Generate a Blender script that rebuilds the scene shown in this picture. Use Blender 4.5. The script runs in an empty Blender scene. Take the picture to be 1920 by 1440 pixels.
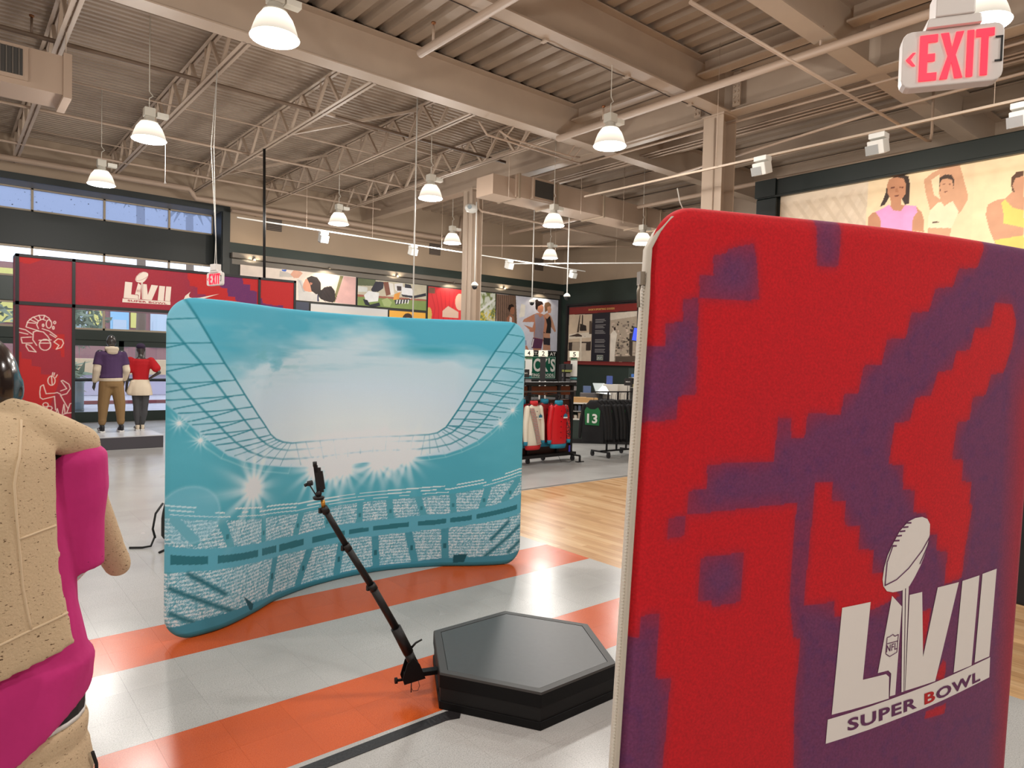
import bpy, bmesh, math, random
import numpy as np
from mathutils import Matrix, Vector
from mathutils.geometry import tessellate_polygon

random.seed(7)
rng = np.random.default_rng(7)
sc = bpy.context.scene
col = sc.collection

# ------------------------------------------------------------------ camera, sky, exposure
CAM_H = 1.896
def set_camera():
    yaw, pitch, roll, f = math.radians(50.0), 0.0333, 0.0257, 1276.0
    cp, sp, cr, sr = math.cos(pitch), math.sin(pitch), math.cos(roll), math.sin(roll)
    Mr = np.array([[cr, -sr, 0], [sr, cr, 0], [0, 0, 1]]) @ np.array([[1, 0, 0], [0, cp, -sp], [0, sp, cp]])
    L = np.stack([[math.sin(yaw), -math.cos(yaw), 0], [0, 0, -1.], [math.cos(yaw), math.sin(yaw), 0]], 1)
    W = L @ Mr.T
    cd = bpy.data.cameras.new('camera'); cd.sensor_width = 36; cd.sensor_fit = 'HORIZONTAL'
    cd.lens = f / 1920 * 36; cd.clip_start = 0.05; cd.clip_end = 400
    o = bpy.data.objects.new('camera', cd); col.objects.link(o)
    m = Matrix.Identity(4)
    for r in range(3):
        m[r][0] = W[r, 0]; m[r][1] = -W[r, 1]; m[r][2] = -W[r, 2]
    m[2][3] = CAM_H
    o.matrix_world = m
    sc.camera = o
set_camera()

w = bpy.data.worlds.new('overcast_sky'); sc.world = w; w.use_nodes = True
bg = w.node_tree.nodes['Background']
bg.inputs[0].default_value = (0.80, 0.86, 1.0, 1); bg.inputs[1].default_value = 2.3
sc.view_settings.view_transform = 'Standard'; sc.view_settings.look = 'None'
sc.view_settings.gamma = 1; sc.view_settings.use_curve_mapping = False
sc.view_settings.exposure = 0.0
LAMP_W = 245.0        # watts of each high-bay lamp
LAMP_GLOW = 1.9       # glow of the acrylic shades

# ------------------------------------------------------------------ helpers
def lin(c):
    c = np.asarray(c, float) / 255.0
    return np.where(c <= .04045, c / 12.92, ((c + .055) / 1.055) ** 2.4)
def S(r, g, b):
    v = lin((r, g, b)); return (float(v[0]), float(v[1]), float(v[2]), 1.0)

MATS = {}
def mat(name, rgb, rough=.5, metal=0., spec=.5, noise=None, bump=None, emit=None, estr=0., coat=0., rgb2=None, trans=0., alpha=None, sheen=0.):
    """plain principled material; noise=(scale, contrast) mottles towards rgb2, bump=(scale, strength)"""
    if name in MATS: return MATS[name]
    m = bpy.data.materials.new(name); m.use_nodes = True
    nt = m.node_tree; b = nt.nodes['Principled BSDF']
    b.inputs['Base Color'].default_value = S(*rgb); b.inputs['Roughness'].default_value = rough
    b.inputs['Metallic'].default_value = metal; b.inputs['Specular IOR Level'].default_value = spec
    b.inputs['Coat Weight'].default_value = coat; b.inputs['Sheen Weight'].default_value = sheen
    b.inputs['Transmission Weight'].default_value = trans
    if emit: b.inputs['Emission Color'].default_value = S(*emit); b.inputs['Emission Strength'].default_value = estr
    geo = None
    if noise or bump:
        geo = nt.nodes.new('ShaderNodeNewGeometry')
    if noise:
        n = nt.nodes.new('ShaderNodeTexNoise'); n.inputs['Scale'].default_value = noise[0]; n.inputs['Detail'].default_value = 4
        nt.links.new(geo.outputs['Position'], n.inputs['Vector'])
        r = nt.nodes.new('ShaderNodeMapRange'); r.inputs[1].default_value = .5 - noise[1]; r.inputs[2].default_value = .5 + noise[1]
        nt.links.new(n.outputs['Fac'], r.inputs[0])
        mx = nt.nodes.new('ShaderNodeMix'); mx.data_type = 'RGBA'
        mx.inputs[6].default_value = S(*rgb); mx.inputs[7].default_value = S(*(rgb2 or [min(255, c * .86) for c in rgb]))
        nt.links.new(r.outputs[0], mx.inputs[0]); nt.links.new(mx.outputs[2], b.inputs['Base Color'])
    if bump:
        n2 = nt.nodes.new('ShaderNodeTexNoise'); n2.inputs['Scale'].default_value = bump[0]; n2.inputs['Detail'].default_value = 3
        nt.links.new(geo.outputs['Position'], n2.inputs['Vector'])
        bp = nt.nodes.new('ShaderNodeBump'); bp.inputs['Strength'].default_value = bump[1]; bp.inputs['Distance'].default_value = .01
        nt.links.new(n2.outputs['Fac'], bp.inputs['Height']); nt.links.new(bp.outputs[0], b.inputs['Normal'])
    MATS[name] = m
    return m

def mat_print(name, rough=.6, grain=0., gscale=400., glow=0., spec=.3, sheen=0.):
    """print whose colours sit in the mesh's own 'Print' colour attribute"""
    m = bpy.data.materials.new(name); m.use_nodes = True
    nt = m.node_tree; b = nt.nodes['Principled BSDF']
    a = nt.nodes.new('ShaderNodeAttribute'); a.attribute_name = 'Print'
    b.inputs['Roughness'].default_value = rough; b.inputs['Specular IOR Level'].default_value = spec
    b.inputs['Sheen Weight'].default_value = sheen
    out = a.outputs['Color']
    if grain:
        geo = nt.nodes.new('ShaderNodeNewGeometry'); n = nt.nodes.new('ShaderNodeTexNoise'); n.inputs['Scale'].default_value = gscale
        nt.links.new(geo.outputs['Position'], n.inputs['Vector'])
        r = nt.nodes.new('ShaderNodeMapRange'); r.inputs[1].default_value = .25; r.inputs[2].default_value = .75
        r.inputs[3].default_value = 1 - grain; r.inputs[4].default_value = 1 + grain
        nt.links.new(n.outputs['Fac'], r.inputs[0])
        v = nt.nodes.new('ShaderNodeVectorMath'); v.operation = 'SCALE'
        nt.links.new(out, v.inputs[0]); nt.links.new(r.outputs[0], v.inputs['Scale']); out = v.outputs[0]
    nt.links.new(out, b.inputs['Base Color'])
    if glow:
        nt.links.new(out, b.inputs['Emission Color']); b.inputs['Emission Strength'].default_value = glow
    return m

def wm(o):
    if o is None: return Matrix.Identity(4)
    return wm(o.parent) @ o.matrix_parent_inverse @ o.matrix_basis
def adopt(o, p):
    if p is not None:
        o.parent = p; o.matrix_parent_inverse = wm(p).inverted()
def tag(o, label=None, cat=None, group=None, kind=None):
    if label: o['label'] = label
    if cat: o['category'] = cat
    if group: o['group'] = group
    if kind: o['kind'] = kind
    return o
def thing(name, loc, label, cat, rz=0., group=None, kind=None):
    o = bpy.data.objects.new(name, None); col.objects.link(o)
    o.empty_display_size = .1; o.location = loc; o.rotation_euler = (0, 0, rz)
    return tag(o, label, cat, group, kind)
def copy_tree(o, parent=None, loc=None, rz=None, label=None, group=None, scale=None):
    c = o.copy(); col.objects.link(c)
    if parent is not None: c.parent = parent
    for ch in list(o.children): copy_tree(ch, c)
    if loc is not None: c.location = loc
    if rz is not None: c.rotation_euler = (0, 0, rz)
    if scale is not None: c.scale = scale
    if label: c['label'] = label
    if group: c['group'] = group
    return c

class MB:
    def __init__(s): s.v = []; s.f = []; s.sm = []
    def _add(s, vs, fs, smooth=False):
        k = len(s.v); s.v += [tuple(map(float, p)) for p in vs]
        for f in fs: s.f.append(tuple(k + i for i in f)); s.sm.append(smooth)
        return s
    def box(s, x0, y0, z0, x1, y1, z1):
        v = [(x, y, z) for x in (x0, x1) for y in (y0, y1) for z in (z0, z1)]
        return s._add(v, [(0, 1, 3, 2), (4, 6, 7, 5), (0, 4, 5, 1), (2, 3, 7, 6), (0, 2, 6, 4), (1, 5, 7, 3)])
    def cbox(s, c, size, rz=0., rx=0., ry=0.):
        R = Matrix.Rotation(rz, 3, 'Z') @ Matrix.Rotation(ry, 3, 'Y') @ Matrix.Rotation(rx, 3, 'X')
        v = [Vector(c) + R @ Vector((sx * size[0] / 2, sy * size[1] / 2, sz * size[2] / 2)) for sx in (-1, 1) for sy in (-1, 1) for sz in (-1, 1)]
        return s._add(v, [(0, 1, 3, 2), (4, 6, 7, 5), (0, 4, 5, 1), (2, 3, 7, 6), (0, 2, 6, 4), (1, 5, 7, 3)])
    def bar(s, p0, p1, wdt, hgt, up=(0, 0, 1)):
        p0, p1 = Vector(p0), Vector(p1); d = (p1 - p0).normalized(); u = Vector(up)
        if abs(d.dot(u)) > .99: u = Vector((1, 0, 0))
        r = d.cross(u).normalized(); u = r.cross(d)
        v = [p + r * (a * wdt / 2) + u * (b * hgt / 2) for p in (p0, p1) for a in (-1, 1) for b in (-1, 1)]
        return s._add(v, [(0, 1, 3, 2), (4, 6, 7, 5), (0, 4, 5, 1), (2, 3, 7, 6), (0, 2, 6, 4), (1, 5, 7, 3)])
    def rings(s, rs, cap=True, closed=True, smooth=True):
        n = len(rs[0]); vs = [p for r in rs for p in r]; fs = []
        for i in range(len(rs) - 1):
            for j in range(n if closed else n - 1):
                a, b = i * n + j, i * n + (j + 1) % n
                fs.append((a, b, b + n, a + n))
        k = len(s.v); s._add(vs, fs, smooth)
        if cap:
            s.f.append(tuple(k + j for j in reversed(range(n)))); s.sm.append(False)
            s.f.append(tuple(k + (len(rs) - 1) * n + j for j in range(n))); s.sm.append(False)
        return s
    def tube(s, pts, r, n=8, cap=True):
        pts = [Vector(p) for p in pts]; rs = []
        rad = r if isinstance(r, (list, tuple)) else [r] * len(pts)
        ref = None
        for i, p in enumerate(pts):
            d = (pts[min(i + 1, len(pts) - 1)] - pts[max(i - 1, 0)]).normalized()
            if ref is None: ref = Vector((0, 0, 1)) if abs(d.z) < .9 else Vector((1, 0, 0))
            ref = ref - d * ref.dot(d)
            if ref.length < 1e-4: ref = d.orthogonal()
            ref.normalize(); a = d.cross(ref)
            rs.append([p + (a * math.cos(t) + ref * math.sin(t)) * rad[i] for t in [2 * math.pi * k / n for k in range(n)]])
        return s.rings(rs, cap)
    def lathe(s, prof, c=(0, 0, 0), n=20, cap=True):
        return s.rings([[(c[0] + r * math.cos(2 * math.pi * k / n), c[1] + r * math.sin(2 * math.pi * k / n), c[2] + z) for k in range(n)] for r, z in prof], cap)
    def ell(s, c, rx, ry, rz_, nu=14, nv=9):
        return s.rings([[(c[0] + rx * math.sin(b) * math.cos(a), c[1] + ry * math.sin(b) * math.sin(a), c[2] + rz_ * math.cos(b))
                         for a in [2 * math.pi * k / nu for k in range(nu)]] for b in [math.pi * (i + .08) / (nv + .16) for i in range(nv + 1)]][::-1])
    def eloft(s, secs, n=18):
        """stack of horizontal ellipses (cx, cy, z, rx, ry)"""
        return s.rings([[(cx + rx * math.cos(t), cy + ry * math.sin(t), z) for t in [2 * math.pi * k / n for k in range(n)]] for cx, cy, z, rx, ry in secs])
    def capsule(s, p0, p1, r0, r1, n=12):
        p0, p1 = Vector(p0), Vector(p1); d = (p1 - p0); L = d.length; d.normalize()
        pts = []; rr = []
        for a in (90, 65, 40, 20): pts.append(p0 - d * r0 * math.sin(math.radians(a))); rr.append(max(r0 * math.cos(math.radians(a)), r0 * .05))
        pts.append(p0); rr.append(r0); pts.append(p1); rr.append(r1)
        for a in (20, 40, 65, 90): pts.append(p1 + d * r1 * math.sin(math.radians(a))); rr.append(max(r1 * math.cos(math.radians(a)), r1 * .05))
        return s.tube(pts, rr, n)
    def prism(s, poly, fn, d0, d1):
        """poly of 2D points; fn(a, b, depth) -> 3D"""
        n = len(poly); vs = [fn(a, b, d0) for a, b in poly] + [fn(a, b, d1) for a, b in poly]
        tr = tessellate_polygon([[Vector((a, b, 0)) for a, b in poly]])
        fs = [tuple(t) for t in tr] + [tuple(n + i for i in reversed(t)) for t in tr] + [(i, (i + 1) % n, n + (i + 1) % n, n + i) for i in range(n)]
        return s._add(vs, fs)
    def flat(s, poly, fn, cuts=0):
        tr = tessellate_polygon([[Vector((a, b, 0)) for a, b in poly]])
        bm = bmesh.new(); vv = [bm.verts.new((a, b, 0)) for a, b in poly]
        for t in tr:
            try: bm.faces.new([vv[i] for i in t])
            except ValueError: pass
        if cuts: bmesh.ops.subdivide_edges(bm, edges=bm.edges[:], cuts=cuts, use_grid_fill=True)
        bm.verts.index_update()
        s._add([fn(q.co.x, q.co.y) for q in bm.verts], [tuple(q.index for q in f.verts) for f in bm.faces], True)
        bm.free(); return s
    def mesh(s, name):
        me = bpy.data.meshes.new(name); me.from_pydata(s.v, [], s.f)
        me.polygons.foreach_set('use_smooth', s.sm); me.update()
        return me
    def build(s, name, m, parent=None, bevel=0., remesh=0., smooth=6, flip=False):
        me = s.mesh(name)
        bm = bmesh.new(); bm.from_mesh(me); bmesh.ops.recalc_face_normals(bm, faces=bm.faces[:]) if not flip else None
        bm.to_mesh(me); bm.free()
        if remesh:
            me = remeshed(me, name, remesh, smooth)
        o = bpy.data.objects.new(name, me); col.objects.link(o)
        me.materials.append(m)
        adopt(o, parent)
        if bevel:
            b = o.modifiers.new('bevel', 'BEVEL'); b.width = bevel; b.segments = 2; b.limit_method = 'ANGLE'; b.angle_limit = .6
        return o

def remeshed(me, name, vox, smooth=6):
    t = bpy.data.objects.new('tmp', me); col.objects.link(t)
    r = t.modifiers.new('r', 'REMESH'); r.mode = 'VOXEL'; r.voxel_size = vox; r.use_smooth_shade = True
    if smooth:
        k = t.modifiers.new('s', 'SMOOTH'); k.iterations = smooth; k.factor = .5
    dg = bpy.context.evaluated_depsgraph_get()
    new = bpy.data.meshes.new_from_object(t.evaluated_get(dg)); new.name = name
    bpy.data.objects.remove(t); bpy.data.meshes.remove(me)
    new.materials.clear()
    return new

def solo(mb, name, m, label, cat, loc=None, group=None, kind=None, **kw):
    """a thing that is one mesh"""
    o = mb.build(name, m, None, **kw)
    if loc is not None: o.location = loc
    return tag(o, label, cat, group, kind)
def struct(mb, name, m, label=None, **kw):
    return tag(mb.build(name, m, None, **kw), label, None, None, 'structure')

_txt = {}
def text2d(s, bold=0.):
    """outline of a word as (verts, faces) scaled to the unit square"""
    if (s, bold) in _txt: return _txt[(s, bold)]
    cu = bpy.data.curves.new('t', 'FONT'); cu.body = s; cu.offset = bold; cu.resolution_u = 3; cu.space_character = 1.1
    o = bpy.data.objects.new('t', cu); col.objects.link(o)
    me = bpy.data.meshes.new_from_object(o.evaluated_get(bpy.context.evaluated_depsgraph_get()))
    bm = bmesh.new(); bm.from_mesh(me); bmesh.ops.triangulate(bm, faces=bm.faces[:]); bm.verts.index_update()
    v = np.array([p.co[:2] for p in bm.verts]); f = [tuple(q.index for q in p.verts) for p in bm.faces]
    bm.free(); bpy.data.objects.remove(o); bpy.data.meshes.remove(me)
    v = (v - v.min(0)) / (v.max(0) - v.min(0))
    _txt[(s, bold)] = (v, f); return v, f
def letters(mb, s, fn, bold=0.):
    """fn(a, b) maps the unit square to 3D"""
    v, f = text2d(s, bold); mb._add([fn(a, b) for a, b in v], f); return mb

def letter_parts(s, fn, bold, name, mats, parent):
    """one object for each letter; mats = material or function of the letter's index"""
    v, f = text2d(s, bold); par = list(range(len(v)))
    def root(i):
        while par[i] != i: par[i] = par[par[i]]; i = par[i]
        return i
    for t in f:
        for i in t[1:]: par[root(i)] = root(t[0])
    groups = {}
    for t in f: groups.setdefault(root(t[0]), []).append(t)
    for k, fs in enumerate(sorted(groups.values(), key=lambda fs: min(v[i][0] for t in fs for i in t))):
        use = sorted({i for t in fs for i in t}); mp = {i: n for n, i in enumerate(use)}
        MB()._add([fn(*v[i]) for i in use], [tuple(mp[i] for i in t) for t in fs]).build(name, mats(k) if callable(mats) else mats, parent, flip=True)

# ------------------------------------------------------------------ painting of flat prints (posters, fabric)
class Canvas:
    def __init__(s, X, Y, base):
        s.x, s.y = X, Y; s.c = np.empty(X.shape + (3,)); s.c[:] = base
    def mix(s, m, rgb):
        m = np.clip(m, 0, 1)[..., None]; s.c = s.c * (1 - m) + np.asarray(rgb, float) * m
    def inside(s, poly):
        r = np.zeros(s.x.shape, bool); n = len(poly)
        for i in range(n):
            (x0, y0), (x1, y1) = poly[i], poly[(i + 1) % n]
            if y0 == y1: continue
            c = (y0 > s.y) != (y1 > s.y)
            r ^= c & (s.x < (x1 - x0) * (s.y - y0) / (y1 - y0) + x0)
        return r
    def fill(s, poly, rgb, a=1.): s.mix(s.inside(poly) * a, rgb); return s
    def ell(s, cx, cy, rx, ry, rgb, ang=0., soft=0., a=1.):
        ca, sa = math.cos(ang), math.sin(ang); dx, dy = s.x - cx, s.y - cy
        d = np.sqrt(((dx * ca + dy * sa) / rx) ** 2 + ((-dx * sa + dy * ca) / ry) ** 2)
        s.mix((np.clip((1 + soft - d) / max(soft * 2, 1e-3), 0, 1) if soft else (d < 1)) * a, rgb); return s
    def dist(s, pts):
        best = np.full(s.x.shape, 1e9)
        for (x0, y0), (x1, y1) in zip(pts[:-1], pts[1:]):
            dx, dy = x1 - x0, y1 - y0; L = dx * dx + dy * dy + 1e-12
            t = np.clip(((s.x - x0) * dx + (s.y - y0) * dy) / L, 0, 1)
            best = np.minimum(best, (s.x - x0 - t * dx) ** 2 + (s.y - y0 - t * dy) ** 2)
        return np.sqrt(best)
    def line(s, pts, wd, rgb, a=1., soft=.5):
        d = s.dist(pts); s.mix(np.clip((wd * (1 + soft) / 2 - d) / (wd * soft), 0, 1) * a, rgb); return s
    def rect(s, x0, y0, x1, y1, rgb, a=1.): s.mix(((s.x > x0) & (s.x < x1) & (s.y > y0) & (s.y < y1)) * a, rgb); return s
def vnoise(x, y, seed=0):
    r = np.random.default_rng(seed).random((64, 64))
    xi, yi = np.floor(x).astype(int), np.floor(y).astype(int); fx, fy = x - xi, y - yi
    fx, fy = fx * fx * (3 - 2 * fx), fy * fy * (3 - 2 * fy)
    g = lambda a, b: r[a % 64, b % 64]
    return (g(xi, yi) * (1 - fx) + g(xi + 1, yi) * fx) * (1 - fy) + (g(xi, yi + 1) * (1 - fx) + g(xi + 1, yi + 1) * fx) * fy
def fbm(x, y, seed=0, o=4):
    return sum(vnoise(x * 2 ** k, y * 2 ** k, seed + k) * .5 ** k for k in range(o)) / sum(.5 ** k for k in range(o))
def blur(m, r, it=2):
    m = m.astype(float)
    for _ in range(it):
        for ax in (0, 1):
            p = np.pad(m, [(r, r) if a == ax else (0, 0) for a in (0, 1)], 'edge'); c = np.cumsum(p, ax)
            z = np.zeros_like(np.take(c, [0], ax)); c = np.concatenate([z, c], ax); n = m.shape[ax]
            m = (np.take(c, range(2 * r + 1, 2 * r + 1 + n), ax) - np.take(c, range(n), ax)) / (2 * r + 1)
    return m
def grid_mesh(name, Pts, rgb255):
    """Pts (ny, nx, 3), colours (ny, nx, 3) in sRGB 0-255"""
    ny, nx = Pts.shape[:2]
    idx = np.arange(ny * nx).reshape(ny, nx)
    q = np.stack([idx[:-1, :-1], idx[:-1, 1:], idx[1:, 1:], idx[1:, :-1]], -1).reshape(-1, 4)
    me = bpy.data.meshes.new(name)
    me.vertices.add(ny * nx); me.vertices.foreach_set('co', Pts.reshape(-1).astype(np.float32))
    me.loops.add(len(q) * 4); me.loops.foreach_set('vertex_index', q.reshape(-1).astype(np.int32))
    me.polygons.add(len(q)); me.polygons.foreach_set('loop_start', np.arange(0, len(q) * 4, 4, dtype=np.int32))
    me.polygons.foreach_set('use_smooth', np.ones(len(q), bool))
    me.update(calc_edges=True)
    at = me.color_attributes.new('Print', 'FLOAT_COLOR', 'POINT')
    c = np.ones((ny * nx, 4), np.float32); c[:, :3] = lin(np.clip(rgb255, 0, 255).reshape(-1, 3)); at.data.foreach_set('color', c.reshape(-1))
    return me
def link_mesh(name, me, m, parent=None):
    o = bpy.data.objects.new(name, me); col.objects.link(o); me.materials.append(m); adopt(o, parent); return o
def poster(name, O, R, Wd, Ht, painter, label, cat='poster', dens=60., glow=0., th=.03, frame=None, group=None):
    """board with its lower left front corner at O, running along unit vector R; front faces R x up turned back"""
    O = np.array(O, float); R = np.array(R, float); N = np.array([R[1], -R[0], 0.])
    t = thing(name, tuple(O), label, cat, group=group)
    nx, ny = max(8, int(Wd * dens)), max(8, int(Ht * dens))
    A, B = np.meshgrid(np.linspace(0, Wd, nx), np.linspace(0, Ht, ny))
    c = painter(Canvas(A, B, (128, 128, 128)))
    P = O[None, None] + A[..., None] * R + B[..., None] * np.array([0, 0, 1.]) + N * (th + .002)
    link_mesh('print', grid_mesh('print', P, c.c), mat_print(name + '_print', .45, glow=glow), t)
    fn = lambda a, b, d: tuple(O + R * a + N * d + np.array([0, 0, b]))
    MB().prism([(0, 0), (Wd, 0), (Wd, Ht), (0, Ht)], fn, 0, th).build('board', mat('board_black', (24, 24, 25), .6), t)
    return t
TEAL_PTS=[(1.11,4.8),(1.3,4.785),(1.5,4.83),(1.75,4.98),(2.02,5.17),(2.42,5.31),(2.93,5.335),(3.4,5.195),(3.78,4.96),(4.0,4.855),(4.19,4.82)]
RED_PTS=[(1.19,1.011),(1.46,0.893),(1.743,0.77),(1.911,0.708),(2.107,0.647),(2.41,0.573),(2.475,0.5585)]
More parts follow.
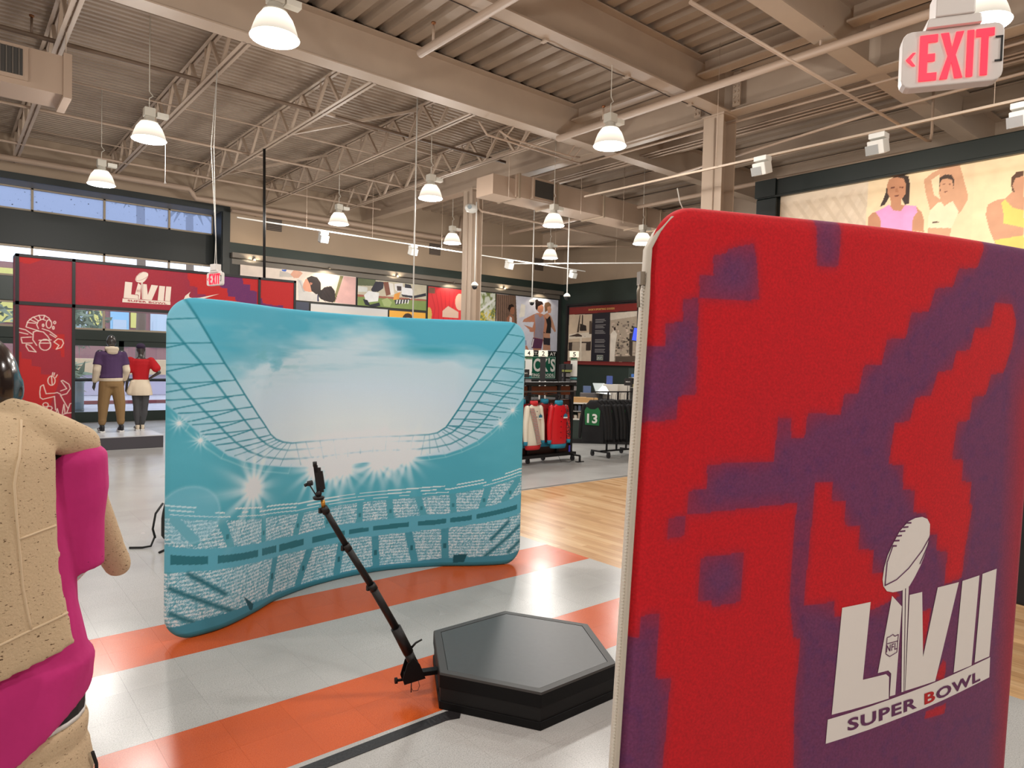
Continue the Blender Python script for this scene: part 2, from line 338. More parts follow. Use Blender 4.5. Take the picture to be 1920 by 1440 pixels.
TEAL_ART={'A':[(0.0293,0.9984),(0.0537,0.9408),(0.0825,0.8691),(0.1082,0.8098),(0.1353,0.7599),(0.1617,0.714),(0.1884,0.6724),(0.2121,0.6357),(0.2364,0.6019),(0.2546,0.5764),(0.2771,0.5561),(0.3039,0.5426),(0.3326,0.535),(0.3765,0.5335),(0.4185,0.532),(0.4863,0.5315),(0.5762,0.5332),(0.651,0.5322),(0.6888,0.5348),(0.7301,0.5373),(0.7541,0.5444),(0.7778,0.5666),(0.7945,0.6026),(0.8094,0.6362),(0.8243,0.6723),(0.8409,0.7161),(0.8609,0.7627),(0.8809,0.8159),(0.908,0.8793),(0.9394,0.9473),(0.9675,1.0047)],'B':[(-0.0067,0.9375),(0.0301,0.868),(0.0618,0.8089),(0.0873,0.757),(0.113,0.7089),(0.1363,0.6708),(0.1607,0.6353),(0.1831,0.6048),(0.2086,0.5709),(0.2424,0.5428),(0.2776,0.524),(0.3207,0.5118),(0.3885,0.507),(0.4866,0.5068),(0.5747,0.5137),(0.6478,0.5123),(0.7167,0.5121),(0.7545,0.5204),(0.7953,0.5465),(0.8189,0.5777),(0.8406,0.6268),(0.8606,0.6708),(0.8774,0.7095),(0.8995,0.7562),(0.9236,0.8081),(0.956,0.8736),(0.9919,0.9375)],'C':[(-0.0059,0.7891),(0.0196,0.7515),(0.0435,0.7094),(0.0676,0.6698),(0.0909,0.6345),(0.111,0.6021),(0.1374,0.5677),(0.1759,0.5338),(0.228,0.5059),(0.3005,0.4847),(0.3615,0.4763),(0.4341,0.4731),(0.487,0.4759),(0.5752,0.4793),(0.6414,0.4776),(0.7068,0.4804),(0.7515,0.4863),(0.7926,0.5004),(0.8266,0.5267),(0.8538,0.5554),(0.8743,0.5839),(0.8981,0.6305),(0.9188,0.6693),(0.9438,0.7108),(0.9726,0.755),(0.995,0.7891)],'D':[(-0.0032,0.6992),(0.019,0.6679),(0.044,0.6303),(0.0657,0.5991),(0.0915,0.5645),(0.1178,0.534),(0.1603,0.5088),(0.2188,0.4851),(0.3008,0.4617),(0.3658,0.4473),(0.4876,0.4354),(0.5968,0.4431),(0.6866,0.4506),(0.7279,0.4545),(0.7794,0.4619),(0.8238,0.4857),(0.8614,0.5145),(0.8993,0.5559),(0.9382,0.6048),(0.9726,0.6562),(0.997,0.695)],'E':[(0.035,0.6143),(0.0659,0.5674),(0.1029,0.5249),(0.1606,0.487),(0.2288,0.4581),(0.3218,0.4313)],'F':[(0.6868,0.4329),(0.7351,0.4365),(0.7796,0.4466),(0.8241,0.4677),(0.8687,0.4992),(0.9032,0.5405),(0.9313,0.5816),(0.9647,0.6381)],'rad':[(0.0537,0.9408,-0.0067,0.9322),(0.0825,0.8709,-0.0074,0.8642),(0.0312,0.8645,-0.0073,0.8499),(0.1082,0.8106,-0.006,0.8034),(0.0618,0.807,-0.0037,0.7837),(0.1353,0.7599,-0.0024,0.7489),(0.1096,0.7586,-0.0034,0.7244),(0.1617,0.714,-0.0022,0.7028),(0.129,0.7119,0.0134,0.6779),(0.1884,0.6736,0.0212,0.6649),(0.1363,0.6689,0.0382,0.6398),(0.212,0.6365,0.0463,0.631),(0.1627,0.635,0.0607,0.6089),(0.2364,0.6019,0.0656,0.6003),(0.1893,0.6019,0.0808,0.579),(0.2546,0.5743,0.0914,0.5664),(0.2674,0.5618,0.1115,0.5465),(0.2795,0.5536,0.1343,0.5273),(0.291,0.5476,0.1682,0.5073),(0.3039,0.5426,0.2012,0.4927),(0.3163,0.5374,0.2512,0.4741),(0.3293,0.5355,0.2944,0.4638),(0.3447,0.5333,0.3618,0.4547),(0.3765,0.5335,0.3947,0.4765),(0.4204,0.5313,0.4324,0.4664),(0.4608,0.5307,0.4701,0.4614),(0.499,0.5319,0.5035,0.4646),(0.5388,0.531,0.5396,0.4728),(0.5763,0.5317,0.5753,0.4744),(0.6141,0.5311,0.6104,0.4718),(0.651,0.5322,0.6416,0.4651),(0.6881,0.5348,0.6777,0.4686),(0.7198,0.5359,0.7106,0.4575),(0.7319,0.5358,0.7347,0.462),(0.7439,0.5382,0.7604,0.4669),(0.7541,0.5434,0.7895,0.4748),(0.7678,0.5486,0.8272,0.4883),(0.7728,0.5563,0.8374,0.5013),(0.7795,0.5666,0.8648,0.5197),(0.7829,0.5743,0.8854,0.5455),(0.7829,0.5743,0.9063,0.5662),(0.7945,0.6011,0.92,0.5997),(0.8077,0.6351,0.9415,0.6307),(0.8226,0.6722,0.9703,0.6666),(0.8392,0.7146,0.9905,0.7055),(0.8592,0.7616,0.9916,0.7536),(0.8809,0.8144,0.9904,0.8073),(0.9062,0.8777,0.9912,0.8699),(0.9394,0.9484,0.9876,0.9409),(0.8273,0.5958,0.9061,0.5765),(0.8457,0.632,0.9271,0.6075),(0.8641,0.6683,0.9527,0.6425),(0.8809,0.7096,0.9783,0.6821),(0.9031,0.7537,0.9922,0.7264),(0.9272,0.8082,0.9909,0.7865),(0.956,0.8736,0.9936,0.8559)],'utop':[(0.0052,0.3626),(0.0481,0.3513),(0.1074,0.3342),(0.2214,0.3047),(0.3561,0.2809),(0.4328,0.28),(0.4914,0.2812),(0.5481,0.281),(0.6179,0.2815),(0.6975,0.2853),(0.7926,0.2929),(0.891,0.3206),(0.9875,0.3575)],'ubot':[(0.0056,0.2838),(0.0486,0.2661),(0.1205,0.2489),(0.2226,0.2254),(0.337,0.2083),(0.4375,0.2064),(0.4924,0.21),(0.5491,0.2062),(0.6218,0.2069),(0.7128,0.213),(0.7952,0.2188),(0.8749,0.2379),(0.952,0.2662),(0.9923,0.2918)],'wtop':[(0.0057,0.2581),(0.0559,0.2419),(0.1639,0.215),(0.296,0.1914),(0.4155,0.1843),(0.4927,0.1843),(0.5671,0.1826),(0.6534,0.1867),(0.753,0.1919),(0.8438,0.2084),(0.9462,0.2367),(0.9897,0.2486)],'wbot':[(0.0081,0.2282),(0.056,0.2174),(0.1641,0.1929),(0.2964,0.1673),(0.4158,0.161),(0.4929,0.1664),(0.5674,0.1663),(0.6537,0.168),(0.7532,0.1728),(0.8441,0.1892),(0.9466,0.2172),(0.9901,0.2289)],'ltop':[(0.0105,0.2019),(0.0444,0.1999),(0.1148,0.1849),(0.2639,0.1563),(0.3894,0.1438),(0.4859,0.142),(0.4931,0.1565),(0.5794,0.1437),(0.6739,0.1471),(0.7734,0.1553),(0.9534,0.1928),(0.994,0.2088)],'lbot':[(0.018,0.0428),(0.0745,0.0505),(0.1699,0.0433),(0.2757,0.0285),(0.3635,0.0254),(0.4692,0.02),(0.4948,0.0272),(0.581,0.0268),(0.6927,0.0276),(0.778,0.0363),(0.8551,0.0399),(0.9563,0.0411),(0.9903,0.0522)],'uais':[(0.103,0.3393,0.1287,0.246),(0.2311,0.3036,0.2324,0.2238),(0.366,0.2804,0.349,0.2134),(0.4439,0.2776,0.4486,0.1989),(0.0163,0.3572,0.0532,0.2875),(0.5407,0.2822,0.5402,0.2059),(0.625,0.2829,0.6303,0.2079),(0.7046,0.287,0.7213,0.2125),(0.801,0.2993,0.8036,0.223),(0.8968,0.3205,0.8807,0.2399),(0.9841,0.3491,0.9426,0.2671)],'lais':[(0.2786,0.1503,0.2606,0.0508),(0.3933,0.1402,0.3594,0.0339),(0.4895,0.1411,0.4764,0.0297),(0.5867,0.1444,0.5911,0.0287),(0.6796,0.1486,0.6983,0.0334),(0.7805,0.1574,0.7838,0.0319)],'dark':[(0.0421,0.193,0.1155,0.1068),(0.0096,0.1579,0.136,0.0423),(0.0111,0.0836,0.0572,0.0419),(0.9569,0.1794,0.9092,0.1105),(0.9916,0.1568,0.8899,0.0386),(0.993,0.0911,0.9594,0.0536)],'flare':[(0.1939,0.4118),(0.4037,0.4293),(0.4973,0.4191),(0.5884,0.4292),(0.6717,0.4515),(0.0232,0.6363),(0.0607,0.584),(0.9612,0.6382),(0.9269,0.5838),(0.4587,0.4206),(0.6324,0.4386)],'ghost':[(0.044,0.3659)],'tunnel':[[(0.1656,0.0757),(0.1989,0.035),(0.1949,0.0185),(0.1865,0.0207)],[(0.8063,0.0487),(0.8449,0.0528),(0.8354,0.0187),(0.8054,0.0167)]]}
RED_ART={'purple':[[(0.7835,1.0028),(0.7526,0.9645),(0.6953,0.9605),(0.6817,0.9394),(0.6327,0.935),(0.6178,0.9081),(0.5719,0.9054),(0.5606,0.8767),(0.5138,0.8744),(0.5032,0.8461),(0.462,0.8443),(0.4521,0.814),(0.4202,0.8126),(0.4148,0.7897),(0.3435,0.792),(0.3387,0.7648),(0.3097,0.7649),(0.3094,0.786),(0.2821,0.7872),(0.2766,0.7405),(0.1434,0.7384),(0.1446,0.7205),(0.1451,0.7124),(0.1094,0.7119),(0.1089,0.6871),(0.3279,0.6951),(0.3194,0.5941),(0.3322,0.5478),(0.3463,0.5466),(0.3456,0.5253),(0.339,0.4773),(0.3438,0.3966),(0.3436,-0.1),(1.1,-0.1),(1.1,1.1),(0.7834,1.1)],[(0.1399,0.9514),(0.1672,0.9548),(0.169,0.9593),(0.2181,0.9671),(0.2257,0.9527),(0.2344,0.9098),(0.2005,0.9076),(0.1177,0.9085),(0.1162,0.9306),(0.1433,0.932)],[(0.0869,0.9053),(0.1156,0.9084),(0.1166,0.8929),(0.1177,0.8105),(0.0848,0.8081),(0.0821,0.7847),(0.0216,0.7814),(0.0212,0.8567),(0.0572,0.8585),(0.0559,0.8804),(0.0883,0.8834)],[(0.3451,1.0063),(0.3988,1.0091),(0.3966,0.9501),(0.3497,0.9483)],[(0.0739,0.6846),(0.1048,0.6861),(0.104,0.6658),(0.0731,0.6633)],[(0.137,0.642),(0.2233,0.6449),(0.2182,0.5926),(0.1639,0.5893),(0.1613,0.5963),(0.1336,0.5964)],[(0.0289,0.5866),(0.0634,0.5876),(0.0592,0.5207),(0.0881,0.52),(0.0776,0.4202),(0.071,-0.1),(-0.1,-0.1),(-0.1,0.5642),(0.0082,0.5642),(0.0282,0.5642)]],'red':[[(0.8164,0.9251),(0.8779,0.926),(0.8969,0.9048),(0.8858,0.8717),(0.8588,0.8399),(0.817,0.8382),(0.8017,0.8126),(0.7584,0.81),(0.7513,0.7823),(0.7137,0.7799),(0.7023,0.737),(0.7363,0.735),(0.7361,0.7088),(0.768,0.7078),(0.7643,0.6812),(0.7755,0.678),(0.7571,0.6253),(0.7509,0.5909),(0.6969,0.5866),(0.7022,0.6258),(0.6696,0.6288),(0.6693,0.6484),(0.6456,0.6495),(0.6368,0.6743),(0.6011,0.6769),(0.6014,0.7023),(0.5695,0.7044),(0.5696,0.7319),(0.5301,0.7339),(0.5421,0.781),(0.5788,0.7821),(0.5932,0.8097),(0.634,0.8123),(0.6493,0.8392),(0.6898,0.8422),(0.7003,0.8643),(0.7406,0.8663),(0.7548,0.8928),(0.8054,0.8955)],[(0.3658,0.7171),(0.4039,0.7165),(0.4032,0.696),(0.4336,0.6942),(0.4339,0.6674),(0.4692,0.6663),(0.4674,0.6405),(0.504,0.6378),(0.5011,0.6118),(0.5282,0.6117),(0.5762,0.5811),(0.5103,0.57),(0.4336,0.5656),(0.4188,0.5664),(0.4174,0.5836),(0.3506,0.5819)],[(0.6371,0.5592),(0.6615,0.5606),(0.6525,0.5294),(0.6418,0.5041)],[(0.7042,0.4958),(0.715,0.4895),(0.7104,0.4712),(0.6808,0.4729)],[(0.6595,0.4367),(0.7208,0.4406),(0.7156,0.4277),(0.6574,0.4277)]]}
LOGO={'poly':[[(0.4347,0.576),(0.5003,0.579),(0.4897,0.491),(0.5464,0.4927),(0.5548,0.4886),(0.5564,0.4633),(0.4213,0.4567)],[(0.5531,0.5828),(0.58,0.5687),(0.5731,0.4662),(0.5588,0.4657),(0.5598,0.4922),(0.5518,0.4965),(0.5255,0.4957)],[(0.5801,0.5898),(0.5864,0.5902),(0.5947,0.4678),(0.5892,0.4677)],[(0.5887,0.5903),(0.5959,0.5907),(0.5978,0.4683),(0.5965,0.4681)],[(0.5992,0.581),(0.6329,0.5824),(0.6436,0.5044),(0.6764,0.5849),(0.74,0.5869),(0.6816,0.4719),(0.5992,0.4684)],[(0.7515,0.5875),(0.8077,0.5904),(0.7955,0.4792),(0.7372,0.4763)],[(0.8182,0.5914),(0.8679,0.5945),(0.8568,0.4841),(0.8057,0.4813)],[(0.4129,0.4519),(0.86,0.4827),(0.8605,0.4569),(0.4105,0.4248)]],'ball':[(0.6235,0.671),(0.638,0.668),(0.6458,0.6617),(0.6462,0.6494),(0.6395,0.6314),(0.6249,0.6139),(0.61,0.6006),(0.5972,0.5912),(0.5772,0.5873),(0.5549,0.5867),(0.5392,0.589),(0.5299,0.5951),(0.527,0.6031),(0.53,0.6168),(0.5374,0.6303),(0.5494,0.6426),(0.5657,0.6568),(0.5872,0.6669),(0.6051,0.6703)],'lines':[[(0.6464,0.647),(0.6276,0.632),(0.5928,0.6126),(0.5624,0.6012),(0.532,0.5959)],[(0.5495,0.6416),(0.5359,0.6224),(0.5332,0.5968)],[(0.6465,0.6423),(0.6371,0.6316),(0.6223,0.6161)],[(0.5806,0.6658),(0.5942,0.6653)],[(0.573,0.6609),(0.5869,0.6609)],[(0.5649,0.6564),(0.5792,0.6566)],[(0.5582,0.6515),(0.5707,0.6516)],[(0.5521,0.6464),(0.565,0.6461)],[(0.5473,0.6407),(0.5585,0.6402)],[(0.5444,0.5355),(0.551,0.536),(0.5588,0.538),(0.5644,0.5354),(0.5733,0.537),(0.5717,0.5164),(0.5533,0.5128),(0.5427,0.5166),(0.5444,0.5355)],[(0.5443,0.5281),(0.5727,0.5294)]],'text':[(0.4585,0.4348),(0.8273,0.4566),(0.8256,0.4699),(0.4573,0.4493)],'nfl':[(0.5439,0.5182),(0.5714,0.52),(0.5719,0.5278),(0.544,0.5265)]}
ARCH_ART={'strokes':[[(1.127,2.284),(1.151,2.372),(1.214,2.443),(1.31,2.488),(1.39,2.493),(1.455,2.448),(1.48,2.391)],[(1.302,2.255),(1.278,2.321),(1.302,2.391),(1.358,2.423),(1.407,2.406)],[(1.143,2.353),(1.262,2.346)],[(1.174,2.412),(1.278,2.36)],[(1.23,2.454),(1.302,2.391)],[(1.31,2.488),(1.334,2.418)],[(1.39,2.483),(1.374,2.42)],[(1.496,2.347),(1.492,2.314),(1.481,2.288),(1.465,2.272),(1.447,2.272),(1.43,2.285),(1.419,2.31),(1.415,2.342),(1.419,2.375),(1.43,2.401),(1.446,2.417),(1.464,2.418),(1.481,2.404),(1.492,2.379),(1.496,2.347)],[(1.557,2.376),(1.552,2.359),(1.541,2.351),(1.529,2.358),(1.524,2.374),(1.529,2.391),(1.541,2.398),(1.552,2.392),(1.557,2.376)],[(1.534,2.282),(1.531,2.262),(1.521,2.254),(1.512,2.261),(1.508,2.281),(1.512,2.3),(1.521,2.309),(1.53,2.301),(1.534,2.282)],[(1.383,2.317),(1.379,2.3),(1.371,2.293),(1.363,2.3),(1.36,2.316),(1.363,2.333),(1.371,2.34),(1.379,2.334),(1.383,2.317)],[(1.127,2.275),(1.31,2.216)],[(1.23,2.193),(1.278,2.215),(1.375,2.2),(1.44,2.124),(1.464,2.076)],[(1.23,2.193),(1.223,2.057),(1.279,1.962)],[(1.484,1.979),(1.476,1.936),(1.452,1.901),(1.419,1.881),(1.381,1.88),(1.347,1.898),(1.324,1.931),(1.316,1.973),(1.324,2.016),(1.347,2.05),(1.381,2.071),(1.418,2.072),(1.452,2.055),(1.476,2.021),(1.484,1.979)],[(1.311,2.051),(1.489,2.064)],[(1.327,2.003),(1.481,2.008)],[(1.018,2.25),(1.119,2.226),(1.214,2.153)],[(1.018,2.183),(1.151,2.151)],[(1.057,2.089),(1.199,2.104)],[(1.057,2.07),(1.073,1.993),(1.215,1.999)],[(1.128,1.976),(1.183,1.959),(1.271,1.845),(1.167,1.861),(1.128,1.937),(1.128,1.976)],[(1.358,2.257),(1.456,2.223),(1.571,2.13)],[(1.472,2.165),(1.555,2.11)],[(1.53,2.03),(1.588,2.091),(1.654,2.074),(1.674,2.015),(1.638,1.935),(1.563,1.903),(1.605,1.973),(1.53,2.03)],[(1.541,1.062),(1.558,0.823)],[(1.632,1.08),(1.742,0.849)],[(1.418,1.113),(1.541,1.121),(1.582,1.131),(1.632,1.1)],[(1.541,1.062),(1.369,1.015),(1.332,1.045),(1.325,1.143),(1.336,1.241),(1.377,1.27),(1.393,1.201),(1.418,1.113)],[(1.632,1.16),(1.724,1.199),(1.64,1.339),(1.665,1.349),(1.757,1.279),(1.778,1.199),(1.724,1.109),(1.632,1.08)],[(1.55,1.343),(1.545,1.307),(1.53,1.278),(1.508,1.262),(1.484,1.262),(1.462,1.278),(1.447,1.307),(1.442,1.343),(1.447,1.379),(1.462,1.408),(1.484,1.424),(1.508,1.424),(1.529,1.408),(1.545,1.379),(1.55,1.343)],[(1.515,1.487),(1.507,1.438)],[(1.54,1.481),(1.532,1.438)],[(1.581,1.448),(1.557,1.398)],[(1.496,1.418),(1.507,1.268)],[(1.427,0.728),(1.559,0.694),(1.725,0.759),(1.818,0.766)],[(1.451,0.915),(1.439,0.887),(1.41,0.877),(1.381,0.889),(1.369,0.917),(1.381,0.944),(1.41,0.955),(1.439,0.943),(1.451,0.915)],[(1.509,0.854),(1.497,0.83),(1.468,0.82),(1.439,0.831),(1.427,0.856),(1.438,0.881),(1.467,0.891),(1.496,0.88),(1.509,0.854)],[(1.432,0.803),(1.423,0.787),(1.402,0.78),(1.382,0.788),(1.373,0.805),(1.382,0.821),(1.402,0.827),(1.423,0.82),(1.432,0.803)],[(1.558,0.744),(1.583,0.843),(1.608,0.742)],[(1.658,0.751),(1.683,0.92),(1.7,0.76)],[(1.725,0.759),(1.775,0.928),(1.818,0.937)]],'bright':[[(1.01,1.857),(1.065,1.839),(1.065,1.724),(1.207,1.717),(1.207,1.601),(1.344,1.583),(1.344,1.456),(1.614,1.438),(1.59,1.26),(1.395,0.631),(1.526,0.666),(1.692,0.59),(1.727,0.217),(1.012,0.258)],[(1.571,2.17),(1.687,2.175),(1.689,1.767),(1.638,1.766),(1.63,1.875),(1.506,1.911)],[(0.999,3.497),(1.372,3.499),(1.293,3.426),(1.171,3.37),(1.008,3.383)],[(3.725,3.524),(3.727,3.373),(3.769,3.301),(3.775,3.226),(3.906,3.213),(3.92,3.074),(4.065,3.074),(4.067,2.843),(5.277,2.686),(5.265,3.564)],[(5.121,3.52),(5.951,3.541),(5.962,2.815),(5.131,2.791)]],'purple':[[(4.322,3.539),(4.792,3.487),(4.808,3.36),(4.95,3.358),(4.952,3.243),(5.096,3.226),(5.101,2.876),(4.658,3.003),(4.643,3.073),(4.504,3.076),(4.489,3.231),(4.352,3.247)],[(5.127,3.083),(5.2,3.088),(5.216,2.987),(5.469,2.961),(5.651,2.974),(5.653,2.795),(5.131,2.791)]],'swoosh':[(4.332,3.114),(3.936,2.954),(3.777,2.878),(3.689,2.882),(3.659,2.943),(3.687,3.019),(3.785,3.111),(3.756,3.045),(3.766,3.004),(3.826,2.987),(3.955,3.008)],'emblem':[(2.595,2.81),(3.435,2.836),(3.43,3.455),(2.592,3.369)]}
BANNER_ART=[([(-0.001,2.011),(1.621,1.997),(1.612,1.217),(0.008,1.431)],(226,208,186)),([(0.175,1.299),(0.248,1.29),(0.714,1.87),(0.645,1.876)],(231,214,193)),([(0.547,1.252),(0.477,1.26),(-0.025,1.882),(0.063,1.89)],(217,198,175)),([(0.434,1.282),(0.504,1.273),(0.955,1.883),(0.888,1.889)],(220,201,179)),([(0.795,1.22),(0.727,1.229),(0.239,1.867),(0.324,1.875)],(217,198,175)),([(0.684,1.266),(0.753,1.257),(1.188,1.895),(1.124,1.901)],(231,214,193)),([(1.036,1.189),(0.97,1.198),(0.494,1.853),(0.577,1.861)],(217,198,175)),([(0.928,1.251),(0.994,1.242),(1.415,1.907),(1.353,1.913)],(220,201,179)),([(1.27,1.16),(1.205,1.168),(0.742,1.839),(0.823,1.847)],(217,198,175)),([(1.164,1.235),(1.229,1.227),(1.636,1.919),(1.575,1.925)],(231,214,193)),([(1.497,1.131),(1.435,1.139),(0.983,1.826),(1.062,1.834)],(217,198,175)),([(1.394,1.221),(1.456,1.212),(1.851,1.93),(1.791,1.936)],(220,201,179)),([(1.718,1.103),(1.657,1.11),(1.217,1.813),(1.293,1.821)],(217,198,175)),([(1.617,1.206),(1.678,1.198),(2.059,1.941),(2.002,1.947)],(231,214,193)),([(1.933,1.075),(1.874,1.083),(1.445,1.8),(1.519,1.808)],(217,198,175)),([(1.621,1.997),(3.232,1.99),(3.217,0.685),(1.612,1.217)],(240,216,180)),([(3.232,1.99),(3.856,1.992),(3.919,0.477),(3.217,0.685)],(243,219,182)),([(1.935,1.865),(1.966,1.958),(2.057,2.002),(2.193,2.008),(2.273,1.962),(2.302,1.8),(2.297,1.656),(2.303,1.511),(2.237,1.492),(2.164,1.63),(1.979,1.661),(1.913,1.548),(1.832,1.524),(1.886,1.652),(1.917,1.745)],(58,42,36)),([(1.641,1.213),(1.647,1.364),(1.705,1.431),(1.869,1.481),(2.008,1.521),(2.003,1.632),(2.165,1.606),(2.18,1.501),(2.394,1.448),(2.497,1.337),(2.536,1.189),(2.544,0.998)],(196,140,108)),([(1.935,1.865),(1.966,1.97),(2.08,1.986),(2.196,1.94),(2.241,1.823),(2.23,1.668),(2.166,1.581),(2.086,1.57),(2.003,1.632),(1.952,1.739)],(196,140,108)),([(1.764,1.447),(1.915,1.503),(1.984,1.537),(2.058,1.427),(2.173,1.398),(2.237,1.492),(2.405,1.447),(2.431,1.347),(2.369,1.26),(2.357,1.021),(1.859,1.159),(1.853,1.309)],(238,160,214)),([(1.995,1.83),(2.06,1.828),(2.06,1.809),(2.0,1.81)],(110,60,50)),([(2.133,1.815),(2.197,1.799),(2.198,1.78),(2.134,1.796)],(110,60,50)),([(2.047,1.686),(2.139,1.676),(2.106,1.65),(2.071,1.655)],(110,60,50)),([(2.077,1.791),(2.112,1.785),(2.123,1.722),(2.077,1.728)],(180,122,92)),([(2.508,1.858),(2.633,1.953),(2.757,1.998),(2.839,2.017),(3.024,1.991),(3.048,1.895),(3.142,1.536),(3.156,1.443),(3.073,1.274),(2.977,1.173),(2.663,1.218),(2.614,1.367),(2.538,1.663)],(214,164,132)),([(2.616,1.838),(2.74,1.909),(2.734,1.793),(2.743,1.581),(2.767,1.495),(2.669,1.582)],(242,220,186)),([(2.736,1.746),(2.742,1.85),(2.814,1.89),(2.907,1.865),(2.956,1.775),(2.953,1.638),(2.854,1.655),(2.756,1.626)],(74,58,52)),([(2.742,1.745),(2.765,1.811),(2.847,1.818),(2.921,1.782),(2.946,1.662),(2.91,1.553),(2.839,1.537),(2.769,1.6)],(214,164,132)),([(2.626,1.341),(2.717,1.445),(2.779,1.458),(2.824,1.377),(2.885,1.418),(2.945,1.443),(3.034,1.257),(2.943,1.012),(2.606,1.061),(2.594,1.228)],(238,226,196)),([(2.649,1.142),(2.708,1.155),(2.768,1.133),(2.751,1.124),(2.667,1.13)],(90,60,48)),([(2.606,1.061),(2.943,1.012),(2.918,0.857),(2.601,0.919)],(214,164,132)),([(2.785,1.737),(2.826,1.741),(2.827,1.725)],(130,78,64)),([(2.855,1.738),(2.901,1.725),(2.893,1.708)],(130,78,64)),([(2.804,1.617),(2.866,1.614),(2.836,1.593)],(130,78,64)),([(3.712,1.57),(3.716,1.678),(3.777,1.743),(3.867,1.736),(3.883,1.345),(3.793,1.36),(3.734,1.457)],(92,64,50)),([(3.731,1.545),(3.763,1.648),(3.87,1.671),(3.885,1.302),(3.829,1.354),(3.772,1.429)],(206,154,124)),([(3.402,1.157),(3.424,1.31),(3.535,1.359),(3.647,1.363),(3.734,1.457),(3.883,1.345),(3.919,0.477),(3.565,0.646),(3.459,0.926)],(206,154,124)),([(3.603,1.304),(3.647,1.352),(3.745,1.216),(3.891,1.15),(3.902,0.89),(3.644,0.99),(3.638,1.122)],(246,206,110)),([(3.542,0.749),(3.907,0.781),(3.919,0.477),(3.556,0.647)],(246,206,110))]
RUNNER_ART=[([(-0.019,3.212),(0.951,3.225),(1.151,1.022),(0.05,1.045)],(120,96,82)),([(0.067,3.18),(0.097,3.182),(0.222,1.103),(0.147,1.101)],(88,68,58)),([(0.169,3.188),(0.199,3.191),(0.284,1.105),(0.249,1.104)],(88,68,58)),([(0.271,3.197),(0.302,3.199),(0.428,1.11),(0.352,1.107)],(88,68,58)),([(0.374,3.205),(0.405,3.208),(0.491,1.112),(0.456,1.111)],(88,68,58)),([(0.478,3.213),(0.509,3.216),(0.637,1.116),(0.56,1.114)],(88,68,58)),([(0.582,3.222),(0.613,3.225),(0.7,1.118),(0.665,1.117)],(88,68,58)),([(0.686,3.231),(0.718,3.233),(0.848,1.122),(0.77,1.12)],(88,68,58)),([(0.791,3.239),(0.823,3.242),(0.912,1.124),(0.876,1.123)],(88,68,58)),([(0.897,3.248),(0.929,3.251),(1.061,1.129),(0.983,1.126)],(88,68,58)),([(1.14,2.385),(1.229,2.935),(1.447,2.896),(1.426,2.457)],(226,222,214)),([(0.564,2.698),(0.612,2.836),(0.768,2.887),(0.876,2.828),(0.88,2.693),(0.673,2.571)],(38,28,26)),([(0.671,2.625),(0.737,2.764),(0.877,2.787),(0.917,2.642),(0.869,2.503),(0.729,2.481)],(150,100,78)),([(0.523,2.347),(0.676,2.478),(0.818,2.446),(0.891,2.37),(0.902,2.045),(0.534,2.026)],(150,100,78)),([(0.678,2.41),(0.785,2.363),(0.796,2.04),(0.638,2.032)],(210,206,206)),([(2.452,2.941),(2.486,3.056),(2.676,3.112),(2.814,3.024),(2.801,2.853),(2.499,2.692)],(120,92,70)),([(2.607,2.896),(2.758,2.963),(2.841,2.828),(2.808,2.684),(2.654,2.646)],(196,146,120)),([(2.427,2.575),(2.615,2.671),(2.812,2.571),(2.936,2.38),(3.128,1.963),(3.052,1.916),(2.828,2.147),(2.802,1.805),(2.845,1.183),(2.441,1.17)],(196,146,120)),([(2.427,2.589),(2.605,2.417),(2.773,2.568),(2.86,2.319),(2.839,1.864),(2.415,1.858)],(34,32,36)),([(2.422,1.676),(2.827,1.665),(2.818,1.38),(2.471,1.397)],(44,42,52)),([(1.985,2.797),(1.955,3.127),(2.065,3.177),(2.142,3.114),(2.332,3.1),(2.393,2.993),(2.114,2.861),(2.063,2.719)],(34,24,24)),([(2.113,2.889),(2.317,2.987),(2.416,2.882),(2.384,2.712),(2.236,2.619),(2.081,2.72)],(186,128,104)),([(1.325,2.232),(1.394,2.345),(1.9,2.569),(2.085,2.637),(2.311,2.623),(2.504,2.552),(2.633,2.193),(2.569,1.851),(2.452,1.902),(2.462,1.621),(2.327,1.167),(1.913,1.154),(1.925,1.877),(1.776,1.898),(1.401,2.127),(1.845,2.04),(1.93,2.266),(1.543,2.244)],(186,128,104)),([(1.937,2.572),(2.124,2.583),(2.242,2.451),(2.389,2.572),(2.493,2.354),(2.433,1.901),(2.425,1.606),(1.951,1.67),(2.012,2.048)],(150,142,156)),([(1.896,1.654),(2.432,1.606),(2.362,1.238),(1.836,1.235),(1.813,1.373)],(92,52,84)),([(1.898,1.598),(1.953,1.601),(1.872,1.264),(1.826,1.318)],(226,222,226)),([(1.664,1.92),(1.941,1.961),(1.925,1.877),(1.74,1.869)],(186,128,104)),([(1.459,1.526),(1.55,1.529),(1.574,1.365),(1.503,1.307)],(150,160,190)),([(1.503,1.307),(1.575,1.337),(1.692,1.148),(1.506,1.197)],(186,128,104))]
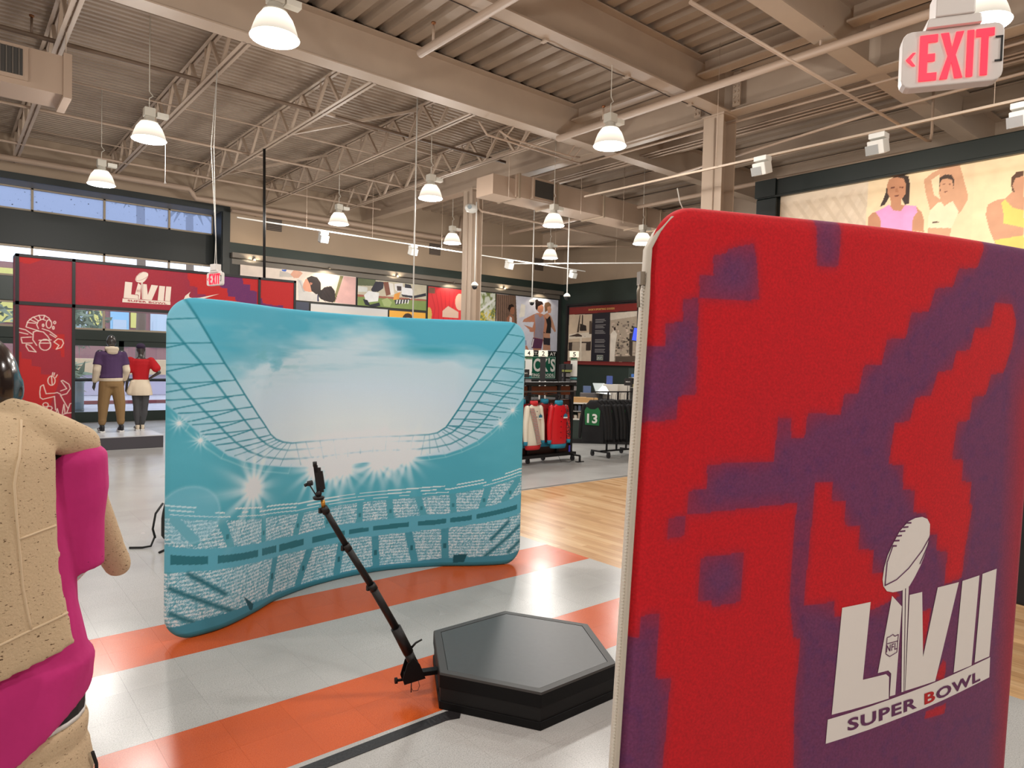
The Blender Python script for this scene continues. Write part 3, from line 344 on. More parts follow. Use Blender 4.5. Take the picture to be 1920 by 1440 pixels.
PONY_ART=[([(3.22,0.875),(3.626,0.878),(3.635,-0.001),(2.918,0.02),(3.03,0.396)],(214,170,166)),([(3.081,0.879),(3.2,0.873),(2.918,0.02),(2.859,0.034)],(130,124,84)),([(1.153,0.825),(1.366,0.812),(1.583,0.747),(1.512,0.67),(1.333,0.669),(1.138,0.65)],(196,188,180)),([(1.475,0.754),(1.581,0.905),(1.8,0.875),(1.856,0.828),(1.73,0.673),(1.585,0.659)],(214,160,136)),([(1.205,0.872),(1.365,0.889),(1.33,0.826),(1.223,0.832)],(60,100,190)),([(1.694,0.635),(1.841,0.613),(1.957,0.304),(2.334,0.229),(2.376,0.016),(1.741,0.003)],(196,192,190)),([(1.731,0.603),(1.787,0.591),(1.958,0.269),(1.884,0.263)],(170,168,170)),([(1.88,0.511),(1.952,0.66),(2.099,0.745),(2.25,0.76),(2.332,0.337),(2.107,0.281),(1.92,0.301),(1.863,0.403)],(206,146,120)),([(1.988,0.699),(2.136,0.778),(2.325,0.75),(2.442,0.599),(2.448,0.274),(2.296,0.226),(2.144,0.32),(2.103,0.496),(2.046,0.597)],(40,28,28)),([(2.334,0.229),(2.56,0.465),(2.792,0.522),(2.912,0.386),(2.937,0.095),(2.84,0.014),(2.645,0.036),(2.451,0.094)],(44,32,32)),([(2.636,0.501),(2.667,0.503),(2.979,0.128),(2.964,0.126)],(34,24,24)),([(2.714,0.522),(2.745,0.525),(2.961,0.28),(2.945,0.279)],(34,24,24)),([(2.485,0.35),(2.516,0.352),(2.738,0.014),(2.723,0.013)],(34,24,24)),([(2.561,0.392),(2.592,0.395),(2.879,0.002),(2.864,0.001)],(34,24,24)),([(2.676,0.475),(2.707,0.478),(3.002,0.203),(2.986,0.202)],(34,24,24)),([(2.412,0.163),(2.442,0.165),(2.63,0.013),(2.614,0.012)],(34,24,24)),([(2.332,0.337),(2.446,0.382),(2.523,0.353),(2.469,0.185),(2.354,0.176)],(34,24,24)),([(2.102,0.585),(2.178,0.556),(2.141,0.499),(2.088,0.516)],(170,110,90)),([(2.335,0.211),(2.38,0.214),(2.399,0.01),(2.338,0.013)],(52,56,84))]
TACKLE_ART=[([(-0.012,0.875),(2.604,0.869),(2.619,0.285),(-0.001,0.276)],(188,180,160)),([(-0.012,0.875),(0.638,0.881),(0.642,0.672),(-0.008,0.632)],(96,104,76)),([(-0.001,0.276),(2.618,0.325),(2.626,-0.018),(0.005,-0.005)],(120,140,78)),([(-0.002,0.351),(2.616,0.385),(2.618,0.325),(-0.001,0.276)],(150,90,74)),([(0.013,0.615),(0.347,0.607),(0.35,0.456),(0.017,0.428)],(206,208,206)),([(0.475,0.543),(0.639,0.824),(0.941,0.833),(0.924,0.62),(0.732,0.488),(0.519,0.47)],(46,44,56)),([(0.227,0.332),(0.391,0.497),(0.776,0.454),(0.739,0.182),(0.315,0.112)],(222,222,224)),([(0.187,0.216),(0.355,0.191),(0.443,0.046),(0.783,0.147),(0.828,0.035),(0.572,-0.021),(0.275,0.033)],(36,36,48)),([(0.867,0.23),(1.083,0.325),(1.263,0.183),(1.178,0.021),(0.958,0.044)],(150,164,110)),([(0.919,0.831),(1.116,0.85),(1.213,0.451),(1.038,0.379)],(120,72,56)),([(1.116,0.83),(1.293,0.808),(1.345,0.462),(1.213,0.413)],(216,212,208)),([(1.338,0.812),(1.651,0.861),(1.701,0.649),(1.523,0.516),(1.364,0.62)],(210,208,210)),([(1.428,0.743),(1.608,0.751),(1.612,0.602),(1.454,0.589)],(60,48,50)),([(1.345,0.462),(1.567,0.559),(1.528,0.321),(1.305,0.264)],(214,146,60)),([(1.654,0.724),(1.972,0.792),(2.118,0.526),(1.983,0.356),(1.614,0.484)],(220,220,224)),([(1.614,0.484),(2.073,0.463),(2.587,0.605),(2.599,0.505),(2.121,0.387),(1.661,0.41)],(40,42,54)),([(1.742,0.85),(1.971,0.831),(2.02,0.716),(1.745,0.712)],(44,44,56)),([(1.35,0.268),(1.983,0.356),(1.894,0.23),(1.398,0.115)],(48,48,52)),([(1.439,0.282),(1.484,0.286),(1.46,0.159),(1.415,0.148)],(222,222,222)),([(1.547,0.291),(1.592,0.294),(1.567,0.167),(1.523,0.155)],(222,222,222)),([(1.655,0.299),(1.7,0.302),(1.676,0.175),(1.631,0.163)],(222,222,222)),([(1.764,0.307),(1.809,0.311),(1.785,0.183),(1.74,0.171)],(222,222,222)),([(1.873,0.316),(1.919,0.319),(1.895,0.191),(1.849,0.179)],(222,222,222))]
HISTORY_ART=[([(0.05,2.192),(3.55,2.208),(3.55,1.941),(0.048,1.906)],(128,44,40)),([(0.048,1.906),(1.321,1.882),(1.321,0.038),(0.022,0.0)],(206,186,162)),([(0.07,1.122),(1.306,1.184),(1.301,0.978),(0.055,0.925)],(226,214,196)),([(0.073,1.04),(0.575,1.147),(0.781,1.064),(1.028,1.012),(0.121,1.023)],(70,56,48)),([(0.06,0.793),(1.299,0.819),(1.291,0.468),(0.051,0.446)],(60,50,46)),([(0.269,0.792),(0.68,0.79),(0.693,0.449),(0.26,0.447)],(176,160,142)),([(0.771,0.757),(1.038,0.756),(1.029,0.435),(0.775,0.434)],(196,180,162)),([(0.051,0.446),(1.314,0.436),(1.321,0.038),(0.031,0.007)],(204,188,168)),([(0.672,1.534),(1.01,1.445),(1.041,1.237),(0.661,1.243)],(52,44,40)),([(0.636,1.875),(0.681,1.873),(0.619,1.179),(0.505,1.181)],(80,66,56)),([(0.771,1.87),(0.824,1.868),(0.833,1.433),(0.766,1.435)],(60,50,44)),([(1.179,1.617),(1.31,1.613),(1.322,1.105),(1.178,1.107)],(90,76,64)),([(0.778,1.144),(0.956,1.142),(0.939,1.013),(0.805,1.008)],(224,212,194)),([(0.693,1.016),(0.783,1.015),(0.8,0.046),(0.701,0.044)],(222,210,192)),([(1.321,1.882),(2.249,1.895),(2.283,0.039),(1.321,0.038)],(38,36,44)),([(2.249,1.895),(3.562,1.92),(3.538,0.061),(2.282,0.045)],(176,160,142)),([(2.269,1.894),(3.551,1.905),(3.539,1.728),(2.272,1.616)],(214,202,186)),([(3.233,0.515),(3.331,0.515),(3.333,0.469),(3.234,0.468)],(50,45,41)),([(2.763,1.037),(2.808,1.036),(2.81,1.008),(2.764,1.008)],(229,206,188)),([(3.041,1.259),(3.132,1.257),(3.136,1.157),(3.046,1.158)],(210,189,172)),([(3.252,1.051),(3.348,1.05),(3.351,0.973),(3.255,0.974)],(51,46,42)),([(2.941,1.213),(3.084,1.21),(3.085,1.181),(2.942,1.184)],(169,152,138)),([(3.27,1.264),(3.412,1.261),(3.416,1.17),(3.274,1.172)],(43,39,35)),([(3.088,1.561),(3.185,1.558),(3.188,1.5),(3.09,1.502)],(78,70,64)),([(2.721,0.515),(2.799,0.515),(2.801,0.479),(2.723,0.479)],(172,155,141)),([(2.854,0.525),(2.922,0.525),(2.924,0.476),(2.856,0.475)],(191,172,157)),([(2.901,0.907),(2.969,0.907),(2.97,0.881),(2.902,0.882)],(217,195,178)),([(2.463,0.463),(2.548,0.464),(2.552,0.363),(2.467,0.362)],(115,104,95)),([(3.357,0.839),(3.423,0.839),(3.426,0.757),(3.36,0.758)],(168,151,137)),([(3.087,0.961),(3.152,0.96),(3.155,0.886),(3.09,0.886)],(60,54,49)),([(3.105,0.738),(3.188,0.738),(3.191,0.651),(3.108,0.651)],(76,69,63)),([(2.791,0.526),(2.877,0.526),(2.88,0.446),(2.795,0.445)],(156,140,128)),([(3.384,0.278),(3.506,0.28),(3.509,0.193),(3.388,0.191)],(69,62,56)),([(3.138,0.463),(3.224,0.463),(3.226,0.396),(3.141,0.395)],(131,117,107)),([(3.367,1.146),(3.452,1.145),(3.453,1.121),(3.368,1.122)],(119,107,98)),([(3.056,0.349),(3.204,0.35),(3.206,0.3),(3.058,0.299)],(227,205,186)),([(2.573,0.492),(2.632,0.492),(2.635,0.436),(2.575,0.435)],(53,48,44)),([(3.289,0.488),(3.344,0.488),(3.347,0.423),(3.292,0.423)],(89,80,73)),([(2.887,0.846),(2.939,0.846),(2.943,0.753),(2.891,0.754)],(92,83,76)),([(2.813,1.495),(2.853,1.494),(2.855,1.454),(2.815,1.455)],(104,94,86)),([(3.365,0.41),(3.459,0.41),(3.462,0.351),(3.368,0.35)],(166,150,136)),([(3.264,1.122),(3.395,1.12),(3.397,1.065),(3.266,1.067)],(152,137,125)),([(3.145,0.912),(3.265,0.911),(3.268,0.832),(3.149,0.833)],(41,36,33)),([(2.374,1.385),(2.441,1.384),(2.442,1.343),(2.375,1.344)],(49,44,40)),([(2.593,0.785),(2.74,0.785),(2.742,0.732),(2.595,0.733)],(109,98,89)),([(2.814,0.68),(2.947,0.68),(2.951,0.582),(2.818,0.581)],(111,100,91)),([(3.105,1.119),(3.24,1.117),(3.242,1.075),(3.106,1.077)],(205,184,168)),([(2.911,0.621),(3.014,0.621),(3.016,0.572),(2.913,0.572)],(133,120,109)),([(2.381,1.526),(2.486,1.523),(2.489,1.46),(2.383,1.463)],(198,178,162)),([(2.375,0.845),(2.476,0.844),(2.479,0.772),(2.378,0.772)],(178,160,146)),([(2.923,0.833),(3.021,0.833),(3.024,0.76),(2.926,0.76)],(87,78,71)),([(2.959,0.69),(3.021,0.69),(3.025,0.588),(2.963,0.588)],(181,163,149)),([(3.363,1.177),(3.452,1.175),(3.454,1.131),(3.364,1.132)],(48,43,40)),([(2.354,1.256),(2.5,1.254),(2.502,1.216),(2.356,1.218)],(171,153,140)),([(2.6,1.49),(2.663,1.488),(2.666,1.41),(2.603,1.411)],(135,121,110)),([(2.943,0.976),(3.015,0.975),(3.018,0.913),(2.946,0.913)],(215,193,176)),([(2.583,0.612),(2.654,0.612),(2.656,0.572),(2.585,0.572)],(101,91,83)),([(2.475,0.343),(2.56,0.344),(2.562,0.306),(2.477,0.305)],(40,36,32)),([(2.401,1.298),(2.493,1.296),(2.495,1.223),(2.404,1.225)],(226,203,185)),([(3.292,1.244),(3.402,1.242),(3.405,1.147),(3.296,1.148)],(59,53,48)),([(3.262,1.046),(3.391,1.045),(3.393,0.996),(3.264,0.997)],(158,142,130)),([(2.88,1.432),(3.009,1.429),(3.013,1.34),(2.883,1.343)],(131,118,108)),([(2.797,0.33),(2.881,0.331),(2.885,0.237),(2.801,0.236)],(119,107,98)),([(2.75,1.099),(2.797,1.098),(2.799,1.052),(2.752,1.052)],(83,75,68)),([(2.421,0.865),(2.515,0.864),(2.516,0.838),(2.422,0.838)],(69,62,57)),([(3.316,1.384),(3.398,1.382),(3.402,1.284),(3.32,1.286)],(61,55,50)),([(2.813,0.522),(2.855,0.522),(2.856,0.493),(2.814,0.492)],(216,195,177)),([(3.077,1.224),(3.172,1.222),(3.174,1.179),(3.078,1.18)],(209,188,171)),([(3.345,1.464),(3.444,1.461),(3.446,1.423),(3.347,1.425)],(116,105,95)),([(3.161,0.637),(3.222,0.637),(3.224,0.587),(3.163,0.587)],(120,108,99)),([(2.781,0.678),(2.915,0.678),(2.917,0.627),(2.783,0.627)],(123,111,101)),([(2.417,1.096),(2.572,1.094),(2.575,1.029),(2.419,1.031)],(145,131,119)),([(3.01,0.827),(3.144,0.826),(3.146,0.782),(3.012,0.783)],(100,90,82)),([(3.302,0.912),(3.451,0.911),(3.453,0.876),(3.303,0.877)],(188,169,154)),([(2.863,0.95),(3.007,0.949),(3.008,0.914),(2.864,0.915)],(137,123,112)),([(2.615,1.125),(2.753,1.123),(2.756,1.067),(2.617,1.069)],(189,170,155)),([(2.391,0.258),(2.549,0.26),(2.552,0.181),(2.395,0.179)],(77,69,63)),([(3.044,1.317),(3.127,1.315),(3.128,1.288),(3.045,1.29)],(53,48,43)),([(2.506,1.339),(2.648,1.336),(2.65,1.292),(2.508,1.295)],(196,177,161)),([(2.333,1.507),(2.381,1.506),(2.385,1.407),(2.337,1.408)],(195,175,160)),([(2.39,0.348),(2.458,0.348),(2.46,0.303),(2.392,0.302)],(151,135,123)),([(2.6,0.292),(2.684,0.293),(2.687,0.223),(2.603,0.222)],(148,133,121)),([(2.671,0.609),(2.83,0.609),(2.832,0.538),(2.673,0.537)],(55,50,45)),([(3.228,0.697),(3.324,0.697),(3.327,0.622),(3.231,0.622)],(89,80,73)),([(2.683,0.897),(2.731,0.897),(2.734,0.826),(2.686,0.826)],(74,67,61)),([(2.649,0.392),(2.76,0.392),(2.762,0.349),(2.651,0.348)],(172,155,141)),([(3.437,0.4),(3.567,0.401),(3.569,0.351),(3.439,0.35)],(150,135,123)),([(2.962,1.451),(3.083,1.448),(3.086,1.383),(2.965,1.385)],(139,125,114)),([(3.123,1.461),(3.187,1.459),(3.191,1.358),(3.127,1.36)],(96,87,79)),([(2.606,1.482),(2.684,1.48),(2.687,1.411),(2.609,1.412)],(47,42,38)),([(2.653,1.238),(2.712,1.237),(2.715,1.15),(2.657,1.151)],(222,200,182)),([(3.329,0.988),(3.375,0.987),(3.377,0.936),(3.331,0.937)],(139,125,114)),([(2.777,0.614),(2.905,0.614),(2.909,0.519),(2.781,0.518)],(129,116,105)),([(2.633,0.377),(2.78,0.378),(2.781,0.343),(2.634,0.342)],(80,72,65)),([(3.081,0.497),(3.232,0.498),(3.233,0.472),(3.082,0.472)],(75,68,62)),([(2.813,0.85),(2.946,0.849),(2.948,0.781),(2.816,0.781)],(138,124,113)),([(2.62,0.72),(2.73,0.72),(2.734,0.621),(2.624,0.621)],(76,68,62)),([(2.479,1.113),(2.559,1.112),(2.562,1.051),(2.482,1.052)],(72,65,59)),([(3.13,0.495),(3.17,0.495),(3.174,0.4),(3.134,0.4)],(57,51,46)),([(2.684,0.935),(2.775,0.935),(2.777,0.893),(2.686,0.894)],(178,160,146)),([(3.238,1.264),(3.296,1.263),(3.298,1.199),(3.241,1.2)],(68,61,55)),([(3.375,0.459),(3.51,0.46),(3.512,0.404),(3.378,0.403)],(189,170,155)),([(2.775,0.972),(2.827,0.971),(2.828,0.944),(2.776,0.945)],(167,150,137)),([(2.586,0.317),(2.695,0.318),(2.698,0.247),(2.589,0.246)],(209,188,172)),([(2.649,1.561),(2.716,1.559),(2.718,1.498),(2.652,1.5)],(68,61,56)),([(2.67,0.605),(2.755,0.605),(2.757,0.554),(2.672,0.554)],(84,75,69)),([(2.953,0.269),(3.013,0.27),(3.016,0.179),(2.957,0.178)],(187,168,153)),([(2.302,1.091),(2.478,1.273),(2.627,1.086),(2.561,0.719),(2.526,0.074),(2.302,0.07)],(226,216,202)),([(2.435,1.335),(2.535,1.364),(2.56,1.24),(2.459,1.227)],(60,46,40)),([(3.219,1.108),(3.391,1.135),(3.393,0.148),(3.23,0.356)],(66,56,50)),([(2.58,0.259),(3.541,0.269),(3.531,0.066),(2.568,0.05)],(90,78,68))]

# ------------------------------------------------------------------ the setting: floor
YB, YG, XR = 20.15, 21.0, 19.5          # back wall, glass line, right wall
X0, Y0 = -7.0, -6.0                     # closed ends of the store out of view
ZD = 7.0                                # roof deck
TL = .3048
def floor_mat(name, rgb, fleck, dark):
    m = bpy.data.materials.new(name); m.use_nodes = True; nt = m.node_tree; b = nt.nodes['Principled BSDF']
    geo = nt.nodes.new('ShaderNodeNewGeometry'); oi = nt.nodes.new('ShaderNodeObjectInfo')
    def noise(scale, lo, hi):
        n = nt.nodes.new('ShaderNodeTexNoise'); n.inputs['Scale'].default_value = scale; n.inputs['Detail'].default_value = 3
        nt.links.new(geo.outputs['Position'], n.inputs['Vector'])
        r = nt.nodes.new('ShaderNodeMapRange'); r.inputs[1].default_value = lo; r.inputs[2].default_value = hi
        nt.links.new(n.outputs['Fac'], r.inputs[0]); return r.outputs[0]
    def mix(fac, a, c):
        x = nt.nodes.new('ShaderNodeMix'); x.data_type = 'RGBA'; nt.links.new(fac, x.inputs[0])
        if isinstance(a, tuple): x.inputs[6].default_value = a
        else: nt.links.new(a, x.inputs[6])
        x.inputs[7].default_value = c; return x.outputs[2]
    c = mix(noise(210, .50, .64), S(*rgb), S(*fleck)); c = mix(noise(160, .54, .68), c, S(*dark)); c = mix(noise(1.3, .42, .8), c, S(*[v * .93 for v in rgb]))
    hv = nt.nodes.new('ShaderNodeHueSaturation'); r = nt.nodes.new('ShaderNodeMapRange'); r.inputs[3].default_value = .965; r.inputs[4].default_value = 1.035
    nt.links.new(oi.outputs['Random'], r.inputs[0]); nt.links.new(r.outputs[0], hv.inputs['Value']); nt.links.new(c, hv.inputs['Color'])
    nt.links.new(hv.outputs[0], b.inputs['Base Color'])
    rr = nt.nodes.new('ShaderNodeMapRange'); rr.inputs[3].default_value = .20; rr.inputs[4].default_value = .30
    nt.links.new(noise(1.1, .25, .8), rr.inputs[0]); nt.links.new(rr.outputs[0], b.inputs['Roughness'])
    b.inputs['Specular IOR Level'].default_value = .36
    bp = nt.nodes.new('ShaderNodeBump'); bp.inputs['Strength'].default_value = .02; bp.inputs['Distance'].default_value = .01
    n = nt.nodes.new('ShaderNodeTexNoise'); n.inputs['Scale'].default_value = 9; nt.links.new(geo.outputs['Position'], n.inputs['Vector'])
    nt.links.new(n.outputs['Fac'], bp.inputs['Height']); nt.links.new(bp.outputs[0], b.inputs['Normal'])
    return m
grey_tile = floor_mat('grey_vinyl_tile', (188, 187, 184), (212, 212, 210), (158, 157, 154))
orange_tile = floor_mat('orange_vinyl_tile', (213, 92, 36), (222, 112, 58), (192, 76, 28))
sub = mat('floor_joint', (138, 134, 128), .6)
floor = struct(MB().box(X0, Y0, -.12, XR, YG + .15, -.0045), 'floor', sub, 'speckled grey and orange tile floor with a pale wood zone')
XW, YW, TX0 = 4.83, 7.49, .795 - 8 * TL          # wood zone corner, tile joint origin
TY0 = 2.99 - 10 * TL
def is_wood(x, y): return x > XW and y < YW
def is_orange(y): return 2.99 < y < 3.60 or 4.515 < y < 5.125
g = .0003
def tile_mesh(n, m, sx=TL, sy=TL):
    me = MB().box(g, g, -.004, sx - g, sy - g, 0).mesh(n); me.materials.append(m); return me
TM = {False: tile_mesh('tile', grey_tile), True: tile_mesh('tile', orange_tile)}
cand = []
for i in range(0, 30):
    for j in range(0, 80):
        x, y = TX0 + i * TL, TY0 + j * TL
        if x + TL > XW + .01 and y < YW - .2: continue
        cx, cy = x + TL / 2, y + TL / 2
        fwd = .643 * cx + .766 * cy; rt = .766 * cx - .643 * cy
        if fwd < 2.0 or abs(rt) / fwd > .80 or rt / fwd > .14 + .02: pass
        vis = fwd > 2.2 and -.78 < rt / fwd < .17 and fwd / 1.0 > 2.2
        cand.append((0 if vis else 1, fwd, x, y))
cand.sort()
big_tiles = set()
for k, (nv, fw, x, y) in enumerate(cand):
    if nv or k >= 300: break
    o = bpy.data.objects.new('tile', TM[is_orange(y + TL / 2)]); col.objects.link(o); o.location = (x, y, 0); adopt(o, floor)
    o.matrix_parent_inverse = Matrix.Identity(4)
    big_tiles.add((round(x, 3), round(y, 3)))
rest_g, rest_o = MB(), MB()
for i in range(-16, 80):
    for j in range(-22, 66):
        x, y = TX0 + i * TL, TY0 + j * TL
        if x > XR or y > YG or x < X0 or y < Y0 or (round(x, 3), round(y, 3)) in big_tiles: continue
        x1, y1 = x + TL, y + TL
        if y + TL / 2 < YW:
            if x > XW - .02: continue
            x1 = min(x1, XW)
        elif y < YW and x > XW - .02: y = YW
        if (i, j) in (): continue
        (rest_o if is_orange((y + y1) / 2) and x < XW else rest_g)._add([(x + g, y + g, 0), (x1 - g, y + g, 0), (x1 - g, y1 - g, 0), (x + g, y1 - g, 0)], [(0, 1, 2, 3)])
tag(rest_g.build('grey_tiles', grey_tile, floor), kind='stuff'); tag(rest_o.build('orange_tiles', orange_tile, floor), kind='stuff')

PW, PL = .083, 1.25
def wood_mat():
    m = bpy.data.materials.new('maple_strip'); m.use_nodes = True; nt = m.node_tree; b = nt.nodes['Principled BSDF']
    geo = nt.nodes.new('ShaderNodeNewGeometry'); sp = nt.nodes.new('ShaderNodeSeparateXYZ'); nt.links.new(geo.outputs['Position'], sp.inputs[0])
    def mth(op, a, c=None):
        n = nt.nodes.new('ShaderNodeMath'); n.operation = op
        for k, q in enumerate((a, c)):
            if q is None: continue
            if isinstance(q, (int, float)): n.inputs[k].default_value = q
            else: nt.links.new(q, n.inputs[k])
        return n.outputs[0]
    i = mth('FLOOR', mth('DIVIDE', mth('SUBTRACT', sp.outputs[0], XW), PW))
    st = mth('MULTIPLY', mth('FRACT', mth('MULTIPLY', i, .37)), PL)
    j = mth('FLOOR', mth('DIVIDE', mth('ADD', sp.outputs[1], st), PL))
    cb = nt.nodes.new('ShaderNodeCombineXYZ'); nt.links.new(i, cb.inputs[0]); nt.links.new(j, cb.inputs[1])
    wn = nt.nodes.new('ShaderNodeTexWhiteNoise'); nt.links.new(cb.outputs[0], wn.inputs['Vector'])
    cr = nt.nodes.new('ShaderNodeValToRGB'); cr.color_ramp.elements[0].color = S(206, 160, 112); cr.color_ramp.elements[1].color = S(236, 197, 150)
    e = cr.color_ramp.elements.new(.5); e.color = S(224, 180, 130)
    nt.links.new(wn.outputs['Value'], cr.inputs[0])
    mp = nt.nodes.new('ShaderNodeMapping'); mp.inputs['Scale'].default_value = (60, 3, 1); nt.links.new(geo.outputs['Position'], mp.inputs[0])
    n = nt.nodes.new('ShaderNodeTexNoise'); n.inputs['Scale'].default_value = 1; n.inputs['Detail'].default_value = 5; nt.links.new(mp.outputs[0], n.inputs['Vector'])
    mx = nt.nodes.new('ShaderNodeMix'); mx.data_type = 'RGBA'; mx.blend_type = 'MULTIPLY'; mx.inputs[0].default_value = .35
    r = nt.nodes.new('ShaderNodeValToRGB'); r.color_ramp.elements[0].color = (.55, .5, .45, 1); r.color_ramp.elements[0].position = .35; r.color_ramp.elements[1].position = .6
    nt.links.new(n.outputs['Fac'], r.inputs[0]); nt.links.new(cr.outputs[0], mx.inputs[6]); nt.links.new(r.outputs[0], mx.inputs[7])
    nt.links.new(mx.outputs[2], b.inputs['Base Color']); b.inputs['Roughness'].default_value = .24
    return m
maple = wood_mat()
plank_rest = MB(); plank_n = 0; PM = {}
i = 0
while XW + i * PW < XR:
    x = XW + i * PW; st = ((i * .37) % 1.0) * PL
    j = math.floor((Y0 + st) / PL)
    while j * PL - st < YW:
        ya, yb = max(Y0, j * PL - st), min(YW, (j + 1) * PL - st); j += 1
        if yb - ya < .02: continue
        if yb - ya > PL * .95 and x < 8.6 and ya > 2.2 and plank_n < 190 or (x < 7.4 and yb > YW - .01 and plank_n < 290):
            key = round(yb - ya, 3)
            if key not in PM:
                PM[key] = MB().box(g, g, -.004, PW - g, yb - ya - g, 0).mesh('plank'); PM[key].materials.append(maple)
            o = bpy.data.objects.new('plank', PM[key]); col.objects.link(o); o.location = (x, ya, 0); o.parent = floor; plank_n += 1
        else:
            plank_rest._add([(x + g, ya + g, 0), (x + PW - g, ya + g, 0), (x + PW - g, yb - g, 0), (x + g, yb - g, 0)], [(0, 1, 2, 3)])
    i += 1
tag(plank_rest.build('wood_strips', maple, floor), kind='stuff')

# ------------------------------------------------------------------ walls
tan = mat('tan_paint', (168, 147, 125), .75, noise=(1.2, .3), rgb2=(160, 140, 119))
green = mat('dark_green_paint', (44, 56, 50), .55, noise=(1.5, .3), rgb2=(38, 49, 44))
black_green = mat('black_green_paint', (33, 38, 36), .5)
steel_tan = mat('tan_steel_paint', (180, 160, 141), .5, noise=(2.5, .3), rgb2=(172, 152, 134))
deck_tan = mat('tan_deck_paint', (166, 147, 129), .6, noise=(3, .3), rgb2=(154, 136, 119))
cream_mull = mat('beige_mullion_paint', (176, 160, 138), .5)
trim_grey = mat('grey_wall_panel', (112, 104, 94), .5)
XJ = 6.08; ZH = 5.93                   # right jamb of the window bay, head of the bay
wall_back = struct(MB().box(XJ, YB, 0, XR, YB + .2, 5.08), 'wall_back', green, 'dark green back wall under a tan band')
up = MB().box(XJ, YB - .02, 5.08, XR, YB + .2, ZD + .2); up.box(X0, YB - .02, 6.03, XJ, YB + .2, ZD + .2)
struct(up, 'wall_back_upper', tan, 'tan upper wall above green band')
wall_right = struct(MB().box(XR, Y0, 0, XR + .2, YB + .2, 5.08), 'wall_right', green, 'dark green wall behind the checkouts')
struct(MB().box(XR - .02, Y0, 5.08, XR + .2, YB + .2, ZD + .2), 'wall_right_upper', tan, 'tan upper wall above checkouts')
white_wall = mat('white_store_wall', (190, 182, 170), .7)
struct(MB().box(X0 - .2, Y0, 0, X0, YG + .2, ZD + .2), 'wall_left', white_wall)
struct(MB().box(X0, Y0 - .2, 0, XR, Y0, ZD + .2), 'wall_front', white_wall)
# window bay surround
struct(MB().box(X0, YB - .06, ZH - .03, XJ + .2, YB + .0, ZH + .13), 'trim_1', black_green, 'dark green head frame over the high windows')
struct(MB().box(XJ, YB - .06, 0, XJ + .2, YB, ZH - .03), 'trim_2', black_green, 'dark green jamb beside the window bay')
struct(MB().box(X0, YB, ZH - .02, XJ, YG, ZH), 'trim_3', mat('reveal_grey', (120, 116, 108), .5), 'grey soffit above the high windows')
struct(MB().box(XJ - .02, YB, 0, XJ, YG, ZH - .02), 'trim_4', black_green, 'dark green return beside the glass')
for k, (za, zb) in enumerate(((4.47, 5.33), (3.09, 3.69), (2.17, 2.44))):
    struct(MB().box(X0, YG - .12, za, XJ - .02, YG + .06, zb), 'trim_%d' % (5 + k), black_green if k == 0 else mat('dark_green_metal', (38, 50, 44), .4), ['wide dark green fascia between the window rows', 'dark green spandrel over the transom windows', 'dark green header over the entrance doors'][k], bevel=.01)

def glass_mat():
    m = bpy.data.materials.new('window_glass'); m.use_nodes = True; nt = m.node_tree; nt.nodes.clear()
    o = nt.nodes.new('ShaderNodeOutputMaterial'); t = nt.nodes.new('ShaderNodeBsdfTransparent'); gl = nt.nodes.new('ShaderNodeBsdfGlossy')
    t.inputs[0].default_value = (.93, .95, .97, 1); gl.inputs['Roughness'].default_value = .02
    mx = nt.nodes.new('ShaderNodeMixShader'); mx.inputs[0].default_value = .06
    nt.links.new(t.outputs[0], mx.inputs[1]); nt.links.new(gl.outputs[0], mx.inputs[2]); nt.links.new(mx.outputs[0], o.inputs[0]); return m
def frost_mat():
    m = bpy.data.materials.new('frosted_film'); m.use_nodes = True; nt = m.node_tree; nt.nodes.clear()
    o = nt.nodes.new('ShaderNodeOutputMaterial'); t = nt.nodes.new('ShaderNodeBsdfTranslucent'); t.inputs[0].default_value = (.52, .57, .68, 1)
    tr = nt.nodes.new('ShaderNodeBsdfTransparent'); tr.inputs[0].default_value = (.50, .55, .64, 1)
    mx = nt.nodes.new('ShaderNodeMixShader'); mx.inputs[0].default_value = .55
    nt.links.new(t.outputs[0], mx.inputs[1]); nt.links.new(tr.outputs[0], mx.inputs[2])
    geo = nt.nodes.new('ShaderNodeNewGeometry'); n = nt.nodes.new('ShaderNodeTexNoise'); n.inputs['Scale'].default_value = 16; n.inputs['Detail'].default_value = 5
    nt.links.new(geo.outputs['Position'], n.inputs['Vector'])
    r = nt.nodes.new('ShaderNodeMapRange'); r.inputs[1].default_value = .66; r.inputs[2].default_value = .71; nt.links.new(n.outputs['Fac'], r.inputs[0])
    d = nt.nodes.new('ShaderNodeBsdfDiffuse'); d.inputs[0].default_value = (.06, .06, .06, 1)
    m2 = nt.nodes.new('ShaderNodeMixShader'); nt.links.new(r.outputs[0], m2.inputs[0]); nt.links.new(mx.outputs[0], m2.inputs[1]); nt.links.new(d.outputs[0], m2.inputs[2])
    nt.links.new(m2.outputs[0], o.inputs[0]); return m
GL, FR = glass_mat(), frost_mat()
mull_x = [-1.42, .15, 1.75, 3.32, 4.90]
def window(nr, x0, x1, z0, z1, m, fr=cream_mull, w_=.05):
    t = tag(thing('window_%d' % nr, (x0, YG, z0), None, None), kind='structure')
    q = MB().box(x0, YG - .06, z0, x0 + w_ / 2, YG + .02, z1); q.box(x1 - w_ / 2, YG - .06, z0, x1, YG + .02, z1)
    q.box(x0, YG - .06, z0, x1, YG + .02, z0 + w_); q.box(x0, YG - .06, z1 - w_, x1, YG + .02, z1)
    q.build('window_frame', fr, t)
    MB().box(x0 + w_ / 2, YG - .006, z0 + w_, x1 - w_ / 2, YG, z1 - w_).build('pane', m, t)
nr = 1
xs = [-3.0] + mull_x + [XJ - .02]
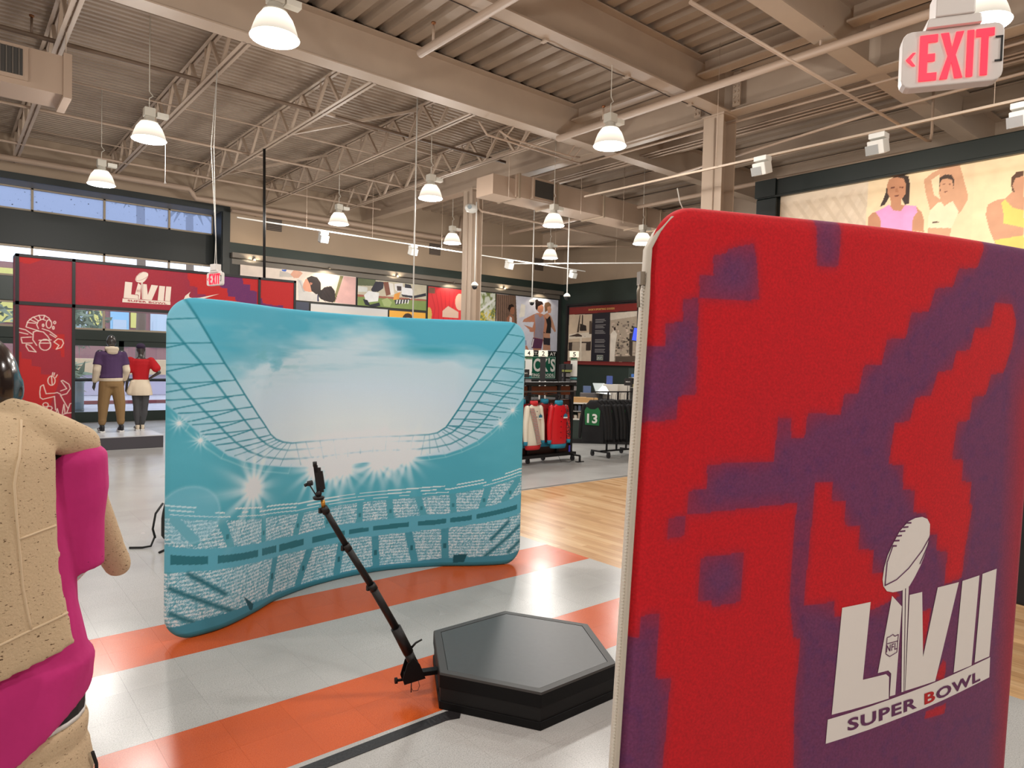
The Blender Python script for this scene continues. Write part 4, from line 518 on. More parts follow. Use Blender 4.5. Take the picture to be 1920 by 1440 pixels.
for (za, zb, m) in ((5.33, 5.93, FR), (3.69, 4.47, GL), (2.44, 3.09, GL)):
    for a, b in zip(xs[:-1], xs[1:]):
        window(nr, a, b, za, zb, m); nr += 1
# solid fill left of the bay
struct(MB().box(X0, YG - .1, 0, -3.0, YG + .1, ZH), 'wall_back_left', green)
# glazed doors under the header
dm = mat('dark_green_metal', (38, 50, 44), .4)
dxs = [-2.82, -.68, 1.48, 3.73, 5.96]
struct(MB().box(-3, YG - .1, 0, -2.82, YG + .05, 2.17), 'trim_8', dm)
for k, (a, b) in enumerate(zip(dxs[:-1], dxs[1:])):
    t = tag(thing('door_%d' % (k + 1), (a, YG, 0), 'dark green framed glass entrance door', None), kind='structure')
    q = MB()
    q.box(a, YG - .09, 0, a + .06, YG + .03, 2.17); q.box(b - .06, YG - .09, 0, b, YG + .03, 2.17); q.box(a, YG - .09, 2.02, b, YG + .03, 2.17)
    q.build('door_frame', dm, t)
    MB().box(a + .06, YG - .08, 0, b - .06, YG + .02, .27).build('kick_rail', dm, t)
    MB().box(a + .06, YG - .07, 1.08, b - .06, YG + .01, 1.16).build('mid_rail', dm, t)
    MB().box(a + .06, YG - .01, 1.16, b - .06, YG - .004, 2.02).build('pane', GL, t)
    MB().box(a + .06, YG - .01, .27, b - .06, YG - .004, 1.08).build('pane', GL, t)
    MB().tube([(a + .5, YG - .1, 1.12), (b - .5, YG - .1, 1.12)], .018).build('push_bar', mat('dark_steel', (60, 60, 60), .35, .8), t)

# ------------------------------------------------------------------ roof deck, girders, joists, columns
def corrugated(x0, x1, y0, y1, z, pitch, depth, along):
    m = MB(); a0, a1 = (y0, y1) if along == 'x' else (x0, x1); n = int((a1 - a0) / pitch) + 1
    prof = []
    for k in range(n):
        p = a0 + k * pitch
        for fr, d in ((0, depth), (.3, depth), (.42, 0), (.88, 0)): prof.append((min(p + fr * pitch, a1), z + d))
    prof.append((a1, z + depth)); vs = []
    for p, zz in prof:
        vs += [(x0, p, zz), (x1, p, zz)] if along == 'x' else [(p, y0, zz), (p, y1, zz)]
    return m._add(vs, [(2 * i, 2 * i + 1, 2 * i + 3, 2 * i + 2) for i in range(len(prof) - 1)])
ceil = struct(MB().box(X0 - .2, Y0 - .2, ZD + .25, XR + .2, YG + .3, ZD + .35), 'ceiling', deck_tan, 'tan corrugated metal roof deck')
corrugated(X0, 10.3, 9.75, YG + .2, ZD - .06, .152, .045, 'x').build('fine_ribbed_deck', deck_tan, ceil)
corrugated(X0, XR, Y0, 9.85, ZD, .37, .10, 'y').build('deep_ribbed_deck', deck_tan, ceil)
corrugated(10.3, XR, 9.85, YB, ZD, .37, .10, 'y').build('deep_ribbed_deck', deck_tan, ceil)

def ibeam(p0, p1, z0, z1, bw, tf=.022, tw=.02):
    q = MB(); (xa, ya), (xb, yb) = p0, p1
    if abs(xb - xa) > abs(yb - ya):
        q.box(xa, ya - bw / 2, z0, xb, ya + bw / 2, z0 + tf); q.box(xa, ya - bw / 2, z1 - tf, xb, ya + bw / 2, z1); q.box(xa, ya - tw / 2, z0 + tf, xb, ya + tw / 2, z1 - tf)
    else:
        q.box(xa - bw / 2, ya, z0, xa + bw / 2, yb, z0 + tf); q.box(xa - bw / 2, ya, z1 - tf, xa + bw / 2, yb, z1); q.box(xa - tw / 2, ya, z0 + tf, xa + tw / 2, yb, z1 - tf)
    return q
ZB = 6.28
XG = 10.55
for nm, (p0, p1, z0, z1, bw, lab) in {
    'a': ((X0, 9.80), (XG - .15, 9.80), ZB, 6.97, .30, 'deep tan roof beam where the open-web joists end'),
    'b': ((X0, 6.88), (XG - .15, 6.88), ZB, 6.97, .28, 'deep tan roof beam running to the nearest column'),
    'c': ((X0, 4.48), (XG - .15, 4.48), ZB, 6.97, .28, 'deep tan roof beam left of the big exit sign'),
    'e': ((XG + .15, 14.3), (XR, 14.3), ZB, 6.97, .28, 'shaded tan beam behind the rectangular air duct'),
    'f': ((XG + .15, 9.8), (XR, 9.8), ZB, 6.97, .28, 'shaded tan beam past the girder above the duct'),
    'g': ((XG + .15, 4.48), (XR, 4.48), ZB, 6.97, .28, 'shaded tan beam behind the big exit sign'),
    'h': ((XG, Y0), (XG, YB), ZB, 6.97, .30, 'long tan girder resting on the two steel columns'),
    'i': ((18.3, Y0), (18.3, YB), ZB, 6.97, .30, 'far tan girder on the column above the framed banner'),
    'j': ((12.5, Y0), (12.5, 14.2), 6.62, 6.98, .16, 'shallow tan beam first past the long girder'),
    'k': ((14.4, Y0), (14.4, 14.2), 6.62, 6.98, .16, 'shallow tan beam second past the long girder'),
    'l': ((16.3, Y0), (16.3, 14.2), 6.62, 6.98, .16, 'shallow tan beam third past the long girder'),
}.items():
    solo(ibeam(p0, p1, z0, z1, bw), 'roof_beam', steel_tan, lab, 'beam')
for ya, yb, lab in ((6.95, 9.72, 'short tan channel beside the lamp at the girder'), (4.55, 6.80, 'short tan channel above the sprinkler main at the column'), (2.0, 4.40, 'short tan channel left of the big exit sign')):
    q = MB(); q.box(9.5, ya, 6.65, 9.72, yb, 6.68); q.box(9.70, ya, 6.68, 9.72, yb, 6.97); q.box(9.5, ya, 6.94, 9.72, yb, 6.97)
    solo(q, 'roof_channel', steel_tan, lab, 'beam')
ordn = ['first', 'second', 'third', 'fourth', 'fifth', 'sixth', 'seventh', 'eighth', 'ninth', 'tenth', 'eleventh', 'twelfth', 'thirteenth']
def make_joist():
    t = thing('open_web_joist', (0, 0, 0), 'x', 'joist', group='open-web roof joists')
    L0, L1 = 9.93, YB - .03
    for nm, z in (('bottom_chord', ZB), ('top_chord', 6.86)):
        for s in (-1, 1):
            q = MB(); x = s * .012
            q.box(min(x, x + s * .055), L0, z, max(x, x + s * .055), L1, z + .008); q.box(min(x, x + s * .008), L0, z, max(x, x + s * .008), L1, z + .06)
            q.build(nm, steel_tan, t)
    n = 9; d = (L1 - L0) / n
    me_up = me_dn = me_v = None
    for k in range(n):
        ya = L0 + k * d
        for kind in ('u', 'd', 'v'):
            if kind == 'u': a, b = (0, ya + .08, ZB + .03), (0, ya + d / 2, 6.89)
            elif kind == 'd': a, b = (0, ya + d / 2, 6.89), (0, ya + d - .02, ZB + .03)
            else: a, b = (0, ya + d / 2 + .30, ZB + .3), (0, ya + d / 2 + .30, 6.88)
            if kind == 'v': a = (0, ya + d / 2 + .30, ZB + .34)
            MB().bar(a, b, .05 if kind != 'v' else .025, .05 if kind != 'v' else .025, up=(1, 0, 0)).build('web_brace', steel_tan, t)
    return t
jt = make_joist(); joists = []
for k in range(5):
    x = 1.32 + 1.985 * k
    o = jt if k == 0 else copy_tree(jt); joists.append(o)
    o.location.x = x; o['label'] = 'tan open-web roof joist, %s from the left' % ordn[k]
def column(x, y, lab, w_=.36):
    q = MB(); h = w_ / 2
    q.box(x - h, y - h, 0, x - h + .022, y + h, ZB); q.box(x + h - .022, y - h, 0, x + h, y + h, ZB); q.box(x - h + .022, y - .01, 0, x + h - .022, y + .01, ZB)
    t = thing('steel_column', (x, y, 0), lab, 'column')
    q.build('wide_flange_post', steel_tan, t)
    MB().box(x - h - .05, y - h - .05, 0, x + h + .05, y + h + .05, .03).build('base_plate', steel_tan, t)
    MB().box(x - h - .02, y - h - .02, ZB - .03, x + h + .02, y + h + .02, ZB - .001).build('cap_plate', steel_tan, t)
    MB().tube([(x - h - .03, y - .05, 2.), (x - h - .03, y - .05, 6.2)], .012).build('conduit', steel_tan, t)
column(10.52, 14.28, 'tan steel column behind the teal stadium backdrop')
column(10.52, 7.02, 'tan steel column behind the red camouflage panel', .4)
column(18.3, 8.6, 'distant tan column rising behind the framed banner', .45)

# ------------------------------------------------------------------ high-bay lamps
def shade_mat():
    m = bpy.data.materials.new('lit_acrylic'); m.use_nodes = True; nt = m.node_tree; b = nt.nodes['Principled BSDF']
    b.inputs['Base Color'].default_value = S(70, 68, 62); b.inputs['Roughness'].default_value = .35
    b.inputs['Emission Color'].default_value = S(255, 243, 224)
    tc = nt.nodes.new('ShaderNodeTexCoord'); sp = nt.nodes.new('ShaderNodeSeparateXYZ'); nt.links.new(tc.outputs['Object'], sp.inputs[0])
    r = nt.nodes.new('ShaderNodeMapRange'); r.inputs[1].default_value = 0; r.inputs[2].default_value = .26
    r.inputs[3].default_value = LAMP_GLOW * .36; r.inputs[4].default_value = LAMP_GLOW
    nt.links.new(sp.outputs[2], r.inputs[0]); nt.links.new(r.outputs[0], b.inputs['Emission Strength']); return m
lit = shade_mat()
liner_m = mat('lit_liner', (40, 40, 36), .5, emit=(250, 240, 205), estr=.88)
rim_m = mat('lit_rim', (240, 240, 235), .3, emit=(255, 250, 240), estr=2.0)
bulb_m = mat('lamp_bulb', (60, 58, 54), .3, emit=(255, 250, 235), estr=1.3)
gear_m = mat('lamp_gear_paint', (205, 200, 188), .45)
def make_lamp():
    t = thing('high_bay_lamp', (0, 0, 0), 'x', 'ceiling lamp', group='high-bay lamps under the roof')
    n = 28; prof = [(.235, 0.), (.222, .05), (.203, .11), (.175, .18), (.125, .25)]
    rs = [[(r * (1 + .012 * (k % 2)) * math.cos(2 * math.pi * k / n), r * (1 + .012 * (k % 2)) * math.sin(2 * math.pi * k / n), z) for k in range(n)] for r, z in prof]
    inner = [[(x * .97, y * .97, z) for x, y, z in r] for r in reversed(rs)]
    MB().rings(rs, cap=False).build('shade', lit, t, flip=True)
    MB().rings(inner, cap=False).build('liner', liner_m, t, flip=True)
    MB().rings([[(r * math.cos(2 * math.pi * k / n), r * math.sin(2 * math.pi * k / n), z) for k in range(n)] for r, z in ((.237, .008), (.245, 0), (.237, -.008), (.228, 0), (.237, .008))], cap=False).build('rim', rim_m, t)
    MB().lathe([(.125, .25), (.12, .27), (.075, .29), (.075, .33), (.05, .35)], n=20).build('collar', gear_m, t)
    MB().lathe([(.01, .09), (.05, .11), (.06, .16), (.04, .22), (.03, .25)], n=12).build('bulb', bulb_m, t)
    MB().box(-.075, -.075, .34, .075, .075, .47).build('ballast_box', gear_m, t, bevel=.01)
    MB().box(.10, -.05, .36, .26, .06, .43).build('junction_box', mat('junction_white', (225, 222, 212), .5), t, bevel=.005)
    MB().tube([(0, 0, .46), (0, 0, .62), (.05, 0, .66), (0, 0, .72), (0, 0, 1.93)], .007, 6).build('hanger_rod', gear_m, t)
    ld = bpy.data.lights.new('lamp_light', 'POINT'); ld.energy = LAMP_W; ld.color = (1.0, .965, .915); ld.shadow_soft_size = .19
    lo = bpy.data.objects.new('lamp_light', ld); col.objects.link(lo); lo.location = (0, 0, -.06); adopt(lo, t); lo.matrix_parent_inverse = Matrix.Identity(4)
    return t
lamps = [(2.59, 6.96, 'large glowing high-bay lamp at the top left of the near beam'), (2.41, 11.55, 'glowing high-bay lamp on the second joist, midway to the windows'), (2.37, 15.3, 'glowing high-bay lamp nearest the high windows'),
         (7.55, 6.90, 'glowing high-bay lamp in front of the long girder'), (7.48, 11.59, 'glowing high-bay lamp left of the far column'), (7.35, 15.42, 'glowing high-bay lamp above the ponytail poster'),
         (10.49, 11.2, 'glowing high-bay lamp under the rectangular duct'), (14.36, 15.45, 'smallest glowing high-bay lamp above the checkouts'), (7.32, 2.16, 'glowing high-bay lamp behind the big exit sign'),
         (10.77, 15.55, 'glowing high-bay lamp half hidden by the far column'), (13.58, 11.2, 'glowing high-bay lamp beside the red panel corner'),
         (2.5, 2.2, 'added high-bay lamp over the hexagon platform, unseen above the frame'), (-2.6, 2.2, 'added high-bay lamp over the left aisle, unseen above the frame'), (-2.6, 6.95, 'added high-bay lamp left of the near beam, unseen outside the frame'),  # this row and the next: unseen lamps, added to light the foreground
         (-2.6, 10.6, 'added high-bay lamp left of the joists, unseen outside the frame'), (2.5, -2.6, 'added unseen high-bay lamp behind the viewpoint'), (-2.6, -2.6, 'added unseen high-bay lamp in the rear left aisle'), (13.9, 2.2, 'added high-bay lamp past the framed banner, unseen outside the frame')]  # last lamp is added to brighten the ceiling on the right
lp = make_lamp()
for k, (x, y, lab) in enumerate(lamps):
    o = lp if k == 0 else copy_tree(lp)
    o.location = (x, y, 4.95 if y == 11.2 else 5.1); o['label'] = lab

# ------------------------------------------------------------------ ducts, pipes, tracks
duct_m = mat('tan_duct_paint', (166, 143, 124), .55)
grille_m = mat('duct_grille', (58, 54, 50), .6)
t = thing('air_duct', (8.7, 11.4, 5.45), 'long rectangular tan air duct past the far column', 'duct')
MB().box(9.55, 11.4, 5.47, 15.5, 12.1, 5.95).build('duct_body', duct_m, t)
for x in (9.6, 10.75, 12.3, 13.9, 14.5): MB().box(x, 11.37, 5.44, x + .05, 12.13, 5.98).build('duct_flange', mat('duct_flange', (150, 132, 112), .5), t)
MB().box(8.95, 11.46, 5.44, 9.62, 12.04, 5.86).build('duct_elbow', duct_m, t)
MB().box(9.95, 11.30, 5.48, 10.6, 11.42, 5.94).build('grille_frame', duct_m, t); MB().box(10.0, 11.29, 5.53, 10.55, 11.31, 5.89).build('grille', grille_m, t)
for x in (9.3, 11.5, 13.0): MB().tube([(x, 11.36, 5.4), (x, 11.36, 6.9)], .006, 5).build('hanger', steel_tan, t)
t = thing('air_duct', (1.4, 11.4, 5.43), 'short tan air duct with dark grille at the upper left', 'duct')
MB().box(-4.0, 11.4, 5.43, 1.36, 12.1, 5.96).build('duct_body', duct_m, t)
MB().box(1.3, 11.36, 5.39, 1.40, 12.14, 6.0).build('duct_flange', duct_m, t)
MB().box(-.6, 11.36, 5.5, .90, 11.42, 5.94).build('grille_frame', duct_m, t); MB().box(-.55, 11.35, 5.55, .84, 11.37, 5.9).build('grille', grille_m, t)
for k in range(20): MB().box(-.5 + k * .068, 11.335, 5.55, -.485 + k * .068, 11.35, 5.9).build('louvre', mat('louvre', (88, 80, 72), .5), t)
MB().tube([(1.33, 11.38, 5.98), (1.33, 11.38, 6.9)], .007, 5).build('hanger', steel_tan, t)
pipe_m = mat('tan_pipe_paint', (172, 149, 130), .5)
def pipe(pts, r, lab, name='pipe', n=8, m=pipe_m, heads=(), clips=()):
    t = thing(name, pts[0], lab, 'pipe')
    MB().tube(pts, r, n).build('run', m, t)
    for a, b in clips: MB().bar(a, b, .03, .012).build('pipe_clip', m, t)
    for h in heads:
        q = MB(); q.tube([h, (h[0], h[1], h[2] + .22)], .018, 6); q.build('sprinkler_riser', m, t)
        MB().lathe([(.012, .22), (.03, .24), (.035, .26), (.008, .27)], h, 8).build('sprinkler_head', mat('brass_head', (140, 92, 60), .4, .7), t)
    return t
pipe([(5.12, 8.28, 6.15), (5.15, 3.0, 6.15), (5.15, -3, 6.15)], .058, 'stubby tan sprinkler pipe ending in a clamp near the beam', 'sprinkler_pipe', 12, heads=((5.12, 7.95, 6.2),), clips=(((5.13, 6.1, 6.2), (5.13, 6.1, 7.0)),))
t = thing('flange_cable', (0, 7.03, ZB), 'dark cable clipped along the lower flange of the near beam', 'cable')
MB().tube([(3.5 + k * .25, 7.025 + .004 * math.sin(k * 2), ZB - .008 - .012 * (k % 5 == 2)) for k in range(28)], .007, 6).build('cable_run', mat('cable_dark', (58, 48, 42), .6), t)
for x in (4.6, 6.3, 8.0, 9.6): MB().box(x - .03, 6.95, ZB - .03, x + .03, 7.06, ZB).build('cable_clip', steel_tan, t)
t = thing('bolted_splice', (10.39, 7.0, 6.3), 'bolted steel splice plates where beams meet the near column', 'plate')
for y in (6.62, 7.40):
    p = MB().box(10.37, y - .07, 6.34, 10.40, y + .07, 6.92).build('splice_plate', steel_tan, t)
    for k in range(6):
        for d in (-.035, .035): MB().tube([(10.37, y + d, 6.40 + k * .09), (10.345, y + d, 6.40 + k * .09)], .02, 6).build('bolt', steel_tan, p)
pipe([(9.0, 9.55, 6.15), (9.0, 2.0, 6.15), (9.0, -3, 6.15)], .06, 'thick tan sprinkler main passing the near column', 'sprinkler_pipe', 12, heads=((9.0, 8.4, 6.2), (9.0, 4.5, 6.2)))
pipe([(5.9, 4.34, 5.63), (12.2, 4.28, 5.63), (12.35, 4.28, 5.66), (12.4, 4.28, 5.8), (12.4, 4.28, 6.6)], .022, 'slim tan conduit slanting from the top edge to the banner', 'conduit_pipe')
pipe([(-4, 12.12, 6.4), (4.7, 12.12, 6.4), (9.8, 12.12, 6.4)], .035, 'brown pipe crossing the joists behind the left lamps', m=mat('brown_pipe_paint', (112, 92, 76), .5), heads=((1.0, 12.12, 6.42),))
pipe([(-4, 15.6, 6.36), (10.0, 15.6, 6.36)], .03, 'tan pipe crossing the joists above the window-side lamp')
pipe([(-4, 18.2, 6.30), (10.0, 18.2, 6.30)], .03, 'tan pipe crossing the joists near the window wall')
pipe([(-4, 19.4, 6.22), (5.0, 19.4, 6.22), (5.1, 19.4, 6.1), (5.2, 19.5, 6.02), (13.5, 19.5, 6.02), (13.8, 19.5, 6.1), (13.9, 19.5, 6.9)], .075, 'fat tan pipe along the top of the back wall', n=10)
pipe([(6.2, 19.75, 5.9), (14.5, 19.75, 5.9)], .05, 'second fat tan pipe just under the first on the back wall', n=10, clips=tuple(((x, 19.75, 5.9), (x, 20.128, 5.9)) for x in (7, 9.5, 12, 14.2)))
pipe([(8.0, 10.1, 6.2), (8.3, 10.1, 6.12), (9.9, 10.1, 6.12), (10.2, 10.15, 6.18)], .018, 'slim pale conduit bending under the corner of the beams', 'conduit_pipe', clips=(((8.6, 10.1, 6.12), (8.6, 9.9, 6.285)), ((9.8, 10.1, 6.12), (9.8, 9.9, 6.285))))
pipe([(7.6, 10.2, 6.3), (7.8, 10.2, 6.10), (10.3, 10.2, 6.07)], .02, 'second slim conduit under the corner of the beams', 'conduit_pipe', clips=(((8.2, 10.2, 6.1), (8.2, 9.9, 6.285)), ((10.0, 10.2, 6.08), (10.0, 9.9, 6.285))))
pipe([(10.45, 14.0, 6.2), (10.45, 13.95, 5.75), (10.5, 13.9, 5.68), (17.5, 13.9, 5.68)], .03, 'tan pipe leaving the far column below the duct')
pipe([(10.6, 12.6, 6.2), (10.75, 4.0, 6.2), (10.75, -2, 6.2)], .02, 'slim conduit beneath the long girder', 'conduit_pipe')
for k, (x, z) in enumerate(((11.7, 6.45), (11.85, 6.45), (12.0, 6.45))):
    pipe([(x, 13.0, z), (x, -2, z)], .018, '%s of three parallel conduits past the girder' % ['leftmost', 'middle', 'rightmost'][k], 'conduit_pipe', 6)
pipe([(13.6, 16.5, 5.9), (13.6, 12.6, 5.9), (13.6, 5, 5.9)], .05, 'fat tan pipe low above the checkouts')
pipe([(13.2, 17.9, 5.62), (16.9, 14.1, 5.62)], .03, 'tan pipe running askew above the checkouts')
pipe([(11.2, 8.8, 5.66), (10.45, 4.4, 5.66), (10.3, 1.0, 5.66)], .022, 'slim tan pipe right of the near column', 'conduit_pipe')
for k, y in enumerate((13.5, 17.0)):
    pipe([(1.35, y, 6.33), (9.3, y - .02, 6.33)], .012, 'thin brace rod across the joists, %s' % ['nearer one', 'farther one'][k], 'brace_rod', 6)
# cross bracing, bolted to the joists
for a, b, k in (((5.28, 11.8, 6.3), (7.3, 13.5, 6.85), 2), ((7.3, 11.8, 6.85), (5.28, 13.5, 6.3), 2), ((7.3, 12.4, 6.3), (9.26, 14.1, 6.85), 3), ((7.3, 16.0, 6.85), (5.28, 17.6, 6.3), 2)):
    MB().bar(a, b, .05, .05).build('cross_brace', steel_tan, ceil)
white_m = mat('white_fixture', (216, 213, 206), .4)
def track(name, a, b, heads, lab, drops, aim=None, rail=None):
    t = thing(name, a, lab, 'track light')
    MB().bar(a, b, .030, .030).build('rail', rail or white_m, t)
    for h in drops: MB().tube([h, (h[0], h[1], 6.9)], .005, 5).build('drop_cable', steel_tan, t)
    for (x, y, z), ang in heads:
        MB().cbox((x, y, z - .06), (.20, .16, .07), ang).build('adapter_box', white_m, t, bevel=.008)
        h = MB().cbox((x, y, z - .19), (.20, .20, .18), ang, .35).build('lamp_head', white_m, t, bevel=.012)
        MB().cbox((x + .03 * math.sin(ang), y + .045, z - .225), (.16, .13, .12), ang, .35).build('reflector', mat('reflector', (190, 190, 188), .25, .6), h)
        if aim:
            ld = bpy.data.lights.new('track_spot', 'SPOT'); ld.energy = aim[1]; ld.color = (1, .88, .70); ld.spot_size = 1.25; ld.spot_blend = .7; ld.shadow_soft_size = .06
            lo = bpy.data.objects.new('track_spot', ld); col.objects.link(lo); p = Vector((x, y, z - .34)); d = Vector(aim[0](x, y)) - p
            lo.location = p; lo.rotation_euler = d.to_track_quat('-Z', 'Y').to_euler(); adopt(lo, t)
track('track_light', (5.15, 16.0, 5.0), (16.7, 16.2, 5.0), [((7.25, 16.04, 5.0), 0), ((9.85, 16.08, 5.0), 0), ((13.3, 16.13, 5.0), 0), ((16.1, 16.18, 5.0), 0)], 'white track light bar before the back wall posters', [(6.8, 16.02, 5.0), (10.8, 16.1, 5.0), (8.6, 16.05, 5.0), (13.0, 16.12, 5.0)], (lambda x, y: (x, 20.1, 3.6), 120))
track('track_light', (9.2, 9.0, 5.0), (9.45, -2.0, 5.0), [((9.2, 5.4, 5.0), -1.57), ((9.35, 3.85, 5.0), -1.57), ((9.42, 2.33, 5.0), -1.57)], 'white track light bar before the framed banner', [(9.22, 6.2, 5.0), (9.4, 2.6, 5.0)], (lambda x, y: (12.4, y - .3, 4.4), 130), mat('tan_rail_paint', (176, 156, 136), .5))
track('track_light', (14.0, 17.2, 5.05), (18.8, 11.0, 5.05), [], 'bare white track bar above the checkouts', [(16.2, 14.4, 5.05), (15.0, 15.9, 5.05)])
# dome cameras on stems
dome_m = mat('smoked_dome', (25, 25, 28), .1)
for (x, y, zt, zb, lab) in ((12.0, 12.25, 5.6, 3.52, 'white stem security camera nearest the room corner'), (12.56, 14.2, 6.2, 3.52, 'white stem security camera in front of the runners poster'), (9.6, 12.9, 5.6, 3.62, 'white stem security camera beside the far column'), (6.95, 11.3, 6.97, 1.75, 'plain thin white rod hanging behind the teal backdrop')):
    t = thing('ceiling_camera' if zb > 3 else 'hanging_rod', (x, y, zb), lab, 'camera' if zb > 3 else 'rod')
    MB().tube([(x, y, zb + .1 if zb > 3 else zb), (x, y, zt)], .014, 8).build('stem', white_m, t)
    if zb > 3:
        MB().lathe([(.02, .12), (.05, .10), (.085, .06), (.085, .03), (.07, .02)], (x, y, zb), 16).build('housing', white_m, t)
        MB().lathe([(.065, .02), (.055, -.03), (.03, -.055), (.005, -.06)], (x, y, zb), 14).build('dome', dome_m, t)
t = thing('emergency_light', (10.24, 13.98, 5.72), 'white twin-head emergency light on the far column', 'light')
MB().ell((10.24, 13.98, 5.72), .19, .1, .12).build('body', white_m, t); MB().box(10.24, 13.98, 5.66, 10.40, 14.2, 5.76).build('bracket', white_m, t); MB().tube([(10.12, 13.89, 5.72), (10.10, 13.84, 5.72)], .05, 12).build('lens', mat('lens', (150, 160, 165), .1), t)
for k, (x, z, y) in enumerate(((7.33, 5.57, YB - .03), (12.99, 5.54, YB - .03), (17.89, 5.52, YB - .03))):
    t = thing('wall_vent', (x, y, z), ['grey wall vent nearest the windows', 'grey wall vent left of the far column', 'grey wall vent nearest the room corner'][k], 'vent', group='grey vents on the back wall')
    MB().box(x, y - .02, z, x + .44, y + .01, z + .46).build('backing', mat('vent_dark', (70, 62, 56), .6), t)
    for s in range(9): MB().box(x, y - .035, z + .02 + s * .05, x + .44, y - .02, z + .04 + s * .05).build('slat', mat('vent_slat', (112, 98, 86), .5), t)
solo(MB().tube([(2.61, 11.43, 5.11), (2.61, 11.43, 4.50), (2.61, 11.43, 4.46)], [.003, .003, .018], 6), 'pull_cord', white_m, 'thin white pull cord hanging below the left lamp', 'cord')

# ------------------------------------------------------------------ exit signs
exit_red = mat('exit_red', (235, 40, 60), .4, emit=(255, 30, 55), estr=1.6)
exit_body = mat('exit_body', (225, 218, 214), .4)
def exit_sign(c, ang, lab, sx=1., pole_top=None):
    """c = centre of the face, ang = heading of the face's left-to-right direction"""
    t = thing('exit_sign', c, lab, 'exit sign')
    R = Vector((math.cos(ang), math.sin(ang), 0)); N = Vector((R.y, -R.x, 0)); C = Vector(c)
    P = lambda a, b, d=0.: tuple(C + R * a * sx + Vector((0, 0, b * min(sx, 1.) + b * .04)) + N * d)
    Wd, Hh, r = .155, .095, .03
    pl = []
    for cx, cy, a0 in ((Wd - r, Hh - r, 0), (-Wd + r, Hh - r, 90), (-Wd + r, -Hh + r, 180), (Wd - r, -Hh + r, 270)):
        pl += [(cx + r * math.cos(math.radians(a0 + q)), cy + r * math.sin(math.radians(a0 + q))) for q in (0, 30, 60, 90)]
    MB().prism(pl, P, -.025, .025).build('housing', exit_body, t, bevel=.004)
    def strokes(polys):
        q = MB()
        for p in polys: q.prism(p, P, .026, .029)
        return q
    h0, h1 = -.076, .076; s = .025
    E = [(-.10, h0), (-.045, h0), (-.045, h0 + s), (-.10 + s, h0 + s), (-.10 + s, -s / 2), (-.052, -s / 2), (-.052, s / 2), (-.10 + s, s / 2), (-.10 + s, h1 - s), (-.045, h1 - s), (-.045, h1), (-.10, h1)]
    X = [(-.036, h0), (-.012, h0), (-.001, -.022), (.010, h0), (.034, h0), (.011, 0), (.034, h1), (.010, h1), (-.001, .022), (-.012, h1), (-.036, h1), (-.013, 0)]
    I = [(.044, h0), (.064, h0), (.064, h1), (.044, h1)]
    T = [(.086, h0), (.107, h0), (.107, h1 - s), (.124, h1 - s), (.124, h1), (.070, h1), (.070, h1 - s), (.086, h1 - s)]
    A = [(-.142, 0), (-.122, .022), (-.112, .022), (-.128, 0), (-.112, -.022), (-.122, -.022)]
    for nm, p in (('letter', E), ('letter', X), ('letter', I), ('letter', T), ('arrow', A)): strokes([p]).build(nm, exit_red, t)
    q = MB(); 
    for a0, b0, a1, b1 in ((.128, -.035, .150, -.029), (.128, .042, .150, .048), (.144, -.035, .150, .048)): q.prism([(a0, b0), (a1, b0), (a1, b1), (a0, b1)], P, .026, .028)
    q.build('sticker', mat('sticker_black', (25, 25, 28), .5), t)
    MB().prism([(-.085, Hh), (.085, Hh), (.08, Hh + .03), (-.08, Hh + .03)], P, -.04, .04).build('canopy', exit_body, t, bevel=.004)
    MB().prism([(-.06, Hh + .03), (.06, Hh + .03), (.06, Hh + .12), (-.06, Hh + .12)], P, -.045, .045).build('mounting_box', exit_body, t, bevel=.004)
    if pole_top:
        for k, dx in enumerate((-.02, .02)):
            MB().tube([P(dx, Hh + .12), (c[0] + dx * .3, c[1] + dx, c[2] + .6), (c[0] - .05 + dx, c[1] + .04, c[2] + 2), pole_top], .006, 5).build('hanging_cable', white_m, t)
    return t
exit_sign((2.385, .783, 2.862), math.atan2(-.215, .125) , 'large lit EXIT sign at the upper right with a left arrow', .87, (2.385, .79, 6.3))
exit_sign((3.2, 10.9, 3.03), math.atan2(-.97, .25), 'small distant lit exit sign hung on cables before the red arch', 1.3, (3.25, 11.1, 6.25))

# ------------------------------------------------------------------ curved fabric backdrops
def catmull(pts, n=60):
    pts = [np.array(p, float) for p in pts]; P = [2 * pts[0] - pts[1]] + pts + [2 * pts[-1] - pts[-2]]; out = []
    for i in range(1, len(P) - 2):
        a, b, c, d = P[i - 1:i + 3]
        for k in range(n):
            t = k / n; out.append(.5 * ((2 * b) + (c - a) * t + (2 * a - 5 * b + 4 * c - d) * t * t + (3 * b - a - 3 * c + d) * t ** 3))
    out.append(pts[-1]); return np.array(out)
class Curve:
    def __init__(s, pts, h):
        s.C = catmull(pts); s.h = h; d = np.hypot(*np.diff(s.C, axis=0).T); s.L = np.r_[0, np.cumsum(d)]; s.len = s.L[-1]
        tg = np.gradient(s.C, axis=0); s.T = tg / np.hypot(tg[:, 0], tg[:, 1])[:, None]
    def at(s, u, v, off=0.):
        u = np.asarray(u, float); q = np.clip(u, 0, 1) * s.len; ex = (u - np.clip(u, 0, 1)) * s.len
        x, y = np.interp(q, s.L, s.C[:, 0]), np.interp(q, s.L, s.C[:, 1]); tx, ty = np.interp(q, s.L, s.T[:, 0]), np.interp(q, s.L, s.T[:, 1])
        return np.stack([x + tx * ex + ty * off, y + ty * ex - tx * off, np.asarray(v, float) * s.h + 0 * u], -1)
    def pt(s, u, v, off=0.): return tuple(float(k) for k in s.at(np.array(u), np.array(v), np.array(off)))
